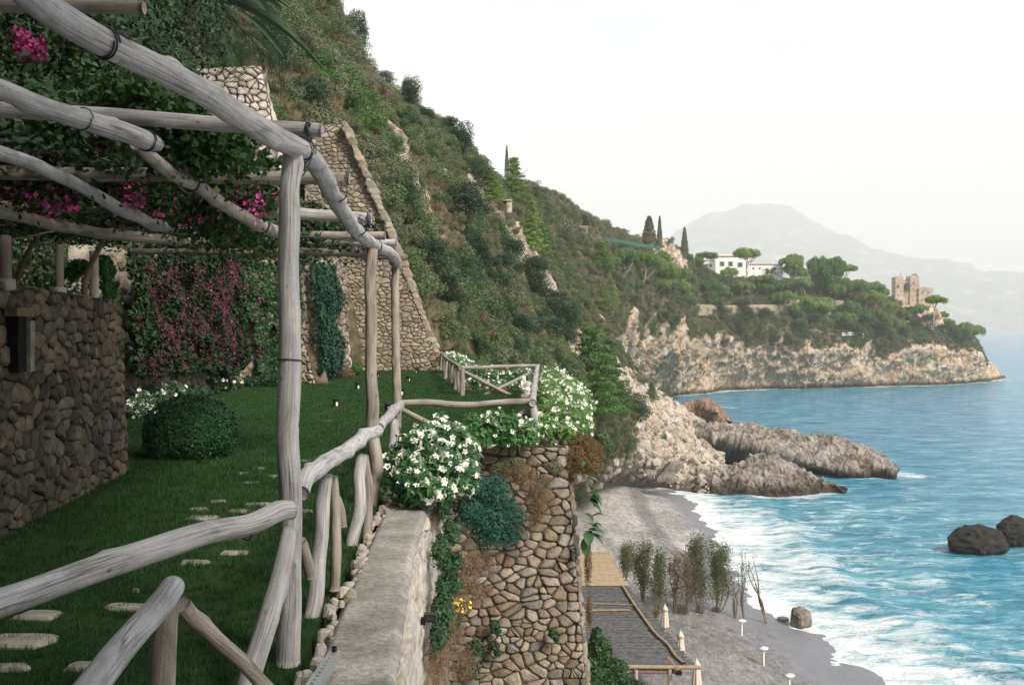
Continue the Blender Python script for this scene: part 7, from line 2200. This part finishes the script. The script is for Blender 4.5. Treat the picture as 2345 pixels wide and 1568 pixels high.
# ================================================================== BEACH
M_reed = mat_basic('grey_reed', [(.25, (.035, .036, .04)), (.5, (.085, .086, .092)), (.75, (.16, .16, .165))], 3, .9, .6, .03)
M_reedm = mat_basic('straw_mat', [(.3, (.27, .205, .135)), (.7, (.42, .33, .225))], 3, .9, .6, .03)
M_bamboo = mat_basic('bamboo', [(.3, (.20, .15, .09)), (.7, (.32, .25, .17))], 3, .8, .3, .01)
def pavilion():
    z = 4.3
    root = empty('beach_pavilion', G(1400, 1500, 1.0), 'open beach pavilion roofed with dark reeds and a fresh straw mat', 'beach shelter')
    O = root.location
    NL, NR = G(1180, 1520, z), G(1590, 1523, z); ML, MR = G(1230, 1341, z), G(1439, 1341, z); FL, FR = G(1270, 1262, z), G(1393, 1262, z)
    def sheet(name, a, b, c, d, mat, n, th, tilt):
        # slats running across, each its own strip with a gap
        vs, fs = [], []
        gg = random.Random(n)
        for i in range(n):
            t0, t1 = i / n, (i + .82) / n
            p, q = a.lerp(d, t0), b.lerp(c, t0); r, s_ = b.lerp(c, t1), a.lerp(d, t1)
            hh = gg.uniform(-.03, .03); ex = gg.uniform(-.15, .12)
            o = len(vs)
            ax = (q - p).normalized() * ex
            for v in (p, q + ax, r + ax, s_): vs.append(v - O + Vector((0, 0, hh)))
            for v in (p, q + ax, r + ax, s_): vs.append(v - O + Vector((0, 0, hh - th)))
            fs += [(o, o + 1, o + 2, o + 3), (o + 7, o + 6, o + 5, o + 4), (o, o + 4, o + 5, o + 1), (o + 1, o + 5, o + 6, o + 2), (o + 2, o + 6, o + 7, o + 3), (o + 3, o + 7, o + 4, o)]
        return obj(name, pymesh(name, vs, fs, mat), root, kind='stuff')
    sheet('reed_strips', NL, NR, MR, ML, M_reed, 92, .05, 0)
    sheet('straw_strips', ML + Vector((0, .1, .02)), MR + Vector((0, .1, .02)), FR, FL, M_reedm, 46, .05, 0)
    # boards underneath so the strips do not show daylight everywhere
    for (a, b, c, d) in ((NL, NR, MR, ML), (ML, MR, FR, FL)):
        v = [x - O + Vector((0, 0, -.10)) for x in (a, b, c, d)] + [x - O + Vector((0, 0, -.14)) for x in (a, b, c, d)]
        obj('roof_boards', pymesh('roof_boards', v, [(0, 1, 2, 3), (7, 6, 5, 4), (0, 4, 5, 1), (1, 5, 6, 2), (2, 6, 7, 3), (3, 7, 4, 0)], M_bark), root)
    def pole(name, pts, r, mat):
        V, f = tube(resample([tuple(Vector(p) - O) for p in pts], 14), [r] * 14, 8); return obj(name, np_mesh(name, V, f, [mat], True), root)
    pole('edge_pole', [G(1425,1341,z+.1), G(1448,1378,z+.12), G(1472,1412,z+.1), G(1500,1450,z+.12), G(1528,1474,z+.1), G(1545,1500,z+.1), G(1566,1518,z+.1)], .10, M_bamboo)
    pole('cross_reed', [G(1330,1397,z+.12), G(1442,1396,z+.12)], .07, M_bamboo)
    pole('cross_reed', [G(1330,1380,z+.1), G(1450,1384,z+.1)], .035, M_bamboo)
    pole('edge_beam', [NL + Vector((0, -.15, -.05)), NR + Vector((.3, -.15, -.05))], .12, M_bamboo)
    pole('rafter', [G(1250,1536,z-.35), G(1560,1536,z-.35)], .14, M_bark)
    for (x, y) in ((1533, 1530), (1456, 1532), (1300, 1530), (1300, 1345), (1420, 1345), (1380, 1268)):
        t = G(x, y, z - .15); pole('post', [Vector((t.x, t.y, .6)), t], .12, M_barkpale)
    t = G(1545, 1528, z - .1); pole('beam_end', [t + Vector((-.2, 1.4, 0)), t + Vector((.15, -.5, -.15))], .22, M_bark)
pavilion()
M_canvas = mat_basic('cream_canvas', [(.3, (.46, .40, .33)), (.7, (.60, .54, .46))], 4, .9, .4, .02)
M_whitep = mat_basic('white_paint', [(.78, .77, .75)], 5, .5, .1)
def parasol(px, top, base, label):
    b = beach_at(px, base); s = b.y / F; h = (base - top) * s
    root = empty('closed_parasol', b, label, 'parasol', 'closed beach parasols')
    V, f = tube([(0, 0, -.1), (0, 0, h * .97)], [.03, .03], 8); obj('pole', np_mesh('pole', V, f, [M_whitep], True), root)
    n = 28; m = 16; V = []
    z0 = h - 1.62
    for j in range(m):
        t = j / (m - 1)
        z = z0 + t * 1.3
        r = .27 - .10 * t
        for i in range(n):
            a = i * 6.283 / n; rr = r * (1 + (.20 * math.cos(a * 7)) * (1 - .4 * t))
            V.append((rr * math.cos(a), rr * math.sin(a), z + .02 * math.cos(a * 7)))
    V = np.array(V); fa = grid_faces(m, n, True)
    obj('folded_canvas', np_mesh('folded_canvas', V, fa, [M_canvas], True), root)
    V, f = tube([(0, 0, h - .42), (0, 0, h - .40), (0, 0, h - .22), (0, 0, h)], [.22, .27, .16, .015], 14); obj('top_cap', np_mesh('top_cap', V, f, [M_canvas], False), root)
    V, f = tube([(0, 0, h - .03), (0, 0, h + .10)], [.02, .008], 6); obj('finial', np_mesh('finial', V, f, [M_whitep], True), root)
parasol(1522, 1383, 1461, 'cream closed parasol standing highest beside the reed roof')
parasol(1558, 1443, 1528, 'cream closed parasol in the middle of the three by the reed roof')
parasol(1595, 1508, 1600, 'cream closed parasol at the near corner of the reed roof')
def stand(px, top, base, label):
    b = beach_at(px, base); s = b.y / F; h = (base - top) * s
    root = empty('beach_stand', b, label, 'stand', 'white stands on the wet sand')
    V, f = tube([(0, 0, -.1), (0, 0, h)], [.06, .06], 10); obj('post', np_mesh('post', V, f, [M_whitep], True), root)
    V, f = tube([(0, 0, h - .06), (0, 0, h - .05), (0, 0, h + .03), (0, 0, h + .05)], [.02, .30, .32, .02], 18); obj('round_top', np_mesh('round_top', V, f, [M_whitep], False), root)
    V, f = tube([(0, 0, h + .05), (0, 0, h + .12)], [.07, .06], 10); obj('hub', np_mesh('hub', V, f, [M_whitep], True), root)
stand(1698, 1420, 1454, 'white round topped stand nearest the bare beach trees')
stand(1748, 1483, 1522, 'middle white round topped stand on the wet sand')
stand(1807, 1545, 1585, 'white round topped stand cut by the bottom edge')

def tamarisk(px, top, base, w, label, dens=1.0, mat=None, lean=0, seed=0, bare=False):
    w *= 1.3; dens *= 1.5 if dens > .4 else .25
    b = beach_at(px, base); s = b.y / F; h = (base - top) * s; wd = w * s
    g = np.random.default_rng(seed + 70)
    root = empty('beach_tree', b, label, 'tree')
    parts = []; tips = []
    for k in range(5 if not bare else 3):
        e = np.array([lean * s + g.normal() * wd * .22, g.normal() * wd * .3, h * (.75 + .25 * g.random())])
        c1 = e * .35 + np.array([g.normal() * wd * .12, g.normal() * .2, 0]); p = resample([[g.normal() * .08, g.normal() * .08, -.2], c1, e * .7 + [g.normal() * .15, 0, 0], e], 16)
        parts.append(tube(p, np.linspace(.055 if not bare else .085, .012, 16), 6))
        for q in range(22):
            i = g.integers(4, 16); d = np.array([g.normal() * .5, g.normal() * .5, .6 + .4 * g.random()]); d /= np.linalg.norm(d)
            L = wd * (.18 + .3 * g.random()) * (1.2 - i / 22)
            t = p[i] + d * L
            parts.append(tube(resample([p[i], (p[i] + t) / 2 + g.normal(size=3) * .06, t], 5), np.linspace(.014, .005, 5), 4)); tips.append((p[i] + t) / 2); tips.append(t)
    V, f = join(parts); obj('trunk', np_mesh('trunk', V, f, [M_bark], True), root)
    tips = np.array(tips)
    n = int(2600 * dens)
    C = tips[g.integers(0, len(tips), n)] + g.normal(size=(n, 3)) * np.array([.20, .20, .30]) * (wd / 1.2) ** .5
    nn = unit(n, g) * [1, 1, .25]
    V, Fa = leaves_np(C, nn / np.linalg.norm(nn, axis=1)[:, None], .085 * (.5 + g.random(n)), .3, g)
    obj('crown', np_mesh('crown', V, Fa, [mat or M_tam]), root)
M_tamb = mat_leaf('dry_sprays', [(.14, .10, .07), (.20, .15, .11), (.16, .12, .09)], rough=.9)
for i, a in enumerate([(1430,1243,1330,26,.8,None,0,'slim feathery tree nearest the straw mat'), (1470,1243,1380,32,1.1,None,0,'second feathery tree along the reed roof'), (1509,1267,1405,34,1.0,None,0,'feathery tree behind the highest parasol'),
   (1545,1267,1404,28,.6,M_tamb,0,'thin brownish beach tree'), (1574,1270,1404,28,.6,M_tamb,0,'second thin brownish beach tree beside the dense one'), (1607,1237,1404,48,2.0,None,0,'densest green feathery beach tree'),
   (1644,1250,1402,46,1.8,None,0,'rightmost leafy feathery beach tree'), (1684,1290,1415,24,.18,None,0,'small bare dark beach tree'), (1706,1264,1419,34,.3,None,0,'tall bare beach tree with upright twigs'), (1755,1270,1426,26,.14,None,-40,'bare beach tree leaning away from the sea')]):
    px, top, base, w, dn, mt, ln, lb = a
    tamarisk(px, top, base, w, lb, dn, mt, ln, i, bare=dn < .4)
for i, (px, py, r, lb) in enumerate([(1500,1412,16,'low rusty bush at the foot of the feathery trees'), (1560,1404,18,'low green bush between the brownish beach trees'), (1600,1402,14,'low brown bush under the densest beach tree'), (1640,1400,12,'small low bush under the last leafy beach tree'), (1450,1385,14,'low bush beside the reed roof edge')]):
    b = beach_at(px, py); s = b.y / F
    shrub_obj(b, r * s, r * 1.6 * s, lb, None, (M_redbush, M_tam, M_tamb, M_tam, M_tam)[i])
# bank of scrub at the back of the beach, seen past the wall corner
